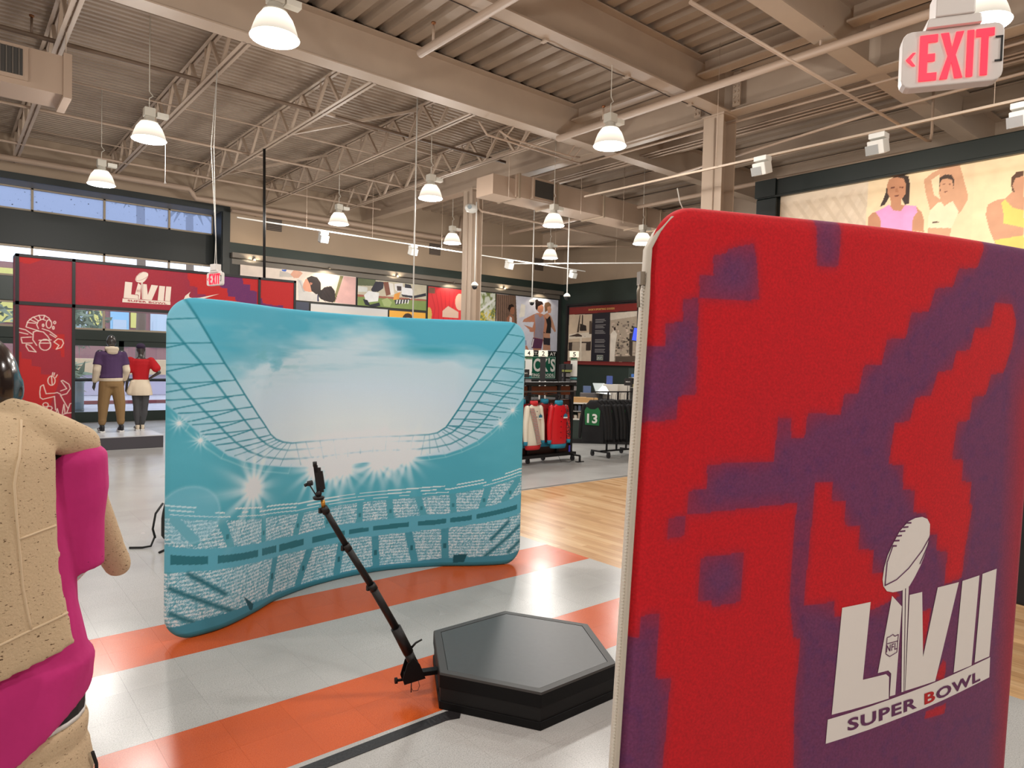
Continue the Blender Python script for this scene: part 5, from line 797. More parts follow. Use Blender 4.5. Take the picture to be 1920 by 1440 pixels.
def pillow(cv, nu, nv, thick, rc, side, rcr=None, taper=0., lt=0.):
    """rounded, padded face; returns points and (U, V)"""
    V = np.linspace(0, 1, nv); s = np.linspace(0, 1, nu)
    # closer rows and columns at the edges
    V = .5 - .5 * np.cos(V * math.pi) * .25 + (V - .5) * .75 if False else V
    dz = np.minimum(V, 1 - V) * cv.h
    ins = np.where(dz < rc, rc - np.sqrt(np.maximum(rc * rc - (rc - dz) ** 2, 0)), 0)
    rq = rcr or rc; ins2 = np.where(dz < rq, rq - np.sqrt(np.maximum(rq * rq - (rq - dz) ** 2, 0)), 0) + taper * (1 - V)
    ins = ins + lt * np.clip(V - .4, 0, 1); a = ins / cv.len; b = ins2 / cv.len; U = a[:, None] + (1 - a - b)[:, None] * s[None]; VV = np.repeat(V[:, None], nu, 1)
    e = np.minimum(np.minimum(U - a[:, None], 1 - b[:, None] - U) * cv.len, dz[:, None])
    # distance to the rounded outline inside a corner
    hx = (U * cv.len - lt * np.clip(VV - .4, 0, 1)) if rcr else np.minimum(U, 1 - U) * cv.len; hz = dz[:, None] + 0 * U
    cor = (hx < rc) & (hz < rc); e = np.where(cor, rc - np.hypot(rc - hx, rc - hz), e)
    rr = thick * .75; k = np.clip(e / rr, 0, 1)
    off = side * thick / 2 * np.sqrt(np.clip(1 - (1 - k) ** 2, 0, 1))
    return cv.at(U, VV, off), U, VV
TC, RC = Curve(TEAL_PTS, 2.26), Curve(RED_PTS, 2.26)

def teal_print(U, V):
    A = TEAL_ART; W_, H_ = TC.len, TC.h
    X, Y = U * W_, V * H_
    c = Canvas(X, Y, (80, 168, 190))
    m = lambda L: [(a * W_, b * H_) for a, b in L]
    fx = lambda L: (np.array([p[0] for p in L]), np.array([p[1] for p in L]))
    # sky: teal at the top, clouds brighter to the middle
    cl = fbm(U * 7, V * 16, 3); lo = fbm(U * 16 + 7, V * 30, 9)
    base = np.clip((0.985 - .35 * np.abs(U - .5) ** 1.5 * 1.1 - V) / .12 + (cl - .5) * 1.5, 0, 1)
    edge = np.clip((np.minimum(U, 1 - U)) / .2, 0, 1)
    c.mix(base * (.45 + .45 * edge), (196, 216, 224))
    c.mix(np.clip((.80 - V) / .2, 0, 1) * np.clip(1.15 - np.abs(U - .52) * 2.0, 0, 1) * .85, (214, 228, 244))
    st = fbm(U * 5 + 3, V * 34, 61, 5); bk_ = fbm(U * 22, V * 30, 71, 4)
    c.mix(np.clip((st - .5) * 5, 0, 1) * np.clip((V - .74) / .1, 0, 1) * np.clip((.90 - V) / .04, 0, 1) * np.clip(1 - np.abs(U - .3) * 2.2, 0, 1) * .75, (96, 172, 190))
    c.mix(np.clip((bk_ - .52) * 6, 0, 1) * np.exp(-((V - .80) / .045) ** 2) * np.exp(-((U - .25) / .10) ** 2) * .85, (104, 176, 194))
    c.mix(np.clip((lo - .60) * 6, 0, 1) * np.exp(-((V - .82) / .05) ** 2) * np.exp(-((U - .22) / .12) ** 2) * .8, (98, 172, 180))
    c.mix(np.exp(-((V - .875) / .016) ** 2) * np.exp(-((U - .74) / .09) ** 2) * .9, (62, 158, 175))
    c.mix(np.clip((cl - .55) * 4, 0, 1) * np.clip((V - .86) / .05, 0, 1) * np.clip((.95 - V) / .05, 0, 1) * .5, (180, 208, 212))
    # stadium bowl below the roof's outer edge
    du, dv = fx(sorted(A['D'])); bowl = np.clip((np.interp(U, du, dv) - V) / .006, 0, 1)
    c.mix(bowl, (78, 166, 184))
    c.mix(bowl * np.clip((fbm(U * 5, V * 9, 21) - .45) * 2, 0, 1) * .5, (98, 182, 198))
    c.mix(bowl * np.clip((.30 - V) / .3, 0, 1) * .35, (60, 140, 158))
    # roof panels pale
    au, av = fx(sorted(A['A'])); roof = (1 - bowl) * (V < np.interp(U, au, av)) 
    left = np.clip(np.abs(U - .5) / .5, 0, 1)
    c.mix(roof * .55 * (1 - .6 * left), (218, 226, 232))
    c.mix(roof * .45 * left, (120, 188, 208))
    ink = (34, 122, 138)
    for k, wd, al in (('B', .014, .8), ('C', .014, .75), ('A', .013, .95)):
        fade = .45 + .55 * np.clip(np.abs(U - .5) / .22 - .3, 0, 1); c.line(m(A[k]), wd, ink, al * fade)
    for r in A['rad']:
        um = (r[0] + r[2]) / 2; al = .85 if abs(um - .5) > .3 else .5
        c.line(m([r[:2], r[2:]]), .0085, ink, al)
    for k in ('E', 'F'): c.line(m(A[k]), .012, (140, 200, 208), .55)
    for L in (A['E'], A['F']):
        for (a, b) in L: c.line(m([(a, b), (a + (.01 if a < .5 else -.01), b + .03)]), .008, (150, 205, 212), .45)
    # tiers of seats
    def band(t, b):
        (tu, tv), (bu, bv) = fx(sorted(A[t])), fx(sorted(A[b])); return np.interp(U, tu, tv), np.interp(U, bu, bv)
    sp = (np.random.default_rng(4).random(U.shape)); sp = .6 * sp + .4 * vnoise(X * 95, Y * 60, 5)
    rows = .5 + .5 * np.sin(Y * 2 * math.pi / .026 + 2 * np.sin(U * 9)); seat = np.clip((sp * .85 + rows * .30) * 2.0 - .75, 0, 1)
    sea_t, sea_b = band('utop', 'ubot'); tier = (V < sea_t) & (V > sea_b)
    c.mix((V < sea_t + .004) * 1., (82, 160, 176))
    for k, al in enumerate((.8, .8, .7)):
        tt = sea_t + .012 + .0125 * (2 - k)
        dash = (vnoise(X * 9 + 3, X * 0 + k * 7, 30 + k) > .32)
        c.mix((np.abs(V - tt) < (.0022 if k != 2 else .0014)) * dash * .85, (225, 240, 242))
    def seats(mask, ais, wd):
        for r in ais: mask = mask & ~(c.dist(m([r[:2], r[2:]])) < wd)
        c.mix(mask * 1., (84, 156, 174)); c.mix(mask * seat * .95, (226, 240, 246)); return mask
    seats(tier, A['uais'], .030)
    for r in A['uais'][:4] + A['uais'][5:]:
        p = m([(r[0] * .4 + r[2] * .6, r[1] * .4 + r[3] * .6)])[0]; c.rect(p[0] - .012, p[1] - .02, p[0] + .012, p[1] + .015, (50, 118, 128), .8)
    wt, wb = band('wtop', 'wbot'); win = (V < wt) & (V > wb) & ((X * 3.1 + .2 * np.sin(X * 7)) % 1.0 > .16)
    c.mix((V < sea_b) * (V > wb - .022) * 1., (90, 168, 188)); c.mix(win * .9, (40, 108, 118))
    c.mix((np.abs(V - (wb - .030)) < .006) * ((X * 2.3) % 1.0 > .25) * .7, (44, 112, 122))
    lt, lb = band('ltop', 'lbot'); low = (V < lt) & (V > lb)
    c.mix((V < lt) * .9, (70, 146, 164)); seats(low, A['lais'], .034)
    for r in A['dark']: c.line(m([r[:2], r[2:]]), .030, (34, 98, 110), .85, .8)
    for r in A['lais']:
        p = m([(r[0] * .45 + r[2] * .55, r[1] * .45 + r[3] * .55)])[0]; c.rect(p[0] - .014, p[1] - .025, p[0] + .014, p[1] + .018, (36, 96, 106), .85)
    c.mix((V < lb) * 1., (66, 140, 160)); c.mix((V < .018) * .6, (46, 112, 122))
    for q in A['tunnel']: c.fill(m(q), (30, 84, 94))
    # floodlights printed in the picture
    for k, (a, b) in enumerate(A['flare']):
        d = np.hypot(X - a * W_, Y - b * H_); ang = np.arctan2(Y - b * H_, X - a * W_)
        big = k == 0; small = 5 <= k <= 8
        ray = .75 + .25 * np.cos(ang * 12 + k) + .35 * (vnoise(ang * 6 + 20, d * 0 + k, 40) - .5)
        core, glow = (.115, .25) if big else ((.016, .05) if small else (.08, .19))
        c.mix(np.clip(1.25 - d / core, 0, 1), (240, 242, 244)); c.mix(np.exp(-(d / (glow * ray)) ** 2) * (.85 if not small else .7), (228, 238, 242))
    c.mix(np.exp(-((V - .512 - .03 * (U - .5)) / .034) ** 2) * np.exp(-((U - .53) / .19) ** 2) * .95, (230, 238, 242))
    ga, gb = A['ghost'][0]; d = np.hypot(X - ga * W_, Y - gb * H_); c.mix((d < .19) * .35, (140, 196, 214)); c.mix(np.exp(-((d - .19) / .01) ** 2) * .25, (190, 222, 232))
    return np.clip(c.c * 1.09 + (0, 0, 4), 0, (234, 246, 252))
def red_print(U, V):
    A = RED_ART; c = Canvas(U, V, (204, 27, 38))
    mask = np.zeros(U.shape)
    for p in A['purple']: mask = np.maximum(mask, c.inside(p))
    for p in A['red']: mask = np.where(c.inside(p), 0, mask)
    soft = blur(mask, 3, 2); n = fbm(U * 60, V * 100, 11, 3); n2 = np.random.default_rng(2).random(U.shape)
    inner = blur(mask, 9, 2)
    k = np.where(mask > .5, np.clip(.35 + inner * .75, 0, 1), np.clip(soft * .5, 0, 1))
    k = np.minimum(k, soft + .25)
    c.mix(np.clip((n - .45) * 2, 0, 1) * .22, (222, 18, 30)); c.mix((fbm(U * 3, V * 4, 15) - .35) * .6 * (U < .45), (186, 34, 48))
    c.mix(k * .97, (112, 58, 100)); c.mix(k * np.clip((n - .5) * 3, 0, 1) * .35, (84, 50, 104)); c.mix(k * np.clip((n2 - .6) * 2.5, 0, 1) * .16, (164, 58, 100))
    c.mix(np.clip((U - .87) / .07, 0, 1) * np.clip((.9 - V) / .1, 0, 1) * .85, (172, 42, 60))
    return c.c
fab = mat_print('stadium_fabric', .75, .05, 500, sheen=.1, spec=.2); fab_red = mat_print('camouflage_fabric', .8, .17, 170, sheen=.15, spec=.2)
teal_plain = mat('teal_cloth', (74, 150, 160), .8); red_plain = mat('red_cloth', (170, 30, 36), .8)

bd = thing('fabric_backdrop', TC.pt(.5, 0), 'curved teal fabric backdrop printed with a floodlit stadium', 'backdrop')
P, U, V = pillow(TC, 560, 400, .05, .17, 1)
link_mesh('printed_front', grid_mesh('printed_front', P, teal_print(U, V)), fab, bd)
P, U, V = pillow(TC, 90, 60, .05, .17, -1)
me = grid_mesh('plain_back', P, np.zeros(P.shape)); link_mesh('plain_back', me, teal_plain, bd)
bm = bmesh.new(); bm.from_mesh(me); bmesh.ops.reverse_faces(bm, faces=bm.faces[:]); bm.to_mesh(me); bm.free()
bd2 = thing('fabric_backdrop', RC.pt(.5, 0), 'curved red and purple camouflage fabric panel with white trophy emblem', 'backdrop')
P, U, V = pillow(RC, 420, 560, .05, .10, 1, .03, .095, .084)
me = grid_mesh('printed_front', P, red_print(U, V)); link_mesh('printed_front', me, fab_red, bd2)
P, U, V = pillow(RC, 60, 80, .05, .10, -1, .03, .095, .084)
me = grid_mesh('plain_back', P, np.zeros(P.shape)); link_mesh('plain_back', me, red_plain, bd2)
bm = bmesh.new(); bm.from_mesh(me); bmesh.ops.reverse_faces(bm, faces=bm.faces[:]); bm.to_mesh(me); bm.free()
# white zipper down the left edge
zm = mat('zipper_tape', (206, 196, 182), .7); zt = mat('zipper_teeth', (222, 216, 204), .4)
LTu = lambda v: .084 * max(0, v - .4) / RC.len
zp = [RC.pt(-.006 + LTu(v), v, 0.) for v in np.linspace(.0, .955, 40)] + [RC.pt(.008 + LTu(.97), .972), RC.pt(.03 + LTu(.99), .988)]
rs = []
for i, p in enumerate(zp):
    n_ = RC.at(0, 0, 1.) - RC.at(0, 0, 0.); tg = np.array([RC.T[0][0], RC.T[0][1], 0]); p = np.array(p); w_ = .021 * (1 if i < 38 else .8)
    rs.append([tuple(p + n_ * w_ * .95 + tg * .004), tuple(p + n_ * w_ - tg * .002), tuple(p - n_ * w_ - tg * .002), tuple(p - n_ * w_ * .95 + tg * .004)])
z = MB().rings(rs).build('zipper_tape', zm, bd2)
q = MB()
for v in np.linspace(.30, .93, 190):
    p = np.array(RC.pt(-.006 + LTu(v), v)) - tg * .004; q.cbox(tuple(p), (.004, .009, .0032), math.atan2(tg[1], tg[0]))
tag(q.build('zipper_teeth', zt, z), kind='stuff')
q = MB(); p = np.array(RC.pt(-.014 + LTu(.925), .925)); q.cbox(tuple(p), (.012, .018, .030), math.atan2(tg[1], tg[0])); q.tube([tuple(p), tuple(p - tg * .006 + [0, 0, -.03]), tuple(p - tg * .004 + [0, 0, -.065])], .004, 6)
q.build('zipper_pull', mat('zipper_metal', (150, 140, 128), .35, .7), z)
MB().tube([RC.pt(.10, 1.0, -.02), RC.pt(.098, 1.008, -.03), RC.pt(.092, 1.022, -.03)], .0014, 5).build('loose_thread', zt, bd2)
MB().tube([RC.pt(.11, .996, .01), RC.pt(.14, .993, .014), RC.pt(.17, .9925, .014)], .0018, 5).build('loose_thread', zt, bd2)
MB().box(2.33, .50, 0, 2.75, .66, .012).build('foot_plate', mat('black_powdercoat', (22, 22, 23), .5), bd2)
# trophy emblem: reused on the arch
def emblem(parent, fn, m_white, m_dark, m_red, cuts=2, detail=True):
    """fn(u, v, layer) maps the emblem's own sheet to 3D"""
    for k, p in enumerate(LOGO['poly']):
        MB().flat(p, lambda a, b: fn(a, b, 1), cuts * 4 if k == 7 else cuts).build('emblem_shape', m_white, parent, flip=True)
    MB().flat(LOGO['ball'], lambda a, b: fn(a, b, 1), 1).build('emblem_football', m_white, parent, flip=True)
    t0, t1, t2, t3 = LOGO['text']
    def tq(a, b):
        lo = (t0[0] + (t1[0] - t0[0]) * a, t0[1] + (t1[1] - t0[1]) * a); hi = (t3[0] + (t2[0] - t3[0]) * a, t3[1] + (t2[1] - t3[1]) * a)
        return lo[0] + (hi[0] - lo[0]) * b, lo[1] + (hi[1] - lo[1]) * b
    letter_parts('SUPER BOWL', lambda a, b: fn(*tq(a, b), 2), .03, 'emblem_letter', lambda k: m_red if k == 5 else m_dark, parent)
    if detail:
        for k, L in enumerate(LOGO['lines']):
            q = MB(); wd = (.0032 if k < 3 else .0040) if k < 9 else .0022
            for (a0, b0), (a1, b1) in zip(L[:-1], L[1:]):
                dx, dy = (a1 - a0) * RC.len, (b1 - b0) * RC.h; n_ = math.hypot(dx, dy) + 1e-9; ox, oy = -dy / n_ * wd / 2 / RC.len, dx / n_ * wd / 2 / RC.h
                q._add([fn(a0 + ox, b0 + oy, 2), fn(a0 - ox, b0 - oy, 2), fn(a1 - ox, b1 - oy, 2), fn(a1 + ox, b1 + oy, 2)], [(0, 1, 2, 3)])
            q.build('emblem_line', m_dark, parent, flip=True)
        a0, a1, a2, a3 = LOGO['nfl']
        fn2 = lambda a, b: fn(*[(a0[i] * (1 - a) + a1[i] * a) * (1 - b) + (a3[i] * (1 - a) + a2[i] * a) * b for i in (0, 1)], 2)
        letter_parts('NFL', fn2, .01, 'shield_letter', m_dark, parent)
ink_white = mat('emblem_white', (240, 232, 228), .75); ink_purple = mat('emblem_purple', (104, 52, 94), .8); ink_red = mat('emblem_red', (190, 34, 38), .8)
emblem(bd2, lambda a, b, k: RC.pt(a, b, .0255 + .0012 * k), ink_white, ink_purple, ink_red)

# ------------------------------------------------------------------ spinning photo platform with camera arm
bk = mat('black_platform', (10, 10, 12), .6, spec=.25); bk_side = mat('black_fabric_side', (9, 9, 11), .7); topm = mat('grey_mat_top', (72, 73, 73), .40, noise=(30, .3), rgb2=(67, 68, 68)); rimm = mat('dark_grey_rim', (64, 63, 62), .5)
HC, HR = (2.645, 3.01), .578
hexa = lambda r: [(HC[0] + r * math.cos(math.radians(60 * k)), HC[1] + r * math.sin(math.radians(60 * k))) for k in range(6)]
fz = lambda a, b, d: (a, b, d)
t = thing('photo_platform', (HC[0], HC[1], 0), 'low black hexagonal photo booth platform', 'platform')
MB().prism(hexa(HR), fz, .0, .045).build('bottom_slab', bk, t, bevel=.004)
MB().prism(hexa(HR - .008), fz, .045, .118).build('recessed_band', bk_side, t)
MB().prism(hexa(HR), fz, .118, .188).build('upper_slab', bk, t, bevel=.003)
q = MB(); ho, hi = hexa(HR), hexa(.527)
q._add([(x, y, .1885) for x, y in ho] + [(x, y, .2) for x, y in hexa(HR - .004)] + [(x, y, .2) for x, y in hi] + [(x, y, .196) for x, y in hi],
       [(k + 6 * r, (k + 1) % 6 + 6 * r, (k + 1) % 6 + 6 * r + 6, k + 6 * r + 6) for r in range(3) for k in range(6)])
q.build('rim', rimm, t)
MB().prism(hexa(.523), fz, .188, .1985).build('top_mat', topm, t)
MB().prism(hexa(.527), fz, .186, .1955).build('joint_line', bk_side, t)
arm = thing('camera_arm', (2.05, 3.215, 0), 'slanted telescopic black camera arm bolted to the hexagon platform', 'camera arm')
dr = Vector((-.946, .325, 0)); nn = Vector((.325, .946, 0)); base = Vector((HC[0], HC[1], 0))
RP = lambda r, z, s=0.: tuple(base + dr * r + nn * s + Vector((0, 0, z)))
MB().bar(RP(.50, .125), RP(.70, .125), .05, .026).build('mounting_bar', bk, arm, bevel=.003)
for s in (-.032, .032):
    MB().prism([(.585, .105), (.705, .085), (.715, .115), (.69, .20), (.655, .225), (.62, .19)], lambda a, b, d: RP(a, b, d), s - .004, s + .004).build('bracket_plate', bk, arm)
MB().tube([RP(.70, .10, 0), RP(.745, .10, 0)], [.008, .008], 8).build('clamp_screw', bk, arm); MB().tube([RP(.738, .10), RP(.752, .10)], .017, 10).build('clamp_knob', bk, arm)
MB().tube([RP(.665, .09, -.03), RP(.665, .035, -.03)], .003, 6).build('hitch_pin', mat('pin_steel', (60, 60, 62), .3, .8), arm)
MB().tube([RP(.63, .11, -.035), RP(.62, .07, -.04), RP(.63, .045, -.04), RP(.655, .045, -.035), RP(.665, .06, -.03)], .0015, 5).build('pin_lanyard', bk, arm)
PZ = [(.148, 2.046, 3.216), (.277, 1.992, 3.234), (.533, 1.869, 3.277), (.866, 1.678, 3.342), (1.104, 1.55, 3.386)]
def on_pole(z):
    zz = [p[0] for p in PZ]; return (float(np.interp(z, zz, [p[1] for p in PZ])), float(np.interp(z, zz, [p[2] for p in PZ])), z)
pole_m = mat('pole_black', (11, 10, 11), .5)
for nm, a, b, r in (('lower_sleeve', .16, .25, .027), ('grip_sleeve', .25, .40, .030), ('pole_section', .40, .645, .0215), ('pole_section', .645, .875, .019), ('pole_section', .875, 1.095, .0165)):
    MB().tube([on_pole(a), on_pole(b)], r, 14).build(nm, pole_m, arm)
for z in (.645, .875, 1.085):
    MB().tube([on_pole(z - .02), on_pole(z + .012)], .024 if z < .8 else .021, 14).build('twist_collar', pole_m, arm)
    p = Vector(on_pole(z)); MB().cbox(tuple(p + dr * .02 + Vector((0, 0, -.006))), (.02, .016, .03), .3).build('flip_lock', pole_m, arm, bevel=.002)
p = Vector(on_pole(.27)); MB().tube([tuple(p - dr * .02), tuple(p - dr * .05 + Vector((0, 0, .03))), tuple(p - dr * .085 + Vector((0, 0, .045)))], [.007, .006, .005], 7).build('lever', pole_m, arm)
MB().tube([on_pole(1.095), on_pole(1.135)], .011, 12).build('brass_spigot', mat('gold_spigot', (206, 150, 62), .3, .6), arm)
e = Vector(on_pole(1.104)) + Vector((-.02, .006, .035)); e0 = e
MB().lathe([(.027, 0), (.03, .008), (.03, .014), (.022, .018)], tuple(e), 16).build('head_plate', pole_m, arm)
MB().ell(tuple(e + Vector((0, 0, .03))), .016, .016, .018).build('ball_joint', pole_m, arm)
rt = Vector((.766, -.643, 0))
c0 = e + Vector((0, 0, .045))
MB().bar(tuple(c0), tuple(c0 - rt * .02 + Vector((0, 0, .135))), .012, .02).build('clamp_spine', pole_m, arm)
MB().bar(tuple(c0 + rt * .022 + Vector((0, 0, .01))), tuple(c0 + rt * .006 + Vector((0, 0, .105))), .010, .024).build('clamp_jaw', pole_m, arm)
MB().bar(tuple(c0 - rt * .004 + Vector((0, 0, .005))), tuple(c0 + rt * .026 + Vector((0, 0, .008))), .012, .026).build('clamp_foot', pole_m, arm)
MB().bar(tuple(c0 - rt * .024 + Vector((0, 0, .110))), tuple(c0 + rt * .008 + Vector((0, 0, .112))), .012, .026).build('clamp_top', pole_m, arm)
MB().tube([tuple(c0 - rt * .022 + Vector((0, 0, .13))), tuple(c0 - rt * .024 + Vector((0, 0, .155)))], .011, 10).build('top_knob', pole_m, arm)
MB().tube([tuple(e), tuple(e - rt * .055 + Vector((0, 0, .085)))], .0035, 6).build('side_stem', pole_m, arm)
MB().tube([tuple(e - rt * .035 + Vector((0, 0, .088))), tuple(e - rt * .058 + Vector((0, 0, .082)))], .014, 10).build('side_knob', pole_m, arm)
MB().tube([tuple(e - rt * .062 + Vector((0, 0, .078))), tuple(e - rt * .075 + Vector((0, 0, .072)))], .009, 8).build('side_knob', pole_m, arm)
# tape on the floor
tp = mat('black_gaffer_tape', (34, 31, 33), .5, bump=(60, .3))
q = MB().prism([(.75, 2.872), (2.03, 2.885), (2.10, 2.862), (2.16, 2.93), (2.08, 2.962), (.75, 2.945)], fz, .0005, .003)
solo(q, 'tape_strip', tp, 'black tape strip on the floor leading to the hexagon platform', 'tape')

# ------------------------------------------------------------------ backpack behind the teal backdrop
t = thing('backpack', (1.86, 7.4, 0), 'black backpack on the floor peeking out behind the teal backdrop', 'backpack')
cl = mat('black_nylon', (18, 18, 20), .65, bump=(90, .3))
q = MB().eloft([(1.86, 7.4, .01, .15, .09), (1.86, 7.4, .06, .18, .12), (1.86, 7.4, .25, .18, .13), (1.86, 7.42, .38, .15, .11), (1.86, 7.43, .45, .09, .07), (1.86, 7.43, .47, .03, .03)])
q.build('pack_body', cl, t, remesh=.02, smooth=4)
MB().eloft([(1.83, 7.29, .05, .11, .05), (1.83, 7.28, .12, .13, .06), (1.83, 7.29, .2, .1, .05)]).build('front_pocket', cl, t)
for pts in ([(1.68, 7.34, .40), (1.60, 7.27, .32), (1.57, 7.24, .18), (1.60, 7.28, .08)], [(1.60, 7.28, .10), (1.55, 7.22, .02), (1.48, 7.24, .012), (1.38, 7.3, .012)], [(1.70, 7.2, .06), (1.64, 7.05, .01), (1.57, 6.98, .01)]):
    MB().tube(pts, .011, 6).build('strap', cl, t)

# ------------------------------------------------------------------ red printed arch by the entrance
af = mat('black_truss_frame', (22, 20, 22), .5); AY0, AY1 = 14.5, 15.0
ARX = (.976, 1.849, 5.115, 5.936); AZ = (0., 2.687, 3.53)
arch = thing('printed_arch', (.976, AY0, 0), 'red and purple printed entrance arch in a black frame', 'arch')
fw = .05
def fbar(x0, z0, x1, z1, y):
    MB().box(min(x0, x1), y - .02, min(z0, z1), max(x0, x1), y + .03, max(z0, z1)).build('frame_bar', af, arch)
for y in (AY0, AY1):
    for x in ARX[:1]: fbar(x, 0, x + fw, AZ[2], y)
    fbar(ARX[1] - fw, 0, ARX[1], AZ[2], y); fbar(ARX[2], 0, ARX[2] + fw, AZ[2], y); fbar(ARX[3] - fw, 0, ARX[3], AZ[2], y)
    fbar(ARX[0], AZ[2] - fw, ARX[3], AZ[2], y); fbar(ARX[0], AZ[1] - .03, ARX[3], AZ[1] + .03, y); fbar(ARX[0], 0, ARX[1], fw, y); fbar(ARX[2], 0, ARX[3], fw, y)
for x in (ARX[0], ARX[3] - .02):
    for z in (0, AZ[1] - .03, AZ[2] - fw): MB().box(x, AY0, z, x + .02, AY1, z + fw).build('frame_bar', af, arch)
def arch_paint(c):
    A = ARCH_ART; n = fbm(c.x * 4, c.y * 4, 31); n2 = np.random.default_rng(3).random(c.x.shape)
    c.c[:] = (152, 38, 52); c.mix(np.clip((n - .4) * 2, 0, 1) * .35, (134, 42, 66))
    for p in A['bright']: c.mix(c.inside(p) * 1., (178, 34, 34))
    c.mix(np.exp(-((c.x - 4.15) / .28) ** 2) * ~c.inside(A['bright'][3]) * .9, (112, 46, 92))
    for p in A['purple']: c.mix(c.inside(p) * 1., (98, 40, 92))
    c.mix(np.clip(n2 - .6, 0, 1) * .25, (210, 90, 100))
    return c
am = mat_print('arch_print', .6, .06, 300)
def apanel(x0, x1, z0, z1, y=AY0, dens=70, strokes=False):
    nx, ny = int((x1 - x0) * dens), int((z1 - z0) * dens)
    X, Z = np.meshgrid(np.linspace(x0, x1, nx), np.linspace(z0, z1, ny)); c = arch_paint(Canvas(X, Z, (166, 38, 50)))
    if strokes:
        for s_ in ARCH_ART['strokes']: c.line(s_, .016, (222, 204, 192), 1., .6)
    P = np.stack([X, np.full(X.shape, y - .005), Z], -1)
    link_mesh('printed_panel', grid_mesh('printed_panel', P, c.c), am, arch)
apanel(ARX[0] + fw, ARX[1] - fw, AZ[1] + .03, AZ[2] - fw); apanel(ARX[1], ARX[2], AZ[1] + .03, AZ[2] - fw); apanel(ARX[2] + fw, ARX[3] - fw, AZ[1] + .03, AZ[2] - fw)
apanel(ARX[0] + fw, ARX[1] - fw, fw, AZ[1] - .03, dens=150, strokes=True); apanel(ARX[2] + fw, ARX[3] - fw, fw, AZ[1] - .03)
sidem = mat('arch_side_print', (150, 44, 62), .6)
MB().box(ARX[0] + .004, AY0 + .03, fw, ARX[0] + .012, AY1 - .02, AZ[1] - .03).build('side_panel', sidem, arch); MB().box(ARX[0] + .004, AY0 + .03, AZ[1] + .03, ARX[0] + .012, AY1 - .02, AZ[2] - fw).build('side_panel', sidem, arch)
MB().box(ARX[1], AY0 + .03, AZ[1] - .03, ARX[2], AY1 - .02, AZ[1] - .01).build('soffit_panel', mat('arch_soffit', (190, 150, 160), .6), arch)
MB().box(ARX[0] + fw, AY1 + .02, AZ[1], ARX[3] - fw, AY1 + .025, AZ[2] - fw).build('rear_panel', sidem, arch)
MB().box(ARX[0] + fw, AY1 + .02, fw, ARX[1] - fw, AY1 + .025, AZ[1]).build('rear_panel', sidem, arch); MB().box(ARX[2] + fw, AY1 + .02, fw, ARX[3] - fw, AY1 + .025, AZ[1]).build('rear_panel', sidem, arch)
allp = [p for L in LOGO['poly'] for p in L] + LOGO['ball']; sl = .0653
flat_v = [b - (a - .4315) * sl for a, b in allp]; u0, u1 = min(a for a, b in allp), max(a for a, b in allp); v0, v1 = min(flat_v), max(flat_v)
def afn(a, b, k):
    b = b - (a - .4315) * sl
    return (2.595 + (a - u0) / (u1 - u0) * .84, AY0 - .006 - .002 * k, 2.815 + (b - v0) / (v1 - v0) * .60)
cream_ink = mat('arch_white_ink', (224, 208, 194), .6); arch_red = mat('arch_red_ink', (160, 38, 50), .6)
emblem(arch, afn, cream_ink, arch_red, arch_red, 0, True)
MB().flat(ARCH_ART['swoosh'], lambda a, b: (a, AY0 - .009, b)).build('swoosh_mark', cream_ink, arch, flip=True)
solo(MB().tube([(5.28, 14.6, 3.53), (5.28, 14.7, 6.28)], .028, 10), 'support_pole', mat('black_pole', (18, 18, 18), .4), 'black pole from a roof joist down to the red arch', 'pole')
t = thing('low_display_box', (.75, 13.7, 0), 'small black-edged dark red box beside the arch post', 'box')
MB().box(.62, 13.72, 0, 1.06, 14.2, 1.0).build('panel', mat('dark_red_panel', (120, 30, 38), .6), t)
for x in (.60, 1.04): MB().box(x, 13.69, 0, x + .04, 13.74, 1.03).build('frame_bar', af, t)
MB().box(.60, 13.69, .99, 1.08, 14.22, 1.03).build('frame_bar', af, t)

# ------------------------------------------------------------------ mannequin platform
t = thing('display_plinth', (2.72, 15.7, 0), 'low dark grey plinth under the two window mannequins', 'plinth')
MB().box(2.06, 14.85, 0, 3.40, 16.6, .235).build('plinth_body', mat('plinth_grey', (70, 66, 72), .5), t, bevel=.006)
MB().box(2.06, 14.85, .235, 3.40, 16.6, .25).build('plinth_top', mat('plinth_top', (205, 205, 208), .22), t)

# ------------------------------------------------------------------ outside, beyond the doors
pave = mat('outdoor_paving', (196, 194, 204), .8, noise=(3, .3))
struct(MB().box(-25, YG + .15, -.1, 40, 70, -.01), 'outdoor_ground', pave, 'pale grey paving outside the entrance')
def tree(x, y, h, r, lab, palm=False):
    t = thing('palm_tree' if palm else 'tree', (x, y, 0), lab, 'tree')
    MB().tube([(x, y, 0), (x + .05, y, h * .5), (x - .03, y, h)], [.24 if palm else .12, .2 if palm else .1, .18 if palm else .06], 10).build('trunk', mat('bark', (126, 112, 98), .9, bump=(20, .6)), t)
    if not palm:
        R = np.random.default_rng(int(x * 100) % 97); q = MB(); n = 900
        for k in range(n):
            d = R.normal(size=3); d /= np.linalg.norm(d); p = np.array([x, y, h]) + d * r * R.random() ** .4 * np.array([1, 1, .8]); s = .10 + .10 * R.random()
            a, b = R.normal(size=3) * s, R.normal(size=3) * s; q._add([p, p + a, p + a + b], [(0, 1, 2)])
        tag(q.build('foliage', mat('leaf_%d' % int(h * 10), (148, 162, 138), .8), t), kind='stuff')
    else:
        for k in range(9):
            a = k * .7; MB().tube([(x, y, h), (x + .6 * math.cos(a), y + .6 * math.sin(a), h + .5), (x + 1.1 * math.cos(a), y + 1.1 * math.sin(a), h - .2)], [.05, .12, .02], 5).build('frond', mat('palm_green', (96, 116, 84), .8), t)
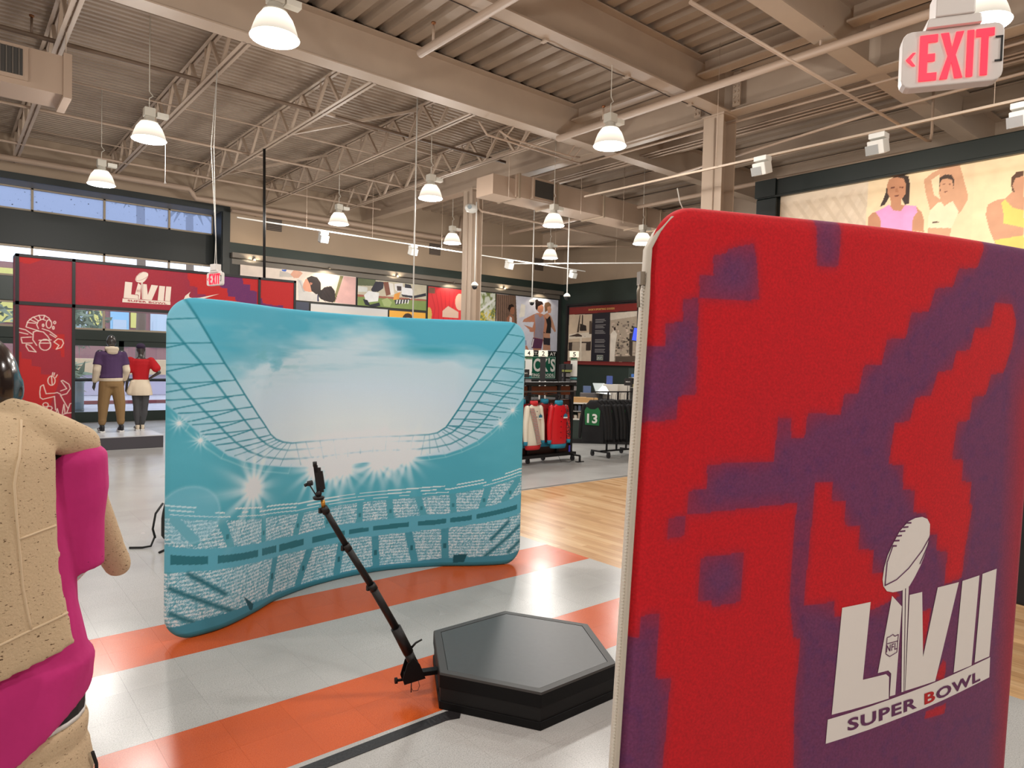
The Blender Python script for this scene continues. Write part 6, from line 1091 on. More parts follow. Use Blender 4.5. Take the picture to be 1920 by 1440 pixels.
tree(3.3, 30, 3.1, 1.5, 'grey-green bushy tree seen through the transom'); tree(.4, 27.5, 3.3, 1.1, 'smaller bushy tree left of the entrance'); tree(2.75, 25.8, 1.1, .6, 'leafy shrub seen behind the purple-shirted mannequin')
tree(7.3, 36.5, 9, 0, 'left palm trunk seen through the transom', True); tree(10.0, 38.5, 9, 0, 'right palm trunk seen through the transom', True)
solo(MB().box(-20, 33.5, 0, 40, 34.0, .9), 'planter_wall', mat('planter_wall', (216, 210, 226), .8), 'long pale lilac wall outside the doors', 'wall')
solo(MB().box(-20, 33.3, .9, 40, 34.1, 1.55), 'stone_ledge', mat('sun_tinted_stone', (232, 205, 165), .8), 'stone ledge above the outside wall, sunlight put into its colour', 'ledge')  # peach colour stands in for sunlight on the ledge; there is no sun lamp
solo(MB().box(-20, 27.9, 0, 40, 28.0, .12), 'red_kerb', mat('kerb_red', (150, 84, 84), .8), 'reddish kerb line across the outside paving', 'kerb')
t = thing('bollard', (3.1, 23.6, 0), 'grey steel bollard outside the glass door', 'bollard')
MB().lathe([(.14, 0), (.14, .95), (.12, 1.02), (.06, 1.07), (.01, 1.08)], (3.1, 23.6, 0), 18).build('post', mat('bollard_grey', (120, 138, 140), .5), t)
MB().lathe([(.145, .10), (.145, .16)], (3.1, 23.6, 0), 18).build('band', mat('bollard_band', (90, 100, 100), .5), t)
t = thing('apartment_building', (8, 52, 0), 'brown building with yellow and blue panels across the street', 'building')
MB().box(-20, 52, 0, 40, 60, 7.2).build('wall', mat('brown_stucco', (150, 112, 108), .8), t)
wb_, wy, wg = mat('sky_blue_panel', (150, 196, 220), .4), mat('yellow_panel', (216, 208, 120), .7), mat('far_window', (190, 205, 215), .2)
for k, x in enumerate((1.5, 4.0, 6.2, 8.6, 11.0, 13.2, 15.8)):
    f = MB().box(x, 51.9, 2.2, x + 1.1, 52, 6.5).build('window', wb_ if k % 2 else wg, t); MB().box(x + .15, 51.86, 2.4, x + .95, 51.9, 4.0).build('pane', wg, f)
    MB().box(x + 1.2, 51.85, 3.5, x + 2.0, 52, 6.8).build('yellow_fin', wy, t)

# ------------------------------------------------------------------ mannequins (local frame: facing +y, x to their right)
def hand(q, w, d, k, s):
    """palm and five fingers hanging from wrist w along d; s = side"""
    w, d = Vector(w), Vector(d).normalized(); pal = w + d * .085 * k
    sidev = Vector((0, 1, 0)); q.capsule(w, pal, .026 * k, .030 * k, 8)
    for i, (o, l) in enumerate(((-.024, .065), (-.008, .078), (.008, .074), (.024, .06))):
        a = pal + sidev * o * k; b = a + (d + Vector((-.15 * s, 0, 0))).normalized() * l * .55 * k; c = b + (d + Vector((-.7 * s, 0, 0))).normalized() * l * .45 * k
        q.capsule(a, b, .0095 * k, .009 * k, 6); q.capsule(b, c, .009 * k, .0075 * k, 6)
    a = w + d * .03 * k + sidev * .025 * k; q.capsule(a, a + (d + sidev * .8).normalized() * .06 * k, .011 * k, .009 * k, 6)
def body_mesh(Hh, female, arms, legs, head_yaw=0.):
    """arms/legs: lists of joint chains in units of body height; one continuous surface"""
    q = MB(); k = Hh; w_ = .88 if female else 1.
    tor = [(0, 0, .47, .085, .062), (0, .0, .51, .098, .070), (0, 0, .56, .092 * (1.02 if female else 1), .065), (0, .0, .62, .074 * w_ if female else .080, .055), (0, 0, .69, .088 * w_, .062), (0, .004, .75, .100 * w_, .066), (0, 0, .80, .098 * w_, .058), (0, -.003, .825, .070 * w_, .045), (0, -.004, .842, .036, .034), (0, -.002, .87, .030, .031), (0, .004, .90, .030, .032)]
    q.eloft([tuple(v * k for v in s) for s in tor], 20)
    ch = Vector((0, .006, .935)) * k
    q.ell(tuple(ch), .044 * k, .056 * k, .066 * k, 18, 12); q.ell(tuple(ch + Vector((0, .02, -.028)) * k), .034 * k, .042 * k, .040 * k, 14, 9)
    q.ell(tuple(ch + Vector((0, .062, -.005)) * k), .006 * k, .010 * k, .016 * k, 8, 6)
    for s in (-1, 1): q.ell(tuple(ch + Vector((s * .044, -.004, -.008)) * k), .004 * k, .010 * k, .016 * k, 8, 6)
    if female:
        for s in (-1, 1): q.ell((s * .042 * k, .05 * k, .735 * k), .036 * k, .034 * k, .034 * k)
    for s, ch_ in arms:
        P = [Vector(p) * k for p in ch_]; r = (.033, .025, .016) if not female else (.026, .021, .014)
        q.capsule(P[0], P[1], r[0] * k, r[1] * k); q.capsule(P[1], P[2], r[1] * k * 1.02, r[2] * k); hand(q, P[2], P[2] - P[1] if len(P) < 4 else P[3], k / 1.85, s)
        q.ell(tuple(P[0]), .042 * k * w_, .040 * k * w_, .042 * k)
    for s, ch_ in legs:
        P = [Vector(p) * k for p in ch_]; q.capsule(P[0], P[1], .058 * k * (.97 if female else 1), .036 * k); q.capsule(P[1], P[1] * .62 + P[2] * .38, .034 * k, .036 * k); q.capsule(P[1] * .62 + P[2] * .38, P[2], .036 * k, .021 * k)
        f = P[2]; q.capsule(f + Vector((0, -.012 * k, -.018 * k)), f + Vector((s * .012, .10, -.022)) * k if False else f + Vector((s * .012 * k, .095 * k, -.026 * k)), .024 * k, .016 * k)
    return q
def garment(fn, vox=.014, sm=5):
    q = MB(); fn(q); return q
mq = mat('mannequin_graphite', (92, 90, 88), .22, .5); mq_dark = mat('mannequin_brown_black', (44, 34, 32), .18, .1, coat=.4)
cream = mat('cream_fleece', (224, 208, 184), .9, bump=(120, .3)); purple = mat('purple_jersey', (78, 52, 92), .85, bump=(25, .25)); khaki = mat('khaki_twill', (142, 112, 72), .8, bump=(18, .35)); red_j = mat('red_jersey', (188, 16, 28), .85, bump=(22, .3))
blk_shoe = mat('black_shoe', (30, 29, 32), .6); white_sole = mat('white_sole', (226, 224, 220), .5); legm = mat('grey_legging', (70, 70, 72), .7); navy = mat('purple_cap', (50, 34, 62), .8)
def shoe(t, x, y, z, k, upper, s=1):
    so = [(x + a * k, y + b * k) for a, b in ((-.038, -.07), (.038, -.07), (.046, .0), (.052, .10), (.040, .17), (.0, .20), (-.036, .17), (-.046, .10), (-.042, 0))]
    MB().prism(so, lambda a, b, d: (a, b, d), z, z + .032 * k).build('shoe_sole', white_sole, t, bevel=.006)
    q = MB().eloft([(x, y + .05 * k, z + .03 * k, .043 * k, .125 * k), (x, y + .04 * k, z + .055 * k, .044 * k, .115 * k), (x, y + .0 * k, z + .09 * k, .040 * k, .075 * k), (x, y - .02 * k, z + .12 * k, .036 * k, .050 * k)], 14)
    o = q.build('shoe_upper', upper, t)
    MB().prism([(-.06, .05), (.02, .04), (.06, .075), (.02, .055)], lambda a, b, d: (x + s * (.0455 * k + d), y + a * k, z + b * k), -.006, .001).build('shoe_mark', white_sole if upper is blk_shoe else blk_shoe, o)
BZ = .25
# --- man in purple shirt
Hm = 1.97; M1 = (2.63, 15.75, BZ)
t = thing('mannequin', M1, 'tall mannequin in purple shirt over cream hoodie and khaki joggers', 'mannequin', rz=.04)
la = [(-.100, 0, .805), (-.132, -.02, .64), (-.142, .035, .50)]; ra = [(.100, 0, .805), (.134, -.025, .64), (.128, .06, .52)]
ll = [(-.048, 0, .50), (-.068, .005, .285), (-.082, -.005, .055)]; rl = [(.052, 0, .50), (.082, .0, .285), (.092, -.005, .055)]
def put(q, *a, **k):
    """build a part given in the thing's own frame"""
    o = q.build(*a[:2], None, **k); o.parent = a[2]; o.matrix_parent_inverse = Matrix.Identity(4); return o
K = Hm
put(body_mesh(Hm, False, [(-1, la), (1, ra)], [(-1, ll), (1, rl)]), 'body', mq, t, remesh=.013)
q = MB()   # cream hoodie: long sleeves, hem, hood
q.eloft([tuple(v * K for v in s) for s in ((0, 0, .525, .105, .078), (0, 0, .545, .108, .082), (0, 0, .60, .100, .078))])
for s, P in ((-1, la), (1, ra)):
    P = [Vector(p) * K for p in P]; q.capsule(P[0] * .6 + P[1] * .4, P[1], .040 * K, .038 * K); q.capsule(P[1], P[1] * .25 + P[2] * .75, .038 * K, .029 * K)
q.ell((0, -.035 * K, .852 * K), .066 * K, .040 * K, .034 * K); q.ell((0, -.05 * K, .825 * K), .054 * K, .028 * K, .034 * K)
for s in (-1, 1): q.capsule((s * .045 * K, -.02 * K, .862 * K), (s * .03 * K, .045 * K, .835 * K), .022 * K, .018 * K)
put(q, 'hoodie', cream, t, remesh=.013)
q = MB()
q.eloft([tuple(v * K for v in s) for s in ((-.004, 0, .555, .112, .084), (0, 0, .60, .106, .080), (0, 0, .68, .110, .080), (0, 0, .75, .120, .080), (0, 0, .80, .118, .072), (0, -.002, .828, .080, .055), (0, -.002, .838, .05, .045))])
for s, P in ((-1, la), (1, ra)):
    P = [Vector(p) * K for p in P]; q.capsule(P[0] + Vector((0, 0, -.005)) * K, P[0] * .6 + P[1] * .4, .045 * K, .046 * K); q.tube([P[0] * .7 + P[1] * .3, P[0] * .3 + P[1] * .7], [.046 * K, .047 * K], 14)
put(q, 'purple_shirt', purple, t, remesh=.013)
q = MB(); q.eloft([tuple(v * K for v in s) for s in ((0, 0, .47, .10, .075), (0, 0, .50, .106, .080), (0, 0, .545, .100, .074))])
for s, P in ((-1, ll), (1, rl)):
    P = [Vector(p) * K for p in P]; q.capsule(P[0], P[1], .064 * K, .052 * K); q.capsule(P[1], P[1] * .28 + P[2] * .72, .052 * K, .036 * K); q.capsule(P[1] * .30 + P[2] * .70, P[1] * .2 + P[2] * .8, .040 * K, .034 * K)
put(q, 'joggers', khaki, t, remesh=.013)
for s, P in ((-1, ll), (1, rl)):
    g_ = thing('tmp', (0, 0, 0), None, None); shoe(g_, P[2][0] * K, P[2][1] * K - .01, .0, 1.15, blk_shoe, s)
    for c in list(g_.children): c.parent = t; c.matrix_parent_inverse = Matrix.Identity(4)
    bpy.data.objects.remove(g_)
put(MB().tube([(-.082 * K, -.04, .0), (-.082 * K, -.035, .30)], .007, 6), 'support_rod', mq, t)
# --- woman in red shirt
Hf = 1.82; K = Hf
t = thing('mannequin', (3.19, 15.88, BZ), 'mannequin in red shirt and purple cap with sweatshirt tied round the waist', 'mannequin', rz=-.05)
la = [(-.105, 0, .80), (-.135, -.02, .645), (-.138, .02, .50)]; ra = [(.105, 0, .80), (.185, -.045, .67), (.10, .03, .60), (-.5, .5, -.6)]
ll = [(-.045, 0, .50), (-.035, .005, .285), (-.030, -.005, .055)]; rl = [(.045, 0, .50), (.042, .0, .285), (.020, .01, .055)]
put(body_mesh(Hf, True, [(-1, la), (1, ra)], [(-1, ll), (1, rl)]), 'body', mq, t, remesh=.013)
q = MB(); q.eloft([tuple(v * K for v in s) for s in ((0, 0, .575, .082, .066), (0, 0, .63, .084, .068), (0, 0, .70, .094, .074), (0, .004, .76, .106, .080), (0, 0, .80, .098, .066), (0, 0, .828, .060, .045))])
for s, P in ((-1, la), (1, ra)):
    P = [Vector(p) * K for p in P]; q.capsule(P[0], P[0] * .38 + P[1] * .62, .046 * K, .050 * K)
put(q, 'red_shirt', red_j, t, remesh=.012)
q = MB(); q.eloft([tuple(v * K for v in s) for s in ((.004, 0, .405, .124, .10), (.0, 0, .44, .122, .098), (0, 0, .50, .112, .090), (0, 0, .56, .092, .074), (0, 0, .59, .082, .068))])
q.capsule((-.09 * K, -.03 * K, .56 * K), (-.12 * K, -.03 * K, .44 * K), .022 * K, .03 * K); q.capsule((.08 * K, .04 * K, .56 * K), (.06 * K, .10 * K, .40 * K), .022 * K, .026 * K)
put(q, 'tied_sweatshirt', cream, t, remesh=.013)
q = MB()
for P in (ll, rl):
    P = [Vector(p) * K for p in P]; q.capsule(P[0], P[1], .058 * K, .040 * K); q.capsule(P[1], P[1] * .62 + P[2] * .38, .038 * K, .041 * K); q.capsule(P[1] * .62 + P[2] * .38, P[1] * .1 + P[2] * .9, .041 * K, .025 * K)
put(q, 'leggings', legm, t, remesh=.011)
q = MB(); q.ell((0, .004 * K, .962 * K), .049 * K, .062 * K, .042 * K, 18, 10); q.capsule((-.02 * K, .055 * K, .955 * K), (.02 * K, .10 * K, .945 * K), .016 * K, .010 * K)
put(q, 'cap', navy, t, remesh=.010, smooth=3)
for s, P in ((-1, ll), (1, rl)):
    g_ = thing('tmp', (0, 0, 0), None, None); shoe(g_, P[2][0] * K, P[2][1] * K - .01, .0, 1.0, cream, s)
    for c in list(g_.children): c.parent = t; c.matrix_parent_inverse = Matrix.Identity(4)
    bpy.data.objects.remove(g_)
put(MB().tube([(0, -.05, .0), (0, -.045, .30)], .006, 6), 'support_rod', mq, t)

# --- foreground mannequin with a beige sweatshirt draped over its back
Hb = 1.93; K = Hb
pink = mat('magenta_jersey', (210, 44, 130), .8, bump=(14, .4), noise=(8, .3), rgb2=(192, 36, 116))
def fleck_mat():
    m = mat('beige_fleck_fleece', (200, 175, 140), .92, bump=(150, .25)); nt = m.node_tree; b = nt.nodes['Principled BSDF']
    tc = nt.nodes.new('ShaderNodeTexCoord'); mp = nt.nodes.new('ShaderNodeMapping'); mp.inputs['Scale'].default_value = (110, 110, 260); nt.links.new(tc.outputs['Object'], mp.inputs[0])
    n = nt.nodes.new('ShaderNodeTexNoise'); n.inputs['Scale'].default_value = 1.; n.inputs['Detail'].default_value = 1; nt.links.new(mp.outputs[0], n.inputs['Vector'])
    r = nt.nodes.new('ShaderNodeMapRange'); r.inputs[1].default_value = .67; r.inputs[2].default_value = .74; nt.links.new(n.outputs['Fac'], r.inputs[0])
    n2 = nt.nodes.new('ShaderNodeTexNoise'); n2.inputs['Scale'].default_value = 260.; nt.links.new(tc.outputs['Object'], n2.inputs['Vector'])
    m1 = nt.nodes.new('ShaderNodeMix'); m1.data_type = 'RGBA'; m1.inputs[6].default_value = S(214, 189, 156); m1.inputs[7].default_value = S(199, 174, 140); nt.links.new(n2.outputs['Fac'], m1.inputs[0])
    m2 = nt.nodes.new('ShaderNodeMix'); m2.data_type = 'RGBA'; m2.inputs[7].default_value = S(104, 78, 54); nt.links.new(m1.outputs[2], m2.inputs[6]); nt.links.new(r.outputs[0], m2.inputs[0])
    nt.links.new(m2.outputs[2], b.inputs['Base Color']); return m
fleece = fleck_mat()
t = thing('mannequin', (.075, 2.17, 0), 'large foreground mannequin in magenta shirt with beige sweatshirt draped over its back', 'mannequin', rz=-.05)
la = [(-.105, 0, .82), (-.125, -.02, .65), (-.11, .09, .53)]; ra = [(.100, 0, .82), (.107, .005, .69), (.08, .13, .60)]
ll = [(-.052, 0, .48), (-.065, .005, .285), (-.070, -.005, .055)]; rl = [(.052, 0, .48), (.065, .0, .285), (.070, -.005, .055)]
put(body_mesh(Hb, False, [(-1, la), (1, ra)], [(-1, ll), (1, rl)]), 'body', mq_dark, t, remesh=.011)
q = MB(); rs = []; n = 32
for zc, rx, ry, sl_ in ((.845, .236, .19, .72), (.89, .242, .195, .62), (1.07, .250, .20, .06), (1.10, .235, .185, 0), (1.22, .215, .165, 0), (1.35, .205, .155, 0), (1.47, .205, .15, 0), (1.55, .200, .135, 0), (1.61, .14, .10, 0), (1.66, .095, .085, 0), (1.715, .088, .082, 0)):
    ring = []
    for k in range(n):
        a = 2 * math.pi * k / n; x, y = rx * math.cos(a), ry * math.sin(a)
        w_ = 1 + .025 * math.sin(5 * a + zc * 9) * (zc < 1.3)
        ring.append((x * w_, y * w_, zc + sl_ * .78 * max(0, x)))
    rs.append(ring)
q.rings(rs)
for P in (la, ra):
    P = [Vector(p) * K for p in P]; q.tube([P[0] + Vector((-.02 if P[0].x > 0 else .02, 0, .045)), P[0] + Vector((0, 0, .02)), P[0] * .75 + P[1] * .25, P[0] * .4 + P[1] * .6, P[1] * 1.12 - P[0] * .12], [.065, .088, .086, .072, .066], 18)
put(q, 'magenta_shirt', pink, t, remesh=.010, smooth=3)
for P in (ra,):
    P = [Vector(p) * K for p in P]; a_, b_ = P[1] * 1.0, P[1] * 1.01 - P[0] * .01
    put(MB().tube([a_, b_], [.0665, .0665], 18), 'sleeve_stitch', mat('magenta_stitch', (150, 26, 88), .85), t)
# draped sweatshirt: a thick sheet over shoulders and back, its sleeve laid over the shoulder and hanging in front
def drape():
    q = MB(); rows = []
    T_ = np.linspace(0, 1, 30); A_ = np.linspace(-1, 1, 25); ts = [0, .10, .22, .40, .65, 1]
    def pt(a, tt, off):
        hw = np.interp(tt, ts, [.085, .125, .150, .152, .158, .188]); z = np.interp(tt, ts, [1.775, 1.735, 1.64, 1.50, 1.34, 1.155])
        z -= .085 * tt * (1 - a) * .6 + abs(a) ** 1.5 * np.interp(tt, [0, .10, .22], [.03, .03, 0])
        y = np.interp(tt, ts, [-.03, -.105, -.165, -.185, -.20, -.215]) + (abs(a) ** 2.2) * np.interp(tt, [0, .10, .5, 1], [.03, .06, .07, .06]) + .006 * math.sin(a * 7 + tt * 5)
        n_ = Vector((a * .45, -1, .1)).normalized() * off
        return (a * hw + n_.x, y + n_.y, z + n_.z)
    for side in (.014, -.006): rows.append([[pt(a, tt, side) for a in A_] for tt in T_])
    q.rings([rows[0][i] + rows[1][i][::-1] for i in range(len(T_))])
    for P in (((.0, -.03, 1.745), .045), ((.09, -.05, 1.715), .05), ((.165, -.05, 1.672), .052), ((.212, -.01, 1.645), .050), ((.225, .08, 1.59), .05), ((.25, .16, 1.45), .052), ((.30, .195, 1.31), .046)),:
        for (p0, r0), (p1, r1) in zip(P[:-1], P[1:]): q.capsule(p0, p1, r0, r1)
        for (p0, r0), (p1, r1) in zip(P[:-2], P[1:-1]): q.capsule((-p0[0], p0[1], p0[2]), (-p1[0], p1[1], p1[2]), r0, r1)
    return q, pt
dq, dpt = drape()
dr_o = put(dq, 'draped_sweatshirt', fleece, t, remesh=.0095, smooth=9)
seam_m = mat('beige_seam', (218, 194, 162), .9)
def seam(pts, r=.0036):
    o = MB().tube(pts, r, 6).build('seam', seam_m, None); o.parent = dr_o; o.matrix_parent_inverse = Matrix.Identity(4)
seam([dpt(a, .84, .0135) for a in np.linspace(-.97, .97, 24)])
seam([dpt(np.interp(k, [0, .25, 1], [.62, .42, .55]), np.interp(k, [0, 1], [.10, .84]), .0135) for k in np.linspace(0, 1, 20)], .0034)
seam([dpt(a, .47, .0135) for a in np.linspace(.46, .95, 8)], .0034)
q = MB(); q.capsule((.30, .195, 1.31), (.33, .215, 1.24), .044, .040); put(q, 'sleeve_cuff', fleece, t, remesh=.01)
bandm = mat('black_elastic', (22, 21, 24), .7)
put(MB().eloft([(0, 0, .93, .228, .172), (0, 0, .98, .229, .173), (0, 0, 1.03, .226, .17)], 28), 'black_waistband', bandm, t)
put(MB().eloft([(0, 0, .918, .229, .173), (0, 0, .931, .230, .174)], 28), 'white_piping', white_sole, t)
q = MB(); q.eloft([(0, 0, .66, .23, .18), (0, 0, .76, .252, .19), (0, 0, .842, .238, .178), (0, 0, .852, .224, .168), (0, 0, .862, .236, .176), (0, 0, .90, .238, .178), (0, 0, .918, .232, .174)], 28)
for s_, P in ((-1, ll), (1, rl)):
    P = [Vector(p) * K for p in P]; q.capsule(P[0], P[1], .060 * K, .05 * K); q.capsule(P[1], P[1] * .2 + P[2] * .8, .05 * K, .036 * K)
j = put(q, 'beige_joggers', fleece, t, remesh=.010, smooth=3)
o = MB().tube([(.240, -.06, .81), (.250, -.05, .77), (.254, -.035, .70)], .005, 6).build('pocket_edge', mat('pocket_black', (30, 26, 26), .8), None); o.parent = j; o.matrix_parent_inverse = Matrix.Identity(4)
put(MB().eloft([(0, 0, 0, .28, .28), (0, 0, .012, .28, .28)], 28), 'glass_base', mat('base_glass', (200, 205, 205), .1), t)

# ------------------------------------------------------------------ posters on the back wall
def paint(shapes, base, extra=None):
    def f(c):
        c.c[:] = base
        for p, rgb in shapes: c.fill(p, rgb)
        n = fbm(c.x * 6, c.y * 6, 17); c.c = c.c * (0.95 + .1 * n[..., None])
        if extra: extra(c)
        return c
    return f
XD = (1, 0, 0); YP = YB - .034
def grad(top, bot, h): 
    def f(c):
        k = np.clip(c.y / h, 0, 1)[..., None]; c.c = np.asarray(bot, float) * (1 - k) + np.asarray(top, float) * k; return c
    return f
def p_red(c):
    c.c[:] = (206, 52, 58)
    for k in range(6): c.line([(.1 + k * .2, 1.3), (.3 + k * .15, .7), (.2 + k * .25, .1)], .03, (176, 36, 46), .7)
    c.rect(0, 1.2, .28, 1.4, (120, 84, 70)); c.fill([(.62, .62), (.85, .80), (1.3, .62), (1.3, .40), (.62, .40)], (206, 176, 160)); c.ell(1.35, .98, .2, .3, (212, 176, 158)); c.ell(.05, .45, .12, .25, (196, 170, 90)); return c
def p_yel(c):
    c.c[:] = (222, 164, 66); c.ell(.72, 1.0, .22, .24, (60, 42, 34)); c.ell(.72, .88, .17, .22, (170, 116, 88)); return c
def p_trees(c):
    n, n2 = fbm(c.x * 9, c.y * 7, 51), fbm(c.x * 22, c.y * 18, 57)
    c.c[:] = (196, 200, 190); c.mix(np.clip((n - .42) * 5, 0, 1), (112, 124, 74)); c.mix(np.clip((n2 - .52) * 6, 0, 1) * (c.y < 1.6), (206, 182, 70)); c.line([(.2, 0), (.2, 2.2)], .05, (176, 188, 196)); c.line([(.25, 1.5), (.95, 2.0)], .08, (214, 216, 214)); return c
poster('wall_poster', (6.57, YP, 3.58), XD, 3.63, .89, paint(PONY_ART, (228, 214, 202)), 'wall poster of a woman with a black ponytail catching a ball', dens=120)
poster('wall_poster', (10.27, YP, 3.575), XD, 2.61, .87, paint(TACKLE_ART, (180, 176, 160)), 'wall poster of football players tackling on grass', dens=120)
poster('wall_poster', (12.95, YP, 3.0), XD, 1.9, 1.42, p_red, 'wall poster of a red shirt close-up, cut by the column')
poster('wall_poster', (8.70, YP, 2.2), XD, 2.68, 1.31, grad((196, 196, 198), (232, 200, 160), 1.3), 'wall poster of a pale cloudy sky under the ponytail poster')
poster('wall_poster', (11.44, YP, 2.2), XD, 1.42, 1.29, p_yel, 'wall poster of a dark-haired head on yellow')
poster('wall_poster', (7.9, YP, 2.2), XD, .74, 1.34, grad((62, 66, 84), (50, 54, 70), 1.3), 'dark slate wall poster beside the sky poster')
poster('wall_poster', (14.94, YP, 2.2), XD, 1.0, 2.22, p_trees, 'wall poster of yellow autumn trees beside the column')
def run_extra(c):
    c.rect(0, 0, 3.3, 1.15, (20, 22, 22)); c.rect(1.25, .035, 3.165, .94, (26, 98, 76)); c.rect(1.28, .06, 3.14, .91, (210, 222, 214)); c.rect(1.30, .08, 3.12, .89, (26, 98, 76))
rp = poster('wall_poster', (15.98, YP, 1.2), XD, 3.21, 3.22, paint(RUNNER_ART, (206, 208, 222), run_extra), 'large wall poster of three women running past a tree', dens=95)
lw = mat('poster_white_ink', (236, 234, 228), .6)
def wtext(s, x0, z0, wd, ht, par, bold=.03, y=YP - .036):
    letter_parts(s, lambda a, b: (x0 + a * wd, y, z0 + b * ht), bold, 'letter', lw, par)
wtext('EVERY SEASON STARTS AT', 15.98 + .05, 1.2 + .965, 3.1, .135, rp); wtext("DICK'S", 15.98 + 1.36, 1.2 + .31, 1.76, .55, rp, .03); wtext('SPORTING GOODS.', 15.98 + 1.36, 1.2 + .11, 1.74, .13, rp)
pan = struct(MB().box(6.2, YB - .03, 1.0, XR - .1, YB - .002, 4.62), 'trim_9', mat('dark_poster_backing', (42, 42, 40), .6), 'dark backing panel of the poster wall')
struct(MB().box(6.35, YB - .034, 4.47, XR - .2, YB - .030, 4.62), 'trim_10', trim_grey, 'grey strip over the posters')
t = thing('picture_light_valance', (6.3, YB - .3, 4.62), 'grey valance strip lighting the wall posters from above', 'valance')
MB().box(6.3, YB - .22, 4.63, XR - .15, YB - .03, 4.78).build('channel', trim_grey, t, bevel=.01)
for k, x in enumerate((6.9, 9.2, 11.6, 13.9, 16.2, 18.2)):
    MB().lathe([(.04, 0), (.04, .05), (.02, .07)], (x, YB - .27, 4.60), 12).build('spot_can', trim_grey, t)
    ld = bpy.data.lights.new('spot_light', 'SPOT'); ld.energy = 22; ld.color = (1, .84, .62); ld.spot_size = 2.2; ld.shadow_soft_size = .05
    lo = bpy.data.objects.new('spot_light', ld); col.objects.link(lo); lo.location = (x, YB - .34, 4.58); lo.rotation_euler = (math.radians(28), 0, 0) if k % 2 else (math.radians(150), 0, 0); adopt(lo, t)
# history board on the right wall
def hist_extra(c):
    for k in range(11):
        if k not in (3, 7): c.rect(1.50, 1.12 + k * .053, 2.04 - .06 * (k % 3), 1.14 + k * .053, (176, 172, 170), .8)
    for k in range(10):
        if k not in (3, 6): c.rect(1.51, .40 + k * .053, 2.04 - .05 * (k % 2), .42 + k * .053, (170, 166, 164), .8)
    c.rect(1.62, .105, 1.955, .29, (190, 186, 172)); c.rect(1.635, .12, 1.94, .275, (42, 74, 66)); c.rect(0, 0, 3.7, .05, (120, 40, 38))
hp = poster('wall_poster', (XR - .03, 19.73, 1.93), (0, -1, 0), 3.66, 2.24, paint(HISTORY_ART, (40, 36, 38), hist_extra), 'red-edged history board of old shop photographs', dens=95)
gold = mat('gold_ink', (232, 196, 110), .5)
hy = lambda s, a0, b0, wd, ht, m: letter_parts(s, lambda a, b: (XR - .03 - .036, 19.73 - a0 - a * wd, 1.93 + b0 + b * ht), .02, 'letter', m, hp)
hy("DICK'S SPORTING GOODS", 1.12, 2.025, 1.34, .07, gold); hy("DICK'S", 1.66, .14, .26, .1, lw)
t = thing('board_frame', (XR - .1, 17.9, 1.9), 'black frame and red ledge round the history board', 'frame')
for a, b, z0, z1 in ((19.73, 19.81, 1.85, 4.26), (15.98, 16.06, 1.85, 4.26), (16.06, 19.73, 4.18, 4.26)): MB().box(XR - .12, a, z0, XR - .0, b, z1).build('frame_bar', af, t)
MB().box(XR - .16, 15.98, 1.84, XR, 19.81, 1.93).build('red_ledge', mat('oxblood', (122, 42, 40), .5), t)

# ------------------------------------------------------------------ framed banner on the right
BX = 12.5
bf = mat('black_green_gloss', (26, 34, 33), .35)
bn = poster('framed_banner', (BX - .05, 6.88, 3.2), (0, -1, 0), 6.0, 2.0, paint(BANNER_ART, (242, 218, 184)), 'large framed peach banner of three women in workout tops', 'banner', dens=80)
for nm, a in (('frame_top', (7.35, -.2, 5.2, 5.54)), ('frame_side', (7.35, 6.92, 0, 5.2)), ('frame_lower', (6.92, -.2, 0, 3.2))):
    y1, y0, z0, z1 = a
    MB().box(BX - .16 if nm != 'frame_lower' else BX - .1, y0, z0, BX + .2, y1, z1).build(nm, bf, bn, bevel=.02)
MB().box(BX - .19, -.2, 5.19, BX - .10, 6.95, 5.235).build('frame_lip', bf, bn, bevel=.01); MB().box(BX - .20, 6.93, 5.22, BX - .15, 7.36, 5.55).build('frame_corner', bf, bn)

